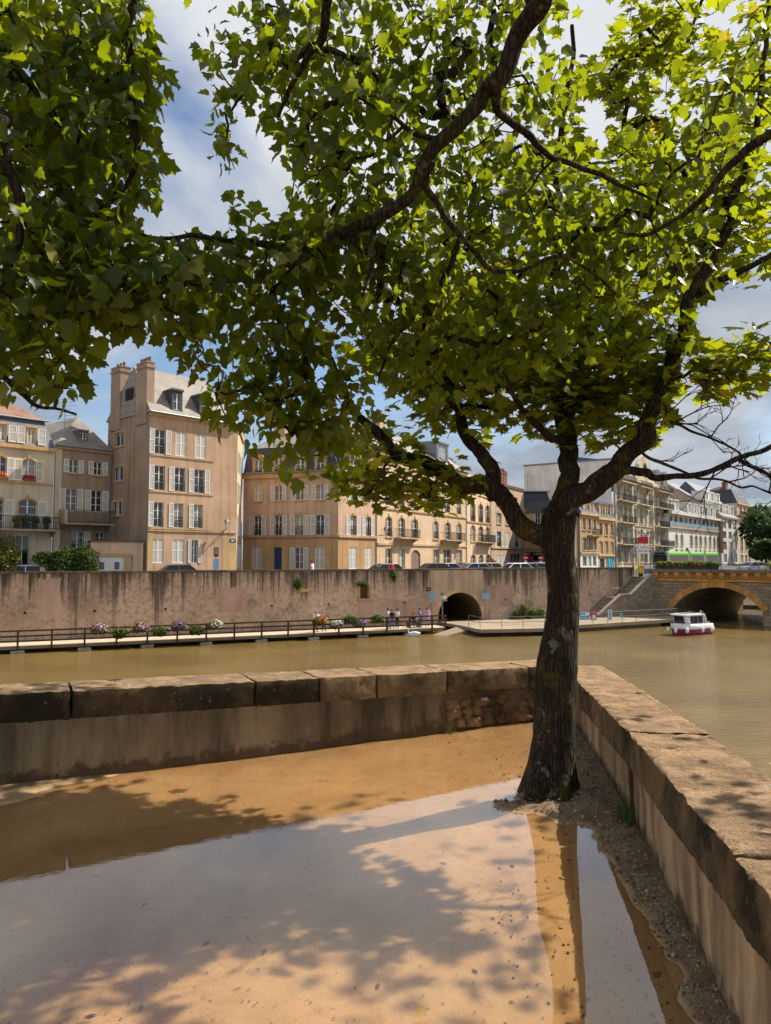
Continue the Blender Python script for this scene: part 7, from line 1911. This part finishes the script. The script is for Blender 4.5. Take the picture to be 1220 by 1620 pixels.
def shell(levels, deck=False):
    """round-bilged hull: half widths along the length, each level z, fullness, bow rake"""
    xs = [-2.3, -2.22, -2.05, -1.75, -1.3, -.7, 0, .8, 1.6, 2.1, 2.2]; mb = MB(); rows = []
    for z, k, rake in levels:
        row = []
        for x in xs:
            t_ = max(0, (-x - .3) / 2.0); w = k * 1.02 * max(0.02, 1 - t_ ** 2.3) * (1 - .10 * max(0, (x - .5) / 1.7) ** 2) * (.93 if x > 2.15 else 1)
            row.append((x - rake * t_ ** 1.5, w, z + .10 * t_ ** 2 * (z > .4)))
        rows.append(row)
    n = len(xs); 
    for row in rows: mb.v += [(x, -w, z) for x, w, z in row] + [(x, w, z) for x, w, z in row]
    for r in range(len(rows) - 1):
        for i in range(n - 1):
            a, c = r * 2 * n + i, (r + 1) * 2 * n + i
            mb.f += [(a, a + 1, c + 1, c), (a + n + 1, a + n, c + n, c + n + 1)]; mb.m += [0, 0]
        a, c = r * 2 * n + n - 1, (r + 1) * 2 * n + n - 1; mb.f.append((a, a + n, c + n, c)); mb.m.append(0)
        a, c = r * 2 * n, (r + 1) * 2 * n; mb.f.append((a + n, a, c, c + n)); mb.m.append(0)
    if deck:
        r = (len(rows) - 1) * 2 * n
        for i in range(n - 1): mb.f.append((r + i, r + i + 1, r + n + i + 1, r + n + i)); mb.m.append(0)
    return mb
shell([(-.25, .55, -.25), (-.05, .80, -.15), (.2, .93, -.05), (.52, 1.0, .06)]).obj('hull', plum, bt, True)
shell([(.52, 1.02, .06), (.60, 1.04, .08), (.86, 1.0, .16), (.93, .95, .16)], True).obj('topsides', gel, bt, True)
MB().box(1.15, 2.05, -.72, .72, .935, .95).obj('cockpit_floor', M['concrete'], bt)
mb = MB(); mb.tube([(-.9, -.9, 1.0), (-1.7, -.62, 1.22), (-2.25, -.12, 1.3), (-2.25, .12, 1.3), (-1.7, .62, 1.22), (-.9, .9, 1.0)], .018, 5)
for x, y in ((-1.7, -.62), (-2.22, 0), (-1.7, .62)): mb.tube([(x, y, .9), (x, y, 1.24)], .016, 5)
mb.obj('bow_rail', M['grey_metal'], bt)
cab = hull(.93, 1.72, 1.0, .90, [(-1.28, .60), (-1.15, .72), (-.8, .78), (.5, .80), (.95, .78)]).obj('cabin', gel, bt)
for sy in (-1, 1):
    for x0, x1 in ((-.78, -.42), (-.36, .16), (.22, .86)): MB().add([(x0, sy * .805, 1.02), (x1, sy * .805, 1.02), (x1, sy * .745, 1.64), (x0, sy * .745, 1.64)], [(0, 1, 2, 3)]).obj('cabin_window', M['dark_glass'], cab)
MB().add([(-1.31, -.56, 1.02), (-1.31, .56, 1.02), (-1.41, .50, 1.66), (-1.41, -.50, 1.66)], [(3, 2, 1, 0)]).obj('windscreen', M['dark_glass'], cab)
mb = MB(); mb.extz([(-1.72, -.5), (-1.6, -.78), (-1.3, -.88), (1.0, -.88), (1.18, -.8), (1.18, .8), (1.0, .88), (-1.3, .88), (-1.6, .78), (-1.72, .5)], 1.72, 1.79); mb.extz([(-1.5, -.5), (-1.2, -.66), (.9, -.66), (.9, .66), (-1.2, .66), (-1.5, .5)], 1.79, 1.86); mb.obj('roof', gel, bt); MB().box(-1.0, .5, -.4, .4, 1.87, 1.9).obj('solar_panel', M['slate_blue'], bt)
for sy in (-1, 1): MB().tube([(1.1, sy * .86, .98), (1.05, sy * .84, 1.72)], .03, 6).obj('roof_post', gel, bt)
MB().tube([(.1, 0, 1.87), (.35, .25, 2.02), (.5, -.2, 1.98)], .03, 6).obj('mast', M['grey_metal'], bt)
for x, y in ((-2.3, -.35), (-1.5, -.92), (.35, -1.1), (1.6, -1.08), (2.2, -.8), (-2.3, .4), (.4, 1.1)): MB().lathe([(0, .2), (.14, .28), (.16, .5), (.1, .64), (.02, .7)], 10, (x, y)).obj('fender', gel, bt, True)
MB().box(1.6, 2.75, -.12, .12, .95, 1.02).obj('boarding_plank', M['concrete'], bt)

# ------------------------------------------------------------------ people
def skin_mesh(verts, edges, radii, root=0):
    me = bpy.data.meshes.new('tmp_body'); me.from_pydata(verts, edges, []); ob = bpy.data.objects.new('tmp_body', me); COL.objects.link(ob)
    md = ob.modifiers.new('skin', 'SKIN'); md.use_smooth_shade = True
    if not me.skin_vertices: me.skin_vertices.new() if hasattr(me.skin_vertices, 'new') else None
    return me, ob
def person(label, P, rz, shirt, trousers, hairc, pose='stand', h=1.72, skirt=False):
    """one continuous lofted body: torso, tapering limbs, hands with fingers; hair as a child"""
    k = h / 1.72; J = {}
    lean = .10 if pose == 'lean' else 0.0; sit = pose == 'sit'; zp = .48 if sit else .93
    J['pel'] = (0, 0, zp); J['che'] = (0, -lean * .6, zp + .42); J['nec'] = (0, -lean, zp + .56); J['hed'] = (0, -lean * 1.2 - .01, zp + .70)
    V, E, R_ = [], [], []
    def ad(p, r, par=None):
        V.append(Vector(p) * k); R_.append(r * k); 
        if par is not None: E.append((par, len(V) - 1))
        return len(V) - 1
    pel = ad(J['pel'], (.155)); wai = ad((0, -lean * .3, zp + .2), .135, pel); che = ad(J['che'], .16, wai); nec = ad(J['nec'], .06, che); h0 = ad((0, J['hed'][1], zp + .64), .085, nec); h1 = ad(J['hed'], .105, h0); ad((0, J['hed'][1], zp + .79), .085, h1)
    for s_ in (-1, 1):
        hip = ad((s_ * .10, 0, zp - .06), .11, pel)
        if sit: kn = ad((s_ * .12, -.42, zp - .02), .075, hip); an = ad((s_ * .12, -.44, .08), .048, kn)
        else:
            st_ = {'walk': .16 * s_}.get(pose, .02 * s_); kn = ad((s_ * .105, -st_ * .5 - .02, .49), .072, hip); an = ad((s_ * .11, -st_, .08), .046, kn)
        ft = ad((s_ * .12, V[an].y / k - .14, .035), .04, an)
        shd = ad((s_ * .19, J['che'][1], zp + .46), .075, che)
        if pose == 'lean': el_ = ad((s_ * .25, -.22, zp + .24), .05, shd); wr = ad((s_ * .16, -.42, zp + .20), .034, el_); fd = Vector((0, -1, -.25))
        elif pose == 'phone': el_ = ad((s_ * .24, -.06, zp + .19), .05, shd); wr = ad((s_ * .08, -.28, zp + .30), .034, el_); fd = Vector((-s_ * .4, -.7, .3))
        elif sit: el_ = ad((s_ * .24, -.04, zp + .2), .05, shd); wr = ad((s_ * .15, -.28, zp + .12), .034, el_); fd = Vector((0, -1, -.2))
        else: el_ = ad((s_ * .25, .02, zp + .2), .05, shd); wr = ad((s_ * .27, -.06 - .06 * s_ * (pose == 'walk'), zp - .04), .034, el_); fd = Vector((0, -.25, -1))
        fd.normalize(); w0 = V[wr] / k; sd_ = fd.cross(Vector((s_, 0, .01))).normalized(); pal = ad(w0 + fd * .08, .032, wr)
        for q in range(4): f1 = ad(w0 + fd * .14 + sd_ * (q - 1.5) * .021, .0095, pal); ad(w0 + fd * (.185 + .01 * (q in (1, 2))) + sd_ * (q - 1.5) * .022 + Vector((-s_ * .012, 0, 0)), .008, f1)
        t1 = ad(w0 + fd * .06 + sd_ * -.045, .011, wr); ad(w0 + fd * .10 + sd_ * -.06, .009, t1)
    me = bpy.data.meshes.new('person_body'); me.from_pydata([tuple(v) for v in V], E, []); ob = bpy.data.objects.new('tmp_body', me); COL.objects.link(ob)
    bpy.context.view_layer.objects.active = ob
    ob.modifiers.new('skin', 'SKIN'); sl_ = me.skin_vertices[0].data
    for i, r in enumerate(R_): sl_[i].radius = (r, r * (.72 if i in (0, 1, 2) else 1)); sl_[i].use_root = (i == 0)
    sb_ = ob.modifiers.new('sub', 'SUBSURF'); sb_.levels = 1; sb_.render_levels = 1
    bm_ = bpy.data.meshes.new_from_object(ob.evaluated_get(bpy.context.evaluated_depsgraph_get())); bpy.data.objects.remove(ob)
    bm_.name = 'body'; bm_.materials.clear()
    for m_ in (M['skin'], shirt, trousers, M['black']): bm_.materials.append(m_)
    for pg in bm_.polygons:
        c = pg.center / k; arm = abs(c.x) > .205 and c.z > zp - .12 or (pose in ('lean', 'phone', 'sit') and c.y < -.17 and c.z > zp + .06)
        if c.z > zp + .525: mi = 0
        elif c.z < .075: mi = 3
        elif arm: mi = 1 if c.z > zp + .30 and c.y > -.2 else 0
        elif c.z > zp + .02: mi = 1
        else: mi = 2
        pg.material_index = mi; pg.use_smooth = True
    o = thing('person', label, 'person', P, rz); link('body', bm_, o)
    hy = J['hed'][1]; mb = MB(); mb.ball((0, (hy + .025) * k, (zp + .755) * k), (.112 * k, .118 * k, .10 * k), 12, 8)
    if hairc[1]: mb.ball((0, (hy + .08) * k, (zp + .62) * k), (.10 * k, .05 * k, .16 * k), 10, 7)
    mb.obj('hair', hairc[0], o, True)
    mb = MB(); mb.extr([(-.012 * k, (zp + .685) * k), (.012 * k, (zp + .685) * k), (0, (zp + .73) * k)], (hy - .125) * k, (hy - .09) * k); mb.obj('nose', M['skin'], o)
    if skirt: MB().lathe([(.17 * k, (zp + .05) * k), (.24 * k, .45 * k), (.22 * k, .45 * k)], 14).obj('skirt', trousers, o, True)
    return o
C = {n: plain('cloth_' + n, lin(*c), .85, .12, 6) for n, c in dict(white=(226, 226, 232), red=(200, 36, 60), navy=(40, 46, 70), denim=(92, 112, 150), grey=(110, 108, 112), black=(38, 36, 40), lilac=(190, 166, 204), teal=(60, 110, 120), pale=(196, 178, 200), khaki=(120, 110, 92), blue=(96, 120, 170)).items()}
hd_, hl_ = (M['hair'], False), (M['hair'], True); hg_ = (plain('hair_grey', lin(150, 140, 130), .6), False)
def bwp(px, off=.6, z=Z_DECK): return qw(qs(px, off, 985), off, z)
QF = Q_ANG   # facing the river (local -y)
person('person in a white shirt leaning on the boardwalk rail behind the orange flower box', bwp(500, .55), QF, C['white'], C['khaki'], hg_, 'lean', 1.78)
person('person in grey turned sideways right beside the man in white', bwp(512, .9), QF + 1.3, C['grey'], C['black'], hg_, 'walk', 1.66)
person('person in a pale top and jeans, left of the three friends on the boardwalk', bwp(614.5, .9), QF + .8, C['pale'], C['denim'], hd_, 'phone', 1.76)
person('person in a dark top and blue jeans, middle of the three friends', bwp(620.5, .55), QF - .3, C['black'], C['blue'], hl_, 'stand', 1.70)
person('person in a white top and black trousers, right of the three friends', bwp(628.5, .6), QF - .9, C['white'], C['black'], hl_, 'phone', 1.74)
bn = thing('bench', 'dark wooden bench on the boardwalk right of the three friends', 'bench', bwp(654, 1.3), QF); MB().box(-.7, .7, -.22, .22, .40, .46).obj('seat', M['brown_wood'], bn)
for x in (-.55, .55): MB().box(x - .05, x + .05, -.2, .2, 0, .40).obj('leg', M['brown_wood'], bn)
person('person in dark clothes sitting on the boardwalk bench', bwp(654, 1.34), QF, C['navy'], C['black'], hl_, 'sit', 1.68)
person('person in a blue top standing at the rail right of the bench', bwp(664.5, .7), QF + .5, C['blue'], C['teal'], hd_, 'stand', 1.70)
person('person in a lilac blouse and skirt at the right end of the boardwalk', bwp(676, .8), QF - .4, C['lilac'], C['lilac'], hd_, 'lean', 1.74, True)
person('person in a bright red top walking on the street above the quay wall', street_pt(619.5, 69.5), .4, C['red'], C['navy'], hd_, 'walk', 1.72)
person('person in a white top carrying a dark bag on the street above the wall', street_pt(494.5, 66.2), 1.2, C['white'], C['black'], hd_, 'walk', 1.78)
Rb = lambda x, y, z: Vector(P_bt) + Vector((x * math.cos(math.radians(30)) - y * math.sin(math.radians(30)), x * math.sin(math.radians(30)) + y * math.cos(math.radians(30)), z))
P_bt = on_z(1091, 1003, Z_RIVER)
person('person in white sitting at the stern of the launch', Rb(1.75, .1, .95 - .25), math.radians(30) - 1.2, C['white'], C['white'], hg_, 'sit', 1.70)
person('person in pale lilac seated by the cabin door of the launch', Rb(1.38, -.4, .95 - .25), math.radians(30) - .6, C['pale'], C['grey'], hd_, 'sit', 1.62)
# swan and duck
P = on_z(654, 1006.5, Z_RIVER); sw = thing('swan', 'white swan with tucked neck on the water beside the boardwalk end', 'bird', P, math.radians(160))
mb = MB(); mb.tube([(-.62, 0, .20), (-.45, 0, .17), (-.2, 0, .15), (.1, 0, .14), (.34, 0, .15), (.44, 0, .2)], [.02, .13, .24, .26, .18, .06], 12)
mb.tube([(.34, 0, .2), (.46, 0, .36), (.44, 0, .54), (.34, 0, .62), (.30, 0, .55)], [.085, .06, .05, .055, .03], 10); mb.obj('body', C['white'], sw, True)
mb = MB()
for s_ in (-1, 1): mb.tube([(.22, s_ * .16, .22), (-.1, s_ * .2, .3), (-.5, s_ * .1, .28), (-.66, s_ * .04, .26)], [.05, .12, .09, .02], 8)
mb.obj('wings', C['white'], sw, True); MB().tube([(.30, 0, .57), (.26, 0, .50)], [.025, .01], 6).obj('bill', plain('bill_orange', lin(220, 120, 50), .5), sw)
P = on_z(690, 1001, -5.36); dk = thing('duck', 'small dark duck standing at the foot of the ramp', 'bird', P, 0.3)
mb = MB(); mb.tube([(-.24, 0, .22), (-.1, 0, .2), (.1, 0, .21), (.18, 0, .27)], [.02, .1, .1, .04], 10); mb.tube([(.15, 0, .26), (.2, 0, .36), (.24, 0, .38)], [.045, .04, .03], 8); mb.obj('body', C['khaki'], dk, True); MB().tube([(.25, 0, .38), (.32, 0, .365)], [.02, .012], 6).obj('bill', M['yellow'], dk); MB().tube([(0, -.04, 0), (0, -.04, .14)], .012, 5).obj('leg', M['yellow'], dk); MB().tube([(0, .04, 0), (0, .04, .14)], .012, 5).obj('leg', M['yellow'], dk)
